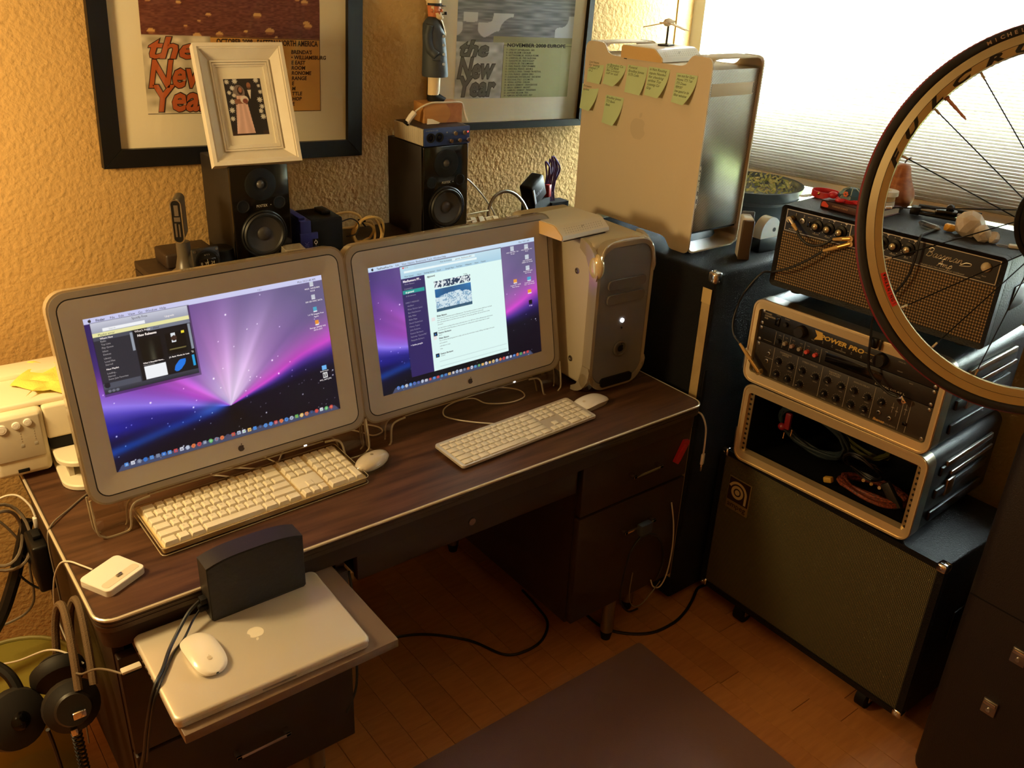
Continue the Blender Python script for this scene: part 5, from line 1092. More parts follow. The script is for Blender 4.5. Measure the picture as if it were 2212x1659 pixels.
# model on a stand
t = thing('model_aircraft', 'small pale winged model on a thin black stand, on the drive atop the large tower', 'model', flat((1.745, .470, CH+.515), 20))
mb = MB(); mb.rbox((-.022, -.016, 0), (.022, .016, .004), .001); mb.obj('base', m_black, t)
mb = MB(); mb.cyl((0, 0, .004), (.002, 0, .058), .0032, 10); mb.obj('post', m_black, t)
mb = MB(); m_mod = mat('model_pale', (226, 198, 160), .5)
mb.loft([(-.035, 0, 0, .002, .002), (-.02, 0, 0, .009, .006), (0, 0, 0, .011, .008), (.02, 0, 0, .007, .005), (.04, 0, 0, .003, .003)], 12, M=TR(0, 0, .060) @ RY(90)); mb.obj('fuselage', m_mod, t)
for s in (-1, 1):
    mb = MB(); mb.prism([(.012, s*.004), (-.012, s*.004), (-.024, s*.062), (-.012, s*.070)][::s], -.0012, .0012, M=TR(-.002, 0, .060) @ RX(-14*s)); mb.obj('wing', m_mod, t)
mb = MB(); mb.prism([(-.034, -.012), (-.022, -.002), (-.022, .002), (-.034, .012)], .058, .061); mb.obj('tail', m_mod, t)
# sticky notes on the left side of the large tower (face x = 1.6465)
m_note = mat('sticky_green', (206, 230, 186), .75); m_pen = mat('pen_ink', (70, 90, 66), .8); m_curl = m_note
def note(label, yt, zt, yb, zb, w, lines, curl=.018, wid2=None, group=None):
    """top-left corner (far y) to bottom-left; the loose lower corner curls off the panel"""
    t = thing('sticky_note', label, 'note', Matrix(((0, 0, -1, 1.6454), (-1, 0, 0, yt), (0, 1, 0, zt), (0, 0, 0, 1))))
    H = zt-zb; sh = yt-yb; n = 8; vs = []; fs = []
    for j in range(n+1):
        for i in range(n+1):
            a, b = i/n, j/n; lift = .0008+curl*(b**2.2)*(.25+.75*a)
            vs.append((a*w+sh*b*.3-.012*b*b*a*(curl/.018), -b*H, lift))
    for j in range(n):
        for i in range(n): q = j*(n+1)+i; fs.append((q, q+n+1, q+n+2, q+1))
    mb = MB(); mb.add(vs, fs); mb.obj('paper', m_note, t, ang=80)
    mb = MB(); m2 = MB()
    for k, s in enumerate(lines):
        b = .12+.13*k; m2.v = []; m2.f = []; m2.m = []; m2.text(s, .0095, .07*w, 0, 0, 'L', shear=.25, fit=w*.80*min(1, len(s)/13)); v2 = []
        for x, y, z in m2.v:
            yy = -b*H+y; bb = -yy/H; aa = x/w; v2.append((x+sh*bb*.3-.012*bb*bb*aa*(curl/.018), yy, .0012+curl*(max(bb, 0)**2.2)*(.25+.75*aa)))
        if v2: mb.add(v2, m2.f)
    if mb.v: mb.obj('handwriting', m_pen, t)
    return t
note('green sticky note at the far left of the row, overlapped by its neighbour', .672, 1.535, .672, 1.475, .066, ['Low Volume', 'for testing', 'channel 1', 'ch 2'], .008)
note('green sticky note hanging under the far left note, its lower corner curling away', .690, 1.468, .695, 1.398, .070, ['Firmware', 'update'], .020)
note('second green sticky note from the left in the upper row, with a torn lifted bottom', .597, 1.535, .604, 1.479, .080, ['to Brandon Co', '1-775 Bank', 'Bar Contact', 'call to ask'], .026)
note('third green sticky note from the left in the upper row, mostly blank', .510, 1.540, .516, 1.467, .076, ['Funeral', 'Bradley Jones', '5175 Coda'], .012)
note('green sticky note with a folded top corner and large writing, fourth in the upper row', .430, 1.544, .440, 1.470, .078, ['is Not Routing', 'inputs Needed', 'for checking', 'airline Toy', 'Loaning Car', 'Grip'], .020)
note('green sticky note nearest the front edge of the tower, most lines of writing', .328, 1.540, .338, 1.466, .074, ['see not for Gary', 'Home 773 Tab', '775 Down', 'MEMORY', 'low speed to be', 'filter window'], .024)
note('single green sticky note alone below the upper row', .588, 1.450, .600, 1.372, .074, ['Bradley Jones', '773 Bank', 'Bank'], .020)
# behind: drive, rounded dock, planter
t = thing('standing_drive', 'upright drive with brown front and white body beside the large tower', 'hard drive', flat((1.735, .110, CH), -42))
mb = MB(); mb.rbox((0, .006, 0), (.030, .062, .114), .006, 3); mb.obj('white_body', m_white, t)
mb = MB(); mb.rbox((-.001, 0, 0), (.031, .010, .110), .004, 3); mb.obj('brown_front', mat('brown_front', (78, 62, 46), .4), t)
mb = MB(); mb.rbox((.004, .0615, .06), (.040, .070, .120), .004, 3); mb.obj('grey_back', mat('grey_back', (84, 88, 94), .35), t)
t = thing('desk_phone_base', 'white arched charger with a black base between the upright drive and the amplifier', 'charger', flat((1.835, .12, CH), -3))
mb = MB(); arc = [(.040-.040*math.cos(a), .05+.048*math.sin(a)) for a in np.linspace(0, PI, 16)]; mb.prism([(0, .04)]+arc+[(.08, .04)], -.03, 0, M=RX(90)); mb.obj('white_arch', m_white, t)
mb = MB(); mb.rbox((-.002, -.002, 0), (.082, .034, .041), .004, 2); mb.obj('black_base', m_black, t)
mb = MB(); mb.cyl((.052, -.001, .062), (.052, .002, .062), .006, 14); mb.obj('button', m_black, t)
t = thing('planter', 'large dark grey planter bowl with pale plants behind the large tower at the window', 'planter', flat((2.03, .33, CH)))
mb = MB(); mb.lathe([(.0001, 0), (.10, 0), (.125, .04), (.145, .095), (.150, .097), (.150, .104), (.146, .106), (.155, .122), (.158, .136), (.150, .136), (.142, .12), (.0001, .118)], 40); mb.obj('bowl', mat('planter_grey', (70, 76, 82), .3), t)
r3 = random.Random(5); vs = []; fs = []
for k in range(420):
    a, r_ = r3.uniform(0, 6.3), .138*math.sqrt(r3.random()); p = Vector((r_*math.cos(a), r_*math.sin(a), .119+.022*r3.random())); d_ = Vector((r3.uniform(-1, 1), r3.uniform(-1, 1), r3.uniform(.1, 1))).normalized()*.012; e = d_.orthogonal().normalized()*.004; n = len(vs)
    vs += [tuple(p-d_*.5), tuple(p+e), tuple(p+d_), tuple(p-e)]; fs.append((n, n+1, n+2, n+3))
mb = MB(); mb.add(vs, fs); mb.obj('succulents', mat('succulent', (150, 160, 80), .6, mix=((206, 190, 130), 60)), t, kind='stuff')

# scalloped ornament showing past the right monitor
mb = MB(); p = [(0, 0), (.012, -.004), (.016, .010), (.010, .022), (.016, .034), (.022, .044), (.016, .056), (.008, .062), (.010, .076), (.006, .088), (0, .090), (-.02, .085), (-.02, .005)]
mb.prism(p, 0, .004, M=RX(90)); mb.box((-.020, -.004, -.24), (-.012, 0, .02))
simple('scalloped_ornament', 'scalloped dull brass ornament peeking out behind the right side of the right monitor', 'ornament', mb, mat('ornament_brass', (150, 128, 86), .45, .5), flat((1.305, .375, .905)))
# ------------------------------------------------------------------ amplifier head
m_grille = weave('amp_grille_cloth', (56, 44, 28), (172, 140, 96), 1050, 900)
m_panelb = mat('amp_panel_black', (18, 17, 16), .4); m_line = mat('panel_silver_line', (206, 196, 176), .35, .5)
BM = facing((1.70, -.027, 1.055), -84.5)
t = thing('amplifier_head', 'black bass amplifier head with brown grille cloth on top of the rack cases', 'amplifier', BM)
w, h, d = .546, .212, .262
mb = MB(); mb.ring(rrect(0, 0, w, h, .012, 4), rrect(.014, .012, w-.014, h-.010, .004, 4), -.02, 0, zi=-.006); mb.obj('front_edge', m_tolex, t)
mb = MB(); mb.rbox((0, 0, -d), (w, h, -.016), .010, 3); mb.obj('cabinet', m_tolex, t)
mb = MB(); mb.rbox((.010, .012, -.017), (w-.010, .148, -.0045), .002); mb.obj('grille_cloth', m_grille, t)
mb = MB(); mb.box((.012, .146, -.017), (w-.012, .203, -.004)); F = mb.obj('control_panel', m_panelb, t)
Z = -.0035
mb = MB()
def outline(mb, x0, y0, x1, y1, s, z): mb.quad(x0, y0, x1, y0+s, z); mb.quad(x0, y1-s, x1, y1, z); mb.quad(x0, y0+s, x0+s, y1-s, z); mb.quad(x1-s, y0+s, x1, y1-s, z)
outline(mb, .014, .148, w-.014, .202, .0016, Z); mb.quad(.186, .15, .188, .2, Z)
for x in (.110, .142, .174, .247, .279, .311, .343): mb.add([(x-.004, .2005, Z), (x+.004, .2005, Z), (x, .1965, Z)], [(2, 1, 0)])
mb.obj('silver_line', m_line, F)
SCR = {'B': (.80, [[(.10, .95), (.22, 1.0), (.18, .5), (.05, .0)], [(.02, .85), (.3, 1.08), (.62, 1.0), (.55, .68), (.28, .55), (.6, .48), (.62, .15), (.3, -.02), (.08, .12)]]),
       'a': (.62, [[(.48, .42), (.25, .48), (.06, .2), (.16, .0), (.36, .12), (.5, .46), (.42, .1), (.5, .0), (.62, .12)]]),
       's': (.46, [[(.0, .1), (.26, .5), (.36, .2), (.22, .0), (.06, .04)], [(.24, .01), (.46, .12)]]),
       'm': (.88, [[(.0, .12), (.1, .46), (.06, .0)], [(.08, .2), (.28, .48), (.32, .3), (.28, .0)], [(.31, .2), (.52, .48), (.58, .32), (.54, .04), (.66, .0), (.88, .12)]]),
       'n': (.70, [[(.0, .12), (.1, .46), (.06, .0)], [(.08, .2), (.30, .48), (.38, .32), (.34, .04), (.46, .0), (.7, .12)]]),
       'A': (.82, [[(.0, .0), (.2, .3), (.52, 1.0), (.56, .5), (.6, .0)], [(.1, .42), (.4, .40), (.78, .46)]]),
       'p': (.6, [[(.0, .12), (.1, .46), (-.04, -.45)], [(.08, .3), (.32, .5), (.44, .25), (.24, .0), (.06, .08)]])}
mb = MB()
def script(word, x, y, s, tail=False):
    for ch in word:
        w_, st = SCR[ch]
        for q in st: mb.tube([(x+s*(px_+.22*py_), y+s*py_, Z) for px_, py_ in q], .0009 if ch in 'BA' else .0008, 5, 5)
        x += s*w_
    if tail: mb.tube([(x, y+.12*s, Z), (x+.35*s, y+.30*s, Z), (x+.9*s, y+.28*s, Z), (x+.7*s, y-.02*s, Z), (x-.4*s, y-.20*s, Z)], .0008, 5, 6)
script('Bassman', .373, .1745, .0185, True); script('Amp', .402, .1580, .0150)
mb.obj('script_logo', m_line, F)
mb = MB(); mb.text('FENDER ELECTRIC INSTRUMENT COMPANY', .0048, .415, .1515, Z, 'C', fit=.10); mb.text('INSTRUMENT', .0062, .045, .1515, Z, 'C'); mb.text('1', .010, .040, .190, Z); mb.text('2', .010, .062, .190, Z); mb.text('BRIGHT', .0038, .079, .192, Z)
for x, s in ((.100, 'VOLUME'), (.131, 'TREBLE'), (.163, 'BASS'), (.268, 'VOLUME'), (.298, 'TREBLE'), (.331, 'BASS')): mb.text(s, .0046, x, .1555, Z)
mb.text('100 WATTS', .0036, .490, .1545, Z); mb.text('PILOT', .0036, .505, .160, Z); mb.obj('lettering', mat('panel_print', (186, 176, 156), .5), F, kind='stuff')
for x in (.097, .128, .160, .265, .295, .328):
    mb = MB(); mb.lathe([(.0150, 0), (.0150, .004), (.009, .006), (.0085, .011), (.0001, .011)], 24, TR(x+.004, .178, Z)); k_ = mb.obj('knob', m_black, F)
    mb = MB(); mb.lathe([(.0078, .011), (.0076, .0145), (.005, .017), (.0001, .0178)], 18, TR(x+.004, .178, Z)); mb.obj('knob_cap', mat('cap_silver', (210, 196, 164), .25, .8), k_)
    mb = MB()
    for q in range(7): a = math.radians(-150+40*q+60); mb.disc(x+.004+.0185*math.cos(a-.9), .178+.0185*math.sin(a-.9), .0011, Z+.0003, 6)
    mb.obj('dial_marks', m_line, k_)
for x, y in ((.033, .181), (.060, .181)):
    mb = MB(); mb.lathe([(.0068, 0), (.0068, .003), (.0042, .0035), (.0038, 0), (.0001, 0)], 16, TR(x, y, Z)); mb.obj('jack', m_dullmetal, F)
mb = MB(); mb.rbox((.075, .170, Z-.001), (.083, .184, Z+.003), .001); mb.obj('switch', m_gloss, F)
mb = MB(); mb.lathe([(.011, 0), (.011, .003), (.0095, .006), (.006, .010), (.0001, .0115)], 22, TR(.505, .182, Z)); mb.obj('pilot_jewel', mat('jewel', (206, 190, 156), .15), F)
for x in (.06, w-.06):
    for z in (-.04, -d+.04):
        mb = MB(); mb.cyl((x, -.0135, z), (x, 0.001, z), .014, 14); mb.obj('foot', m_blackm, t)
mb = MB(); mb.rbox((w-.002, h*.35, -d*.66), (w+.004, h*.62, -d*.34), .004); mb.obj('side_handle', m_black, t)
W2 = lambda M, L_: [tuple(M @ Vector(p)) for p in L_]
m_brassy = mat('plug_gold', (226, 190, 120), .25, .9); m_sleeve = mat('plug_sleeve_tan', (200, 160, 92), .45)
def plug(nm, label, M, a, b, m1=None, right=False, r=.0058):
    t = thing(nm, label, 'plug', M); a, b = Vector(a), Vector(b); dd = (b-a); mb = MB(); mb.cyl(a, a+dd*.45, r*1.05, 14, r*.95); mb.obj('barrel', m_brassy if m1 is None else m1, t)
    mb = MB(); mb.cyl(a+dd*.45, b, r*.92, 14, r*.55); mb.obj('sleeve', m_sleeve, t)
    mb = MB(); mb.cyl(a-Vector((0, 0, .010)), a+Vector((0, 0, .004)), r*1.3, 14); mb.obj('tip_block', m_brassy, t)
plug('jack_plug', 'silver angled jack plug in the first input of the amplifier head', BM, (.032, .181, .010), (.060, .160, .016), m_chrome)
plug('jack_plug', 'upper gold jack plug at the middle of the amplifier panel', BM, (.198, .172, .010), (.158, .162, .018))
plug('jack_plug', 'lower gold jack plug with a long tan sleeve at the middle of the amplifier panel', BM, (.200, .160, .010), (.142, .130, .024))
cable('patch_cable', 'short black patch cable drooping across the amplifier panel', W2(BM, [(.060, .160, .016), (.078, .145, .022), (.105, .136, .024), (.135, .143, .022), (.158, .162, .018)]), .0032, m_cableb)
UM = facing((1.645, -.034, .801), -87.4)
cable('instrument_cable', 'black instrument cable from the amplifier down to the upper rack case', W2(BM, [(.142, .130, .024), (.11, .100, .03), (.07, .070, .035), (.03, .050, .04), (-.005, .035, .035)])+W2(UM, [(-.035, .235, .0), (-.05, .19, .0), (-.05, .15, .01), (-.035, .12, .02), (-.008, .104, .026)]), .0030, m_cableb)
plug('jack_plug', 'tan jack plug hanging across the left edge of the upper rack case', UM, (.055, .042, .014), (-.008, .104, .026), r=.0062)
cable('usb_cable', 'black usb cable hanging down over the front of the amplifier head behind the wheel', W2(BM, [(.35, .214, -.10), (.352, .217, -.03), (.356, .213, .008), (.358, .17, .012), (.352, .12, .014), (.33, .07, .016), (.30, .01, .02)])+W2(UM, [(.335, .235, .022), (.345, .18, .026), (.36, .15, .022), (.40, .125, .018), (.425, .122, .016)]), .0030, m_cableb)
t = thing('usb_plug', 'silver usb plug at the end of the black cable on the rack panel', 'plug', UM @ TR(.437, .114, .012) @ RZ(-40))
mb = MB(); mb.rbox((-.010, -.0085, -.003), (.008, .0085, .003), .001); mb.obj('shell', m_chrome, t)
mb = MB(); mb.box((.000, -.005, .003), (.004, -.002, .0033)); mb.box((.000, .002, .003), (.004, .005, .0033)); mb.obj('holes', m_seam, t)
t = thing('cable_clip', 'black clip holding the usb cable on the upper rack rim', 'clip', UM @ TR(.338, .224, .002))
mb = MB(); mb.rbox((-.008, -.012, 0), (.010, .012, .012), .002); mb.rbox((.014, -.014, 0), (.018, .010, .006), .001); mb.obj('jaw', m_black, t)

# ------------------------------------------------------------------ things lying on the amplifier
AZ = 1.2672
t = thing('book', 'dark red boxed book lying on the amplifier, spine to the room', 'book', flat((1.758, -.238, AZ), 0))
mb = MB(); mb.rbox((0, 0, 0), (.125, .143, .003), .001); mb.rbox((0, 0, .017), (.125, .143, .020), .001); mb.rbox((0, 0, 0), (.004, .143, .020), .001); mb.obj('cover', mat('book_maroon', (74, 36, 32), .5), t)
mb = MB(); mb.box((.004, .003, .003), (.122, .140, .017)); mb.obj('pages', mat('book_pages', (220, 214, 200), .7), t)
SP = Matrix(((0, 0, -1, -.0006), (-1, 0, 0, .143), (0, 1, 0, 0), (0, 0, 0, 1)))
mb = MB(); mb.text('CURIOUS SCIENCE', .0052, .034, .0085, 0, 'L', M=SP); mb.obj('spine_lettering', mat('book_print', (206, 160, 130), .5), t)
mb = MB(); mb.add([(.004, .004, 0), (.012, .003, 0), (.022, .004, 0), (.024, .009, 0), (.018, .013, 0), (.012, .017, 0), (.006, .016, 0), (.003, .010, 0)], [tuple(range(8))], M=SP); mb.obj('spine_mark', mat('book_red', (226, 70, 44), .5), t)
m_red = mat('red_rubber', (186, 30, 40), .45)
t = thing('toy_turtle', 'toy turtle with a blue-green patterned shell and red body, on the book', 'toy', flat((1.80, -.150, AZ+.0205), 115))
mb = MB(); mb.loft([(0, 0, 0, .034, .026), (.006, 0, 0, .037, .029), (.010, 0, 0, .033, .026)], 20); mb.ball((.043, 0, .010), (.013, .010, .009), 12)
for x, y in ((.022, .026), (.022, -.026), (-.022, .026), (-.022, -.026)): mb.ball((x, y, .005), (.013, .009, .005), 10)
mb.obj('body', m_red, t, ang=60)
mb = MB(); mb.loft([(.009, 0, 0, .034, .028), (.018, 0, 0, .032, .026), (.028, 0, 0, .023, .019), (.034, 0, 0, .011, .009)], 8); sh = mb.obj('shell', mat('turtle_shell', (48, 84, 104), .45), t, ang=20)
mb = MB()
for k in range(8):
    a = 2*PI*k/8; mb.tube([(.034*math.cos(a), .028*math.sin(a), .011), (.023*math.cos(a), .019*math.sin(a), .0295), (.011*math.cos(a), .009*math.sin(a), .0350)], .0011, 5, 0)
mb.obj('shell_lines', mat('turtle_line', (160, 168, 150), .5), sh)
mb = MB()
for k in range(6): a = 2*PI*k/6; mb.ball((.028+.0*a, .0045*math.cos(a), .022+.0045*math.sin(a)), (.003, .0028, .0028), 8, M=RZ(65))
mb.obj('flower', mat('turtle_flower', (230, 120, 80), .5), sh)
t = thing('pet_collar', 'red collar ring lying on the amplifier behind the book', 'collar', flat((1.865, -.035, AZ)))
mb = MB(); mb.lathe([(.028, 0), (.030, .0), (.030, .016), (.028, .016), (.028, 0)], 30, SC(1, 1.25, 1)); mb.obj('band', m_red, t)
mb = MB(); mb.ball((-.03, 0, .012), .004, 10); mb.obj('stud', m_brassy, t)
mb = MB(); mb.prism(rrect(0, 0, .085, .017, .008), 0, .0025); simple('metal_tag', 'rounded pale metal strip lying at the left end of the amplifier', 'tag', mb, m_alu, flat((1.802, -.012, AZ), -6))
t = thing('tape_roll', 'white rolls of tape stacked on the book', 'tape', flat((1.845, -.205, AZ+.0205)))
for k, (r_, z) in enumerate(((.030, 0), (.026, .013), (.028, .025))):
    mb = MB(); mb.lathe([(.012, z), (r_, z), (r_, z+.011), (.012, z+.011), (.012, z)], 28, TR(.003*k, -.002*k, 0)); mb.obj('roll', mat('tape_%d' % k, ((226, 220, 206), (180, 150, 100), (232, 228, 220))[k], .5), t)
t = thing('wooden_pear', 'brown wooden pear standing on the amplifier in front of the blind', 'pear', flat((1.925, -.198, AZ)))
mb = MB(); mb.lathe([(.0001, 0), (.016, .001), (.029, .012), (.0335, .028), (.031, .044), (.023, .064), (.0165, .084), (.0145, .098), (.010, .105), (.0001, .106)], 30, SC(1.2, 1.2, 1.05)); mb.obj('body', mat('pear_wood', (160, 96, 50), .4, mix=((120, 62, 28), 30, (1, 1, 3))), t, ang=80)
mb = MB(); mb.tube([(0, 0, .113), (.001, -.003, .121), (.002, -.012, .128)], .0018, 6); mb.obj('stem', m_inkdk, t)
t = thing('mini_tripod', 'folded black mini tripod lying across the back of the amplifier', 'tripod', flat((1.915, -.285, AZ), -68))
for k, y in enumerate((-.010, .0, .012)):
    mb = MB(); mb.cyl((-.02, y, .010+.006*k), (.12, y*1.8, .008+.007*k), .0045, 10); mb.obj('leg', (m_black, m_dullmetal, m_black)[k], t)
mb = MB(); mb.ball((.052, 0, .030), .010, 14); mb.rbox((.02, -.014, .012), (.07, .016, .026), .004); mb.obj('ball_head', m_gloss, t)
mb = MB(); mb.rbox((-.035, -.016, .004), (-.012, .018, .022), .003); mb.obj('clamp', m_black, t)
m_quartz = mat('quartz', (214, 202, 190), .25, mix=((180, 164, 150), 25), coat=.3); m_clearq = glassy('clear_quartz', (226, 226, 224), .15)
def rock(mb, c, r, seed, n=1.0):
    g = random.Random(seed); bm = bmesh.new(); bmesh.ops.create_icosphere(bm, subdivisions=2, radius=1)
    pl = [(Vector((g.uniform(-1, 1), g.uniform(-1, 1), g.uniform(-1, 1))).normalized(), g.uniform(.62, .9)) for _ in range(14)]
    for v in bm.verts:
        for nn, dd in pl:
            q = v.co.dot(nn)
            if q > dd: v.co -= nn*(q-dd)
    mb.add([(c[0]+v.co.x*r[0], c[1]+v.co.y*r[1], max(c[2]+v.co.z*r[2], 0)) for v in bm.verts], [tuple(v.index for v in f.verts) for f in bm.faces]); bm.free()
t = thing('quartz_cluster', 'large milky quartz cluster on the right half of the amplifier', 'crystal', flat((1.845, -.440, AZ), -10))
mb = MB(); rock(mb, (0, .014, .026), (.034, .036, .032), 2); mb.obj('large_crystal', m_quartz, t, ang=12)
mb = MB(); rock(mb, (-.006, -.030, .016), (.026, .024, .022), 5); rock(mb, (.004, -.046, .012), (.016, .016, .016), 8); mb.obj('small_crystals', m_quartz, t, ang=12)
mb = MB(); mb.lathe([(.0001, -.034), (.008, -.024), (.008, .022), (.0001, .034)], 6, TR(0, 0, .008) @ RX(90)); simple('crystal_point', 'clear double-ended crystal point lying on the amplifier', 'crystal', mb, m_clearq, flat((1.815, -.352, AZ), -15), ang=10)
mb = MB(); rock(mb, (0, 0, .010), (.013, .017, .012), 11); simple('amber_crystal', 'small amber crystal between the clear point and the quartz cluster', 'crystal', mb, mat('amber', (226, 170, 70), .2, coat=.4), flat((1.838, -.388, AZ)), ang=12)
t = thing('key_ring', 'metal key fob with a thin ring at the right end of the amplifier', 'keys', flat((1.848, -.545, AZ), -60))
mb = MB(); mb.rbox((-.022, -.008, 0), (.026, .008, .008), .003, 2); mb.obj('fob', m_alu, t)
mb = MB(); mb.tube([(-.033+.013*math.cos(a), .009*math.sin(a), .002) for a in np.linspace(0, 2*PI, 22)[:-1]], .0010, 5, 0, closed=True); mb.obj('ring', m_dullmetal, t)

# ------------------------------------------------------------------ rack cases
m_mold = mat('moulded_case', (17, 17, 18), .42, bump=(300, .0006)); m_gold = mat('rack_rim_metal', (242, 218, 170), .33, .6); m_rim2 = mat('rack_rim_edge', (150, 140, 122), .3, .9)
def rack_case(M, label, w, h, d):
    t = thing('rack_case', label, 'rack case', M)
    mb = MB(); o, i = rrect(0, 0, w, h, .028, 6), rrect(.012, .012, w-.012, h-.012, .020, 6); mb.ring(o, i, -d, -.022); mb.prism(o, -d-.004, -d); mb.obj('shell', m_mold, t)
    mb = MB(); mb.ring(rrect(-.002, -.002, w+.002, h+.002, .030, 6), rrect(.002, .002, w-.002, h-.002, .026, 6), -.040, -.0005); mb.obj('rim_band', m_rim2, t)
    mb = MB(); mb.ring(rrect(.002, .002, w-.002, h-.002, .026, 6), rrect(.015, .026, w-.015, h-.026, .010, 6), -.028, 0, zi=-.002); mb.ring(rrect(.0, .0, w, h, .028, 6), rrect(.004, .005, w-.004, h-.005, .024, 6), -.006, .002); mb.obj('front_rim', m_gold, t)
    for k in range(3):                             # moulded ribs, bars and latch on the camera side
        mb = MB(); y = h*(.22+.27*k); mb.rbox((w-.001, y-.013, -d+.05), (w+.009, y+.013, -.07), .004, 2); mb.obj('side_rib', m_mold, t)
        mb = MB(); mb.rbox((-.009, y-.013, -d+.05), (.001, y+.013, -.07), .004, 2); mb.obj('side_rib', m_mold, t)
    mb = MB(); mb.rbox((w+.002, h*.80, -d+.06), (w+.010, h*.86, -.09), .002); mb.rbox((w+.002, h*.64, -d+.04), (w+.010, h*.69, -.13), .002); q = mb.obj('side_bar', m_dullmetal, t)
    mb = MB(); mb.rbox((w+.002, h*.40, -.16), (w+.012, h*.60, -.12), .003); mb.obj('latch', m_dullmetal, t)
    for q in (.62, .12):
        mb = MB(); mb.cyl((-.004, h*q, -.06), (-.030, h*q, -.06), .004, 10); mb.obj('latch_rod', m_dullmetal, t)
    mb = MB(); mb.rbox((-.036, h*.02, -.075), (-.030, h*.28, -.045), .002); mb.obj('latch_plate', m_dullmetal, t)
    for x in (.05, w-.05):
        for z in (-.07, -d+.06):
            mb = MB(); mb.cyl((x, -.012, z), (x, .002, z), .016, 12); mb.obj('foot', m_blackm, t)
    return t
UW, UH = .519, .231
U = rack_case(UM @ TR(0, .0, 0), 'upper rack case filled with three audio units under the amplifier head', UW, UH, .40)
LM = facing((1.66, -.037, .5535), -86.8)
LW_, LH = .5175, .2335
Lr = rack_case(LM, 'lower empty rack case holding coiled cables, on the wheeled bass cabinet', LW_, LH, .40)
def rack_unit(label, y0, hh, body):
    t = thing('rack_unit', label, 'audio unit', UM @ TR(.018, y0, -.010)); W = .483
    mb = MB(); mb.rbox((0, .0006, -.004), (W, hh-.0006, .0), .0008); f = mb.obj('face_plate', body, t)
    mb = MB(); mb.box((.022, .002, -.26), (W-.022, hh-.002, -.004)); mb.obj('chassis', m_blackm, t)
    for x in (.008, W-.008):
        for y in ((.0065, hh-.0065) if hh < .06 else (.007, hh-.007)):
            mb = MB(); mb.lathe([(.0048, 0), (.0046, .002), (.002, .0028), (.0001, .0028)], 12, TR(x, y, 0)); mb.obj('screw', m_dullmetal, t)
    return t, f
m_silk = mat('silkscreen_pale', (170, 160, 140), .6); m_silky = mat('silkscreen_yellow', (214, 176, 84), .5); m_knobk = mat('knob_black', (24, 22, 20), .4); m_unit = mat('unit_black', (26, 24, 22), .42); m_unit2 = mat('unit_brown_black', (50, 44, 36), .45)
def knob(f, x, y, r, hh, m_, ptr=None, nm='knob'):
    mb = MB(); mb.lathe([(r, 0), (r*.96, hh*.8), (r*.85, hh), (.0001, hh)], 18, TR(x, y, 0)); k = mb.obj(nm, m_, f)
    if ptr is not None:
        mb = MB(); mb.box((-r*.09, r*.2, hh), (r*.09, r*.9, hh+.0005), M=TR(x, y, 0) @ RZ(ptr)); mb.obj('pointer', m_silk, k)
    return k
t, f = rack_unit('power conditioner in the top slot of the upper rack, yellow lettering and two big knobs', .0265+.1335, .0445, m_unit)
mb = MB(); mb.add([(.158, .037, .0004), (.180, .036, .0004), (.184, .018, .0004), (.160, .012, .0004), (.167, .024, .0004)], [(0, 4, 1), (4, 2, 1), (4, 3, 2)]); mb.text('POWER PRO', .0155, .176, .0205, .0009, 'L', bold=.04, shear=.2, fit=.118); mb.quad(.295, .026, .333, .027, .0005); mb.obj('brand_lettering', m_silky, f)
mb = MB(); mb.text('POWER', .0058, .012, .033, .0004, 'L', bold=.03); mb.text('CONDITIONER', .0058, .012, .0265, .0004, 'L', bold=.03); mb.text('1620', .0058, .012, .020, .0004, 'L', bold=.03); mb.text('LIGHTS', .0038, .052, .038, .0004); mb.text('DIMMER', .0040, .078, .036, .0004); mb.text('LINE VOLTAGE', .0042, .235, .006, .0004); mb.text('FULL', .0038, .158, .008, .0004); mb.text('PULL', .0045, .316, .009, .0004); mb.text('SURGE ON', .0036, .388, .033, .0004); mb.text('CIRCUIT', .0036, .388, .010, .0004)
for k in range(6): mb.disc(.185+.026*k, .014, .0011, .0004, 8); mb.text(('90', '100', '110', '120', '125', '130')[k], .0032, .185+.026*k, .009, .0004)
mb.obj('lettering', m_silk, f, kind='stuff')
knob(f, .125, .022, .0155, .020, m_knobk); knob(f, .340, .024, .0165, .020, m_knobk); knob(f, .078, .024, .006, .008, m_knobk)
mb = MB(); mb.rbox((.046, .012, 0), (.058, .034, .004), .001); mb.obj('rocker_switch', m_gloss, f)
t, f = rack_unit('digital delay in the second slot of the upper rack, two small red knobs', .0265+.089, .0445, m_unit)
for x, c in ((.066, m_knobk), (.086, mat('knob_grey', (150, 138, 122), .4)), (.107, mat('knob_pinkgrey', (160, 130, 120), .4)), (.129, mat('knob_grey2', (150, 138, 122), .4)), (.150, mat('knob_red', (214, 84, 76), .45)), (.174, mat('knob_red2', (214, 84, 76), .45))): knob(f, x, .020, .0055, .010, c)
mb = MB()
for x in (.053, .076, .097, .139, .186): mb.quad(x, .004, x+.0007, .041, .0004)
for x in (.066, .086, .107, .129, .150, .174):
    mb.text('LEVEL', .003, x, .033, .0004)
    for q in range(7): a = math.radians(-40+43*q); mb.disc(x+.0085*math.cos(a), .020+.0085*math.sin(a), .0005, .0004, 5)
mb.text('DIGITAL DELAY L', .0062, .375, .0035, .0004, 'C', bold=.02, fit=.075); mb.text('TIME', .0034, .20, .036, .0004); mb.text('INPUT', .0034, .42, .036, .0004); mb.quad(.02, .008, .045, .0085, .0004); mb.obj('lettering', m_silk, f, kind='stuff')
mb = MB(); mb.rbox((.20, .012, 0), (.35, .036, .0006), .0002); mb.obj('display', m_gloss, f)
t, f = rack_unit('multi-effects unit in the bottom slot of the upper rack, rows of round knobs', .0265, .089, m_unit2)
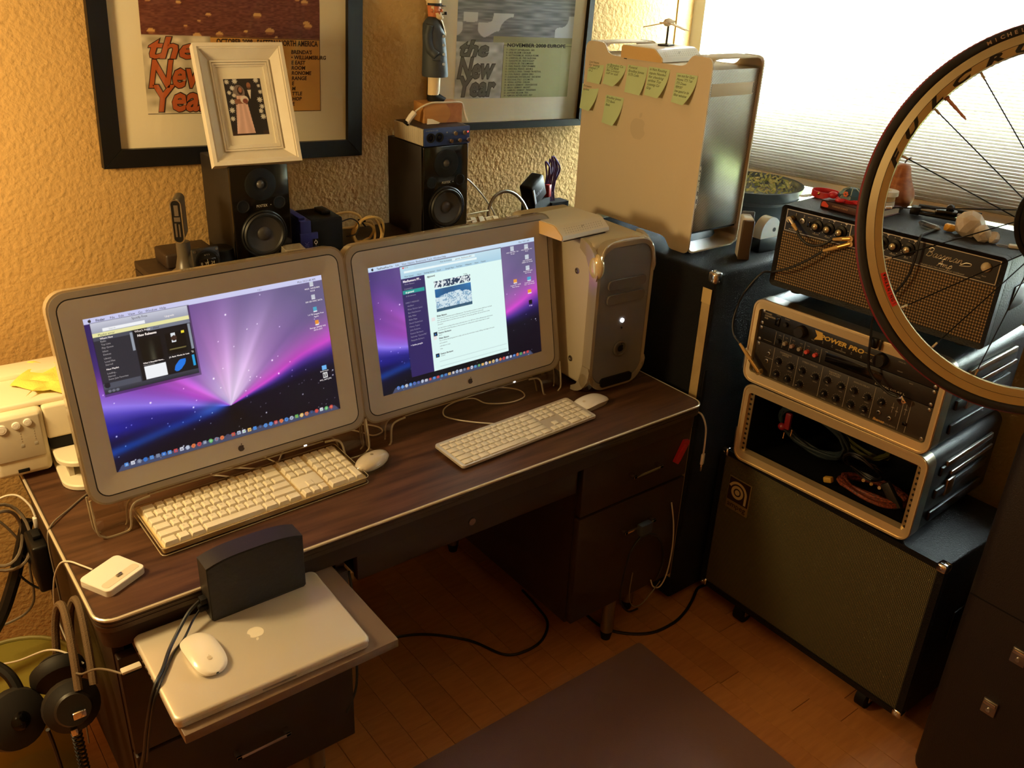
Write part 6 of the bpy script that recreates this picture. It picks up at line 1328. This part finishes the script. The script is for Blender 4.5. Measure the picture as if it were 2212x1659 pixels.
mb = MB()
for x in (.057, .128, .199, .270, .342, .414, .432): mb.quad(x, .004, x+.0009, .086, .0004)
mb.quad(.033, .052, .057, .0527, .0004)
for s, x, y in (('COMPRESSOR', .092, .0785), ('LIMITER', .092, .0735), ('STEREO CHORUS', .163, .077), ('PARAMETRIC', .234, .0785), ('EQUALIZER', .234, .0735), ('ANALOG DELAY', .306, .077), ('EXT', .368, .080)): mb.text(s, .0056, x, y, .0004)
mb.text('MULTI EFFECTS', .0044, .395, .0055, .0004)
for s, x in (('IN', .045),): mb.text(s, .004, x, .074, .0004)
KN = [(.076, .056), (.112, .054), (.076, .020), (.110, .019), (.147, .056), (.185, .054), (.147, .018), (.219, .058), (.257, .056), (.217, .020), (.251, .020), (.292, .058), (.328, .055), (.291, .021), (.326, .022), (.364, .057)]
for k, (x, y) in enumerate(KN):
    for q in range(9): a = math.radians(-30+30*q); mb.quad(x+.0108*math.cos(a)-.0006, y+.0108*math.sin(a)-.0006, x+.0108*math.cos(a)+.0006, y+.0108*math.sin(a)+.0006, .0005)
    mb.text(('SENS', 'ATTACK', 'LEVEL', 'OUT', 'SPEED', 'WIDTH', 'DELAY', 'FREQ', 'GAIN', 'RANGE', 'LEVEL', 'TIME', 'REPEAT', 'TONE', 'BLEND', 'MIX')[k], .0034, x, y-.0165, .0004)
for x, a, b in ((.392, .040, .066), (.403, .034, .060), (.423, .046, .074)): mb.quad(x, a, x+.0007, b, .0004); mb.quad(x-.003, (a+b)/2, x+.004, (a+b)/2+.0012, .0005)
mb.obj('lettering', m_silk, f, kind='stuff')
for k, (x, y) in enumerate(KN): knob(f, x, y, .0078, .012, m_knobk, ptr=(40*k) % 260-130)
mb = MB(); mb.text('Ibanez', .0095, .352, .0055, .0005, 'L', bold=.03, shear=.2, fit=.030); mb.obj('brand_lettering', mat('silkscreen_gold', (206, 160, 90), .5), f, kind='stuff')
for x, y in ((.043, .064), (.041, .043), (.363, .028), (.391, .024)):
    mb = MB(); mb.lathe([(.0058, 0), (.0056, .0025), (.0036, .003), (.0032, 0), (.0001, 0)], 16, TR(x, y, 0)); mb.obj('jack', m_dullmetal, f)
mb = MB(); mb.rbox((.424, .022, 0), (.434, .030, .004), .001); mb.obj('switch', m_gloss, f)
# lower rack: perforated rails and the cables in it
m_railm = mat('rack_rail', (186, 166, 124), .4, .8)
for s in (0, 1):
    mb = MB(); x0 = .012 if s == 0 else LW_-.028; mb.box((x0, .026, -.014), (x0+.016, LH-.026, -.011)); r_ = mb.obj('rack_rail', m_railm, Lr)
    mb = MB()
    for k in range(12): mb.disc(x0+.008, .033+.0152*k, .0038, -.0107, 12)
    mb.obj('rail_holes', m_seam, r_)
LP = lambda L_: W2(LM, L_)
def coil(name, label, c, rx, ry, r, turns, m_, seed, tilt=0):
    g = random.Random(seed); mb = MB()
    for k in range(turns):
        qx, qy, qz = rx*(1+g.uniform(-.09, .09)), ry*(1+g.uniform(-.12, .12)), g.uniform(-.012, .012)
        pts = [(c[0]+qx*math.cos(a)+g.uniform(-.003, .003), max(c[1]+(qy*math.sin(a))*math.cos(tilt)+.004*math.sin(3*a+k), .013+r), c[2]+qz+qy*math.sin(a)*math.sin(tilt)) for a in np.linspace(0, 2*PI, 26)[:-1]]
        mb.tube(pts, r, 6, 0, closed=True)
    o = mb.obj(name, m_); o.matrix_world = LM; return tag(o, label, 'cable')
m_teal = mat('cable_dark_teal', (40, 52, 58), .45, bump=(900, .001)); m_braid = mat('braided_orange', (150, 66, 34), .6, mix=((60, 28, 20), 240)); m_olive = mat('cable_olive', (76, 74, 30), .5)
coil('cable_coil', 'large coil of dark teal cable standing inside the lower rack case', (.165, .115, -.11), .105, .085, .0042, 8, m_teal, 1, .5)
coil('cable_coil', 'coil of olive green cable behind the teal coil in the lower rack case', (.27, .125, -.19), .075, .075, .0042, 5, m_olive, 2, .4)
coil('cable_coil', 'coil of orange braided cable lying at the front of the lower rack case', (.37, .040, -.10), .085, .075, .0048, 7, m_braid, 3, 1.35)
coil('cable_coil', 'loose loops of thin black cable in front of the teal coil in the rack', (.335, .10, -.075), .052, .055, .0028, 4, m_cableb, 4, .7)
coil('cable_coil', 'red-brown cable loops at the back right of the lower rack', (.42, .09, -.24), .06, .05, .004, 4, mat('cable_maroon', (84, 36, 28), .5), 6, .9)
t = thing('red_plug', 'dark red clamp hanging inside the lower rack case at its left', 'clamp', LM @ TR(.095, .10, -.09))
mb = MB(); mb.rbox((-.008, 0, -.006), (.010, .05, .006), .004); mb.ball((-.014, .002, 0), (.012, .011, .010), 12); mb.obj('body', mat('red_dark', (132, 26, 34), .4), t)
mb = MB(); mb.cyl((-.004, -.012, 0), (-.003, -.030, .002), .0025, 8); mb.cyl((.018, .006, 0), (.018, -.012, .003), .003, 8); mb.obj('pins', m_chrome, t)
mb = MB(); mb.rbox((-.012, -.008, -.008), (.012, .008, .008), .004); simple('yellow_plug', 'yellow plug body on the floor of the lower rack case', 'plug', mb, mat('plug_yellow', (190, 150, 60), .5), LM @ TR(.262, .0335, -.055) @ RZ(20))
mb = MB(); mb.rbox((-.035, -.012, -.008), (.035, .012, .008), .003); simple('dark_box_plug', 'flat dark adapter leaning at the right end of the lower rack case', 'adapter', mb, m_instr, LM @ TR(.43, .068, -.06) @ RZ(-48))
t = thing('plug_cluster', 'cluster of metal jack plugs lying on the orange cable coil', 'plug', LM @ TR(.375, .068, -.075))
for k in range(4):
    mb = MB(); mb.cyl((-.03+.022*k, .0, .004*k), (-.022+.022*k, .008, .02), .0045, 10); mb.obj('plug', m_chrome, t)

# ------------------------------------------------------------------ wheeled bass cabinet
m_ampeg = weave('bass_grille_cloth', (40, 36, 20), (150, 138, 92), 1500, 1500)
t = thing('bass_cabinet', 'low wide bass cabinet with dark olive grille on casters, under the rack cases', 'speaker cabinet', facing((1.695, .03, .057), -90))
w, h, d = .686, .484, .37
mb = MB(); mb.rbox((0, 0, -d), (w, h, -.012), .008, 3); mb.ring(rrect(0, 0, w, h, .006, 3), rrect(.018, .018, w-.018, h-.016, .002, 3), -.02, 0); mb.obj('carcass', m_tolex, t)
mb = MB(); mb.rbox((.016, .016, -.013), (w-.016, h-.014, -.004), .002); mb.obj('grille_cloth', m_ampeg, t)
mb = MB(); mb.rbox((.043, .305, -.004), (.122, .411, -.0015), .001); q = mb.obj('badge', mat('badge_bronze', (150, 132, 92), .4, .3), t)
mb = MB(); mb.box((.0455, .334, -.0015), (.1195, .4085, -.0012)); mb.obj('badge_field', mat('badge_brown', (46, 26, 18), .5), q)
mb = MB()
for r0, r1 in ((.0, .0085), (.0130, .0215)): mb.lathe([(max(r0, .0001), 0), (r1, 0)], 36, TR(.078, .367, -.0009), cap=False)
mb.lathe([(.0265, 0), (.0345, 0)], 28, TR(.078, .367, -.0009), cap=False, a0=0, a1=PI*.86); mb.quad(.1045, .338, .1125, .368, -.0009); mb.obj('badge_emblem', mat('badge_cream', (206, 188, 140), .4), q)
mb = MB(); mb.text('ampeg', .024, .0825, .3145, -.0009, 'C', bold=.01, fit=.066); mb.obj('badge_lettering', mat('badge_text', (50, 36, 26), .5), q)
for x in (0, w):
    for y in (0, h):
        mb = MB(); x0, x1 = (x-.003, x+.026) if x == 0 else (x-.026, x+.003); y0, y1 = (y-.003, y+.022) if y == 0 else (y-.022, y+.003)
        mb.rbox((x0, y0, -.028), (x1, y1, .003), .008, 3); mb.cyl(((x0+x1)/2, (y0+y1)/2, .003), ((x0+x1)/2, (y0+y1)/2, .0045), .003, 8); mb.obj('metal_corner', m_chrome, t)
for x in (.155, .575):
    for z in (-.028, -d+.06):
        mb = MB(); mb.cyl((x-.014, -.022, z), (x+.014, -.022, z), .0335, 24); c = mb.obj('caster', m_blackm, t)
        mb = MB(); mb.rbox((x-.020, -.030, z-.012), (x-.015, .002, z+.014), .002); mb.rbox((x+.015, -.030, z-.012), (x+.020, .002, z+.014), .002); mb.cyl((x-.022, -.022, z), (x+.022, -.022, z), .005, 10); mb.obj('caster_fork', m_dullmetal, c)
mb = MB(); mb.rbox((w-.002, h*.42, -.24), (w+.004, h*.60, -.13), .004); mb.obj('side_handle', m_black, t)

# ------------------------------------------------------------------ bicycle wheel
WM = facing((1.46, -.749, 1.428), -44.6, 15.6)
t = thing('bicycle_wheel', 'racing bicycle wheel with a dark red tyre and silver rim at the right edge', 'wheel', WM)
prof = lambda L_, n=120: MB().lathe(L_, n, cap=False)
c = [(.3265+.0095*math.cos(a), .0095*math.sin(a)) for a in np.linspace(math.radians(36), math.radians(180), 9)]
tr = [(.3265+.0095*math.cos(a), .0095*math.sin(a)) for a in np.linspace(math.radians(-36), math.radians(36), 9)]
lo = [(.3265+.0095*math.cos(a), .0095*math.sin(a)) for a in np.linspace(math.radians(180), math.radians(324), 9)]
mb = prof(c); mb.lathe(lo, 120, cap=False); mb.obj('tyre', mat('tyre_black', (28, 24, 22), .6), t, ang=60)
prof(tr).obj('tyre_tread', mat('tyre_red', (112, 26, 30), .6), t, ang=60)
m_rim = mat('rim_silver', (206, 190, 150), .28, .9); m_rimdk = mat('rim_dark', (60, 54, 48), .35, .6)
prof([(.3195, .0085), (.3055, .0088), (.305, .0083), (.2920, .0062), (.290, .0036), (.290, -.0036), (.2920, -.0062), (.305, -.0083), (.3055, -.0088), (.3195, -.0085)][::-1]).obj('rim', m_rim, t, ang=25)
prof([(.2901, .0037), (.2893, .0030), (.2893, -.0030), (.2901, -.0037)][::-1]).obj('rim_inner_band', m_rimdk, t, ang=40)
prof([(.3056, .0089), (.3048, .0085)]).obj('rim_groove', m_seam, t)
m_dec = mat('decal_black', (22, 20, 20), .4)
SL = math.atan2(.0083-.0062, .013)
def arc_text(s, r, size, a0, a1, m_, nm, z, bold=0, xs=1.0, shear=0, slope=0):
    mb = MB(); n = len(s)
    for k, ch in enumerate(s):
        if ch == ' ': continue
        a = a0+(a1-a0)*(k+.5)/n
        mb.text(ch, size, 0, -size*.35, 0, 'C', bold=bold, xs=xs, shear=shear, M=RZ(a-90) @ TR(0, r, z) @ RX(math.degrees(slope)))
    return mb.obj(nm, m_, t, kind='stuff')
arc_text('FULCRUM', .2985, .0165, 168, 94, m_dec, 'rim_decal', .0079, bold=.05, xs=2.9, shear=.3, slope=SL)
arc_text('FULCRUM', .2985, .0165, -14, -86, m_dec, 'rim_decal', .0079, bold=.05, xs=2.9, shear=.3, slope=SL)
arc_text('MICHELIN  KRYLION', .3265, .0085, 121, 88, mat('tyre_print', (170, 140, 110), .6), 'tyre_lettering', .0097, bold=.02, xs=1.25)
m_warn = mat('warning_red', (232, 56, 40), .5)
mb = MB(); p = [(r_*math.cos(math.radians(a)), r_*math.sin(math.radians(a)), z) for r_, z in ((.2928, .0070), (.3025, .0086)) for a in np.linspace(201, 213, 9)]; mb.add(p, [(k, k+9, k+10, k+1) for k in range(8)][::1]); mb.obj('warning_label', m_warn, t)
mb = MB(); n = '!GNINRAW'
for k, ch in enumerate('WARNING!'):
    a = 203.2+1.28*k; mb.text(ch, .0085, 0, -.003, 0, 'C', bold=.03, xs=.8, M=RZ(a+90) @ TR(0, -.2968, .0081) @ RX(-math.degrees(SL)))
mb.add([(.2945*math.cos(math.radians(q)), .2945*math.sin(math.radians(q)), .0078) for q in (201.3, 202.4)]+[(.3000*math.cos(math.radians(201.9)), .3000*math.sin(math.radians(201.9)), .0086)], [(0, 1, 2)]); mb.obj('warning_lettering', m_dec, t)
mb = MB()
for row in range(2):
    for k in range(26):
        a = 215+.62*k; mb.text('abcdegmnoprstu'[(k*5+row*3) % 14], .0042, 0, -.0015, 0, 'C', M=RZ(a+90) @ TR(0, -.2930+.0048*row, .0091+.0004) @ RX(-math.degrees(SL)))
NS = 20
for k in range(NS):
    a = math.radians(17+18*k); s = 1 if k % 2 else -1; hb_ = a+s*.9*(1 if (k//2) % 2 else -1)*.9
    p0 = (.289*math.cos(a), .289*math.sin(a), .0); p1 = (.026*math.cos(hb_), .026*math.sin(hb_), .022*s)
    mb = MB(); mb.cyl(p0, p1, .0011, 6); sp = mb.obj('spoke', m_blackm, t)
    mb = MB(); dv = (Vector(p1)-Vector(p0)).normalized()*.012; mb.cyl(p0, tuple(Vector(p0)+dv), .0022, 8); mb.obj('nipple', m_chrome, sp)
mb = MB(); a = math.radians(138); P_ = lambda r_: (r_*math.cos(a), r_*math.sin(a), .0); mb.cyl(P_(.2895), P_(.262), .0030, 10); mb.cyl(P_(.262), P_(.243), .0024, 10); mb.cyl(P_(.243), P_(.239), .0016, 8); mb.cyl(P_(.2895), P_(.286), .0048, 8); mb.obj('valve', mat('valve_brass', (190, 140, 110), .3, .8), t)
mb = MB(); mb.lathe([(.0001, -.05), (.008, -.05), (.008, -.035), (.026, -.028), (.029, -.024), (.026, -.018), (.015, -.014), (.015, .014), (.026, .018), (.029, .024), (.026, .028), (.010, .034), (.009, .05), (.0001, .05)], 28); mb.obj('hub', m_gloss, t)
mb = MB()
for k in range(7): mb.lathe([(.018, .031+.004*k), (.086-.008*k, .031+.004*k), (.086-.008*k, .033+.004*k), (.018, .033+.004*k)], 40)
mb.obj('cassette', m_black, t)
mb = MB(); mb.cyl((0, 0, .05), (0, 0, .062), .008, 12); mb.rbox((-.004, -.045, .056), (.004, .005, .064), .002); mb.obj('skewer_lever', m_dullmetal, t)

# ------------------------------------------------------------------ dark case at the right edge
m_case = mat('case_dark_brown', (30, 20, 17), .55, bump=(350, .0008))
t = thing('hard_case', 'tall dark brown hard case with metal latches standing at the right edge', 'case', flat((1.62, -.735, .001)))
mb = MB(); mb.rbox((0, -.50, 0), (.185, 0, .985), .035, 4); mb.obj('lid_half', m_case, t)
mb = MB(); mb.rbox((.19, -.50, 0), (.37, 0, .985), .035, 4); mb.obj('base_half', m_case, t)
mb = MB(); mb.box((.18, -.496, .004), (.195, -.004, .981)); mb.obj('seam', m_blackm, t)
mb = MB(); mb.box((-.0008, -.49, .56), (.001, -.012, .563)); mb.obj('panel_line', m_blackm, t)
for y, z in ((-.145, .478), (-.125, .315)):
    mb = MB(); mb.rbox((-.006, y-.016, z-.020), (.001, y+.016, z+.020), .002); l_ = mb.obj('latch', m_dullmetal, t)
    mb = MB(); mb.rbox((-.011, y-.014, z+.008), (-.005, y+.014, z+.018), .002); mb.cyl((-.009, y, z-.006), (-.005, y, z-.006), .005, 12); mb.obj('latch_tongue', m_chrome, l_)

# ------------------------------------------------------------------ small things on and under the desk
mb = MB(); mb.prism([(0, 0), (.018, -.004), (.022, .006), (.030, .062), (.024, .070), (.006, .066)], 0, .008, M=TR(0, 0, 0) @ RX(90)); mb.rbox((.008, -.0095, .030), (.020, -.007, .055), .001)
simple('red_pocket_tool', 'small red pocket tool stuck to the top drawer of the right pedestal', 'pocket tool', mb, mat('tool_red', (172, 26, 30), .4), flat((1.462, .0115, .577), 0) @ RY(22))
cable('usb_lead', 'white usb lead hanging over the right end of the desk', [(1.548, .03, .70), (1.553, .008, .695), (1.562, -.004, .66), (1.566, -.006, .61), (1.567, -.006, .575)], .0026, m_cablew)
t = thing('usb_connector', 'white usb connector dangling at the right end of the desk', 'plug', flat((1.567, -.006, .522), 20))
mb = MB(); mb.rbox((-.007, -.004, .020), (.007, .004, .054), .0025); mb.obj('grip', m_white, t)
mb = MB(); mb.rbox((-.0055, -.0025, 0), (.0055, .0025, .020), .0008); mb.obj('metal_end', m_chrome, t)
t = thing('cable_strap', 'dark hook-and-loop strap wrapped on the lower drawer handle', 'strap', flat((1.352, -.012, .40)))
mb = MB(); mb.rbox((-.022, -.014, .0), (.022, .006, .034), .004); mb.obj('band', mat('strap_grey', (52, 56, 58), .7), t)
cable('hanging_cable', 'dark cable looped through the strap on the lower drawer handle', [(1.30, -.014, .32), (1.31, -.016, .36), (1.335, -.018, .392), (1.37, -.018, .392), (1.405, -.016, .37), (1.44, -.012, .32), (1.455, -.01, .25), (1.44, -.008, .2)], .004, m_cableb)
cable('hanging_cable', 'second dark loop hanging in the strap on the lower drawer handle', [(1.335, -.022, .398), (1.30, -.022, .36), (1.285, -.02, .28), (1.29, -.016, .20), (1.33, -.012, .14), (1.37, -.012, .13)], .003, m_cableb)
cable('white_lead', 'thin white lead looping down along the right edge of the right pedestal', [(1.478, .008, .44), (1.496, .004, .36), (1.500, 0, .28), (1.487, -.004, .20), (1.462, -.006, .165), (1.435, -.004, .175), (1.425, 0, .20)], .0020, m_cablew)
cable('white_lead', 'thin white lead loop under the strap below the lower drawer', [(1.335, -.008, .27), (1.330, -.010, .20), (1.345, -.012, .155), (1.38, -.012, .14), (1.42, -.01, .16), (1.46, -.006, .185)], .0016, m_cableg)
cable('floor_cable', 'dark cable curving over the floor beneath the desk knee space', [(.60, .46, .004), (.75, .42, .004), (.88, .37, .004), (.98, .27, .0045), (1.03, .165, .0045), (1.09, .14, .0045), (1.16, .15, .0045), (1.22, .20, .0045), (1.24, .28, .004), (1.25, .36, .004)], .0040, m_cableb)
cable('floor_cable', 'dark cable curving over the floor in front of the right pedestal leg', [(1.36, .30, .004), (1.345, .20, .004), (1.34, .10, .004), (1.375, .035, .0045), (1.444, -.012, .0045), (1.53, -.02, .0045), (1.60, -.005, .0045), (1.66, .02, .0045), (1.72, .05, .0045), (1.76, .045, .0045)], .0045, m_cableb)
cable('hanging_cable', 'dark cable hanging from the shelf side down beside the left pedestal', [(.50, .05, .60), (.505, .04, .5), (.50, .03, .38), (.49, .02, .30), (.46, .01, .25)], .003, m_cableb)
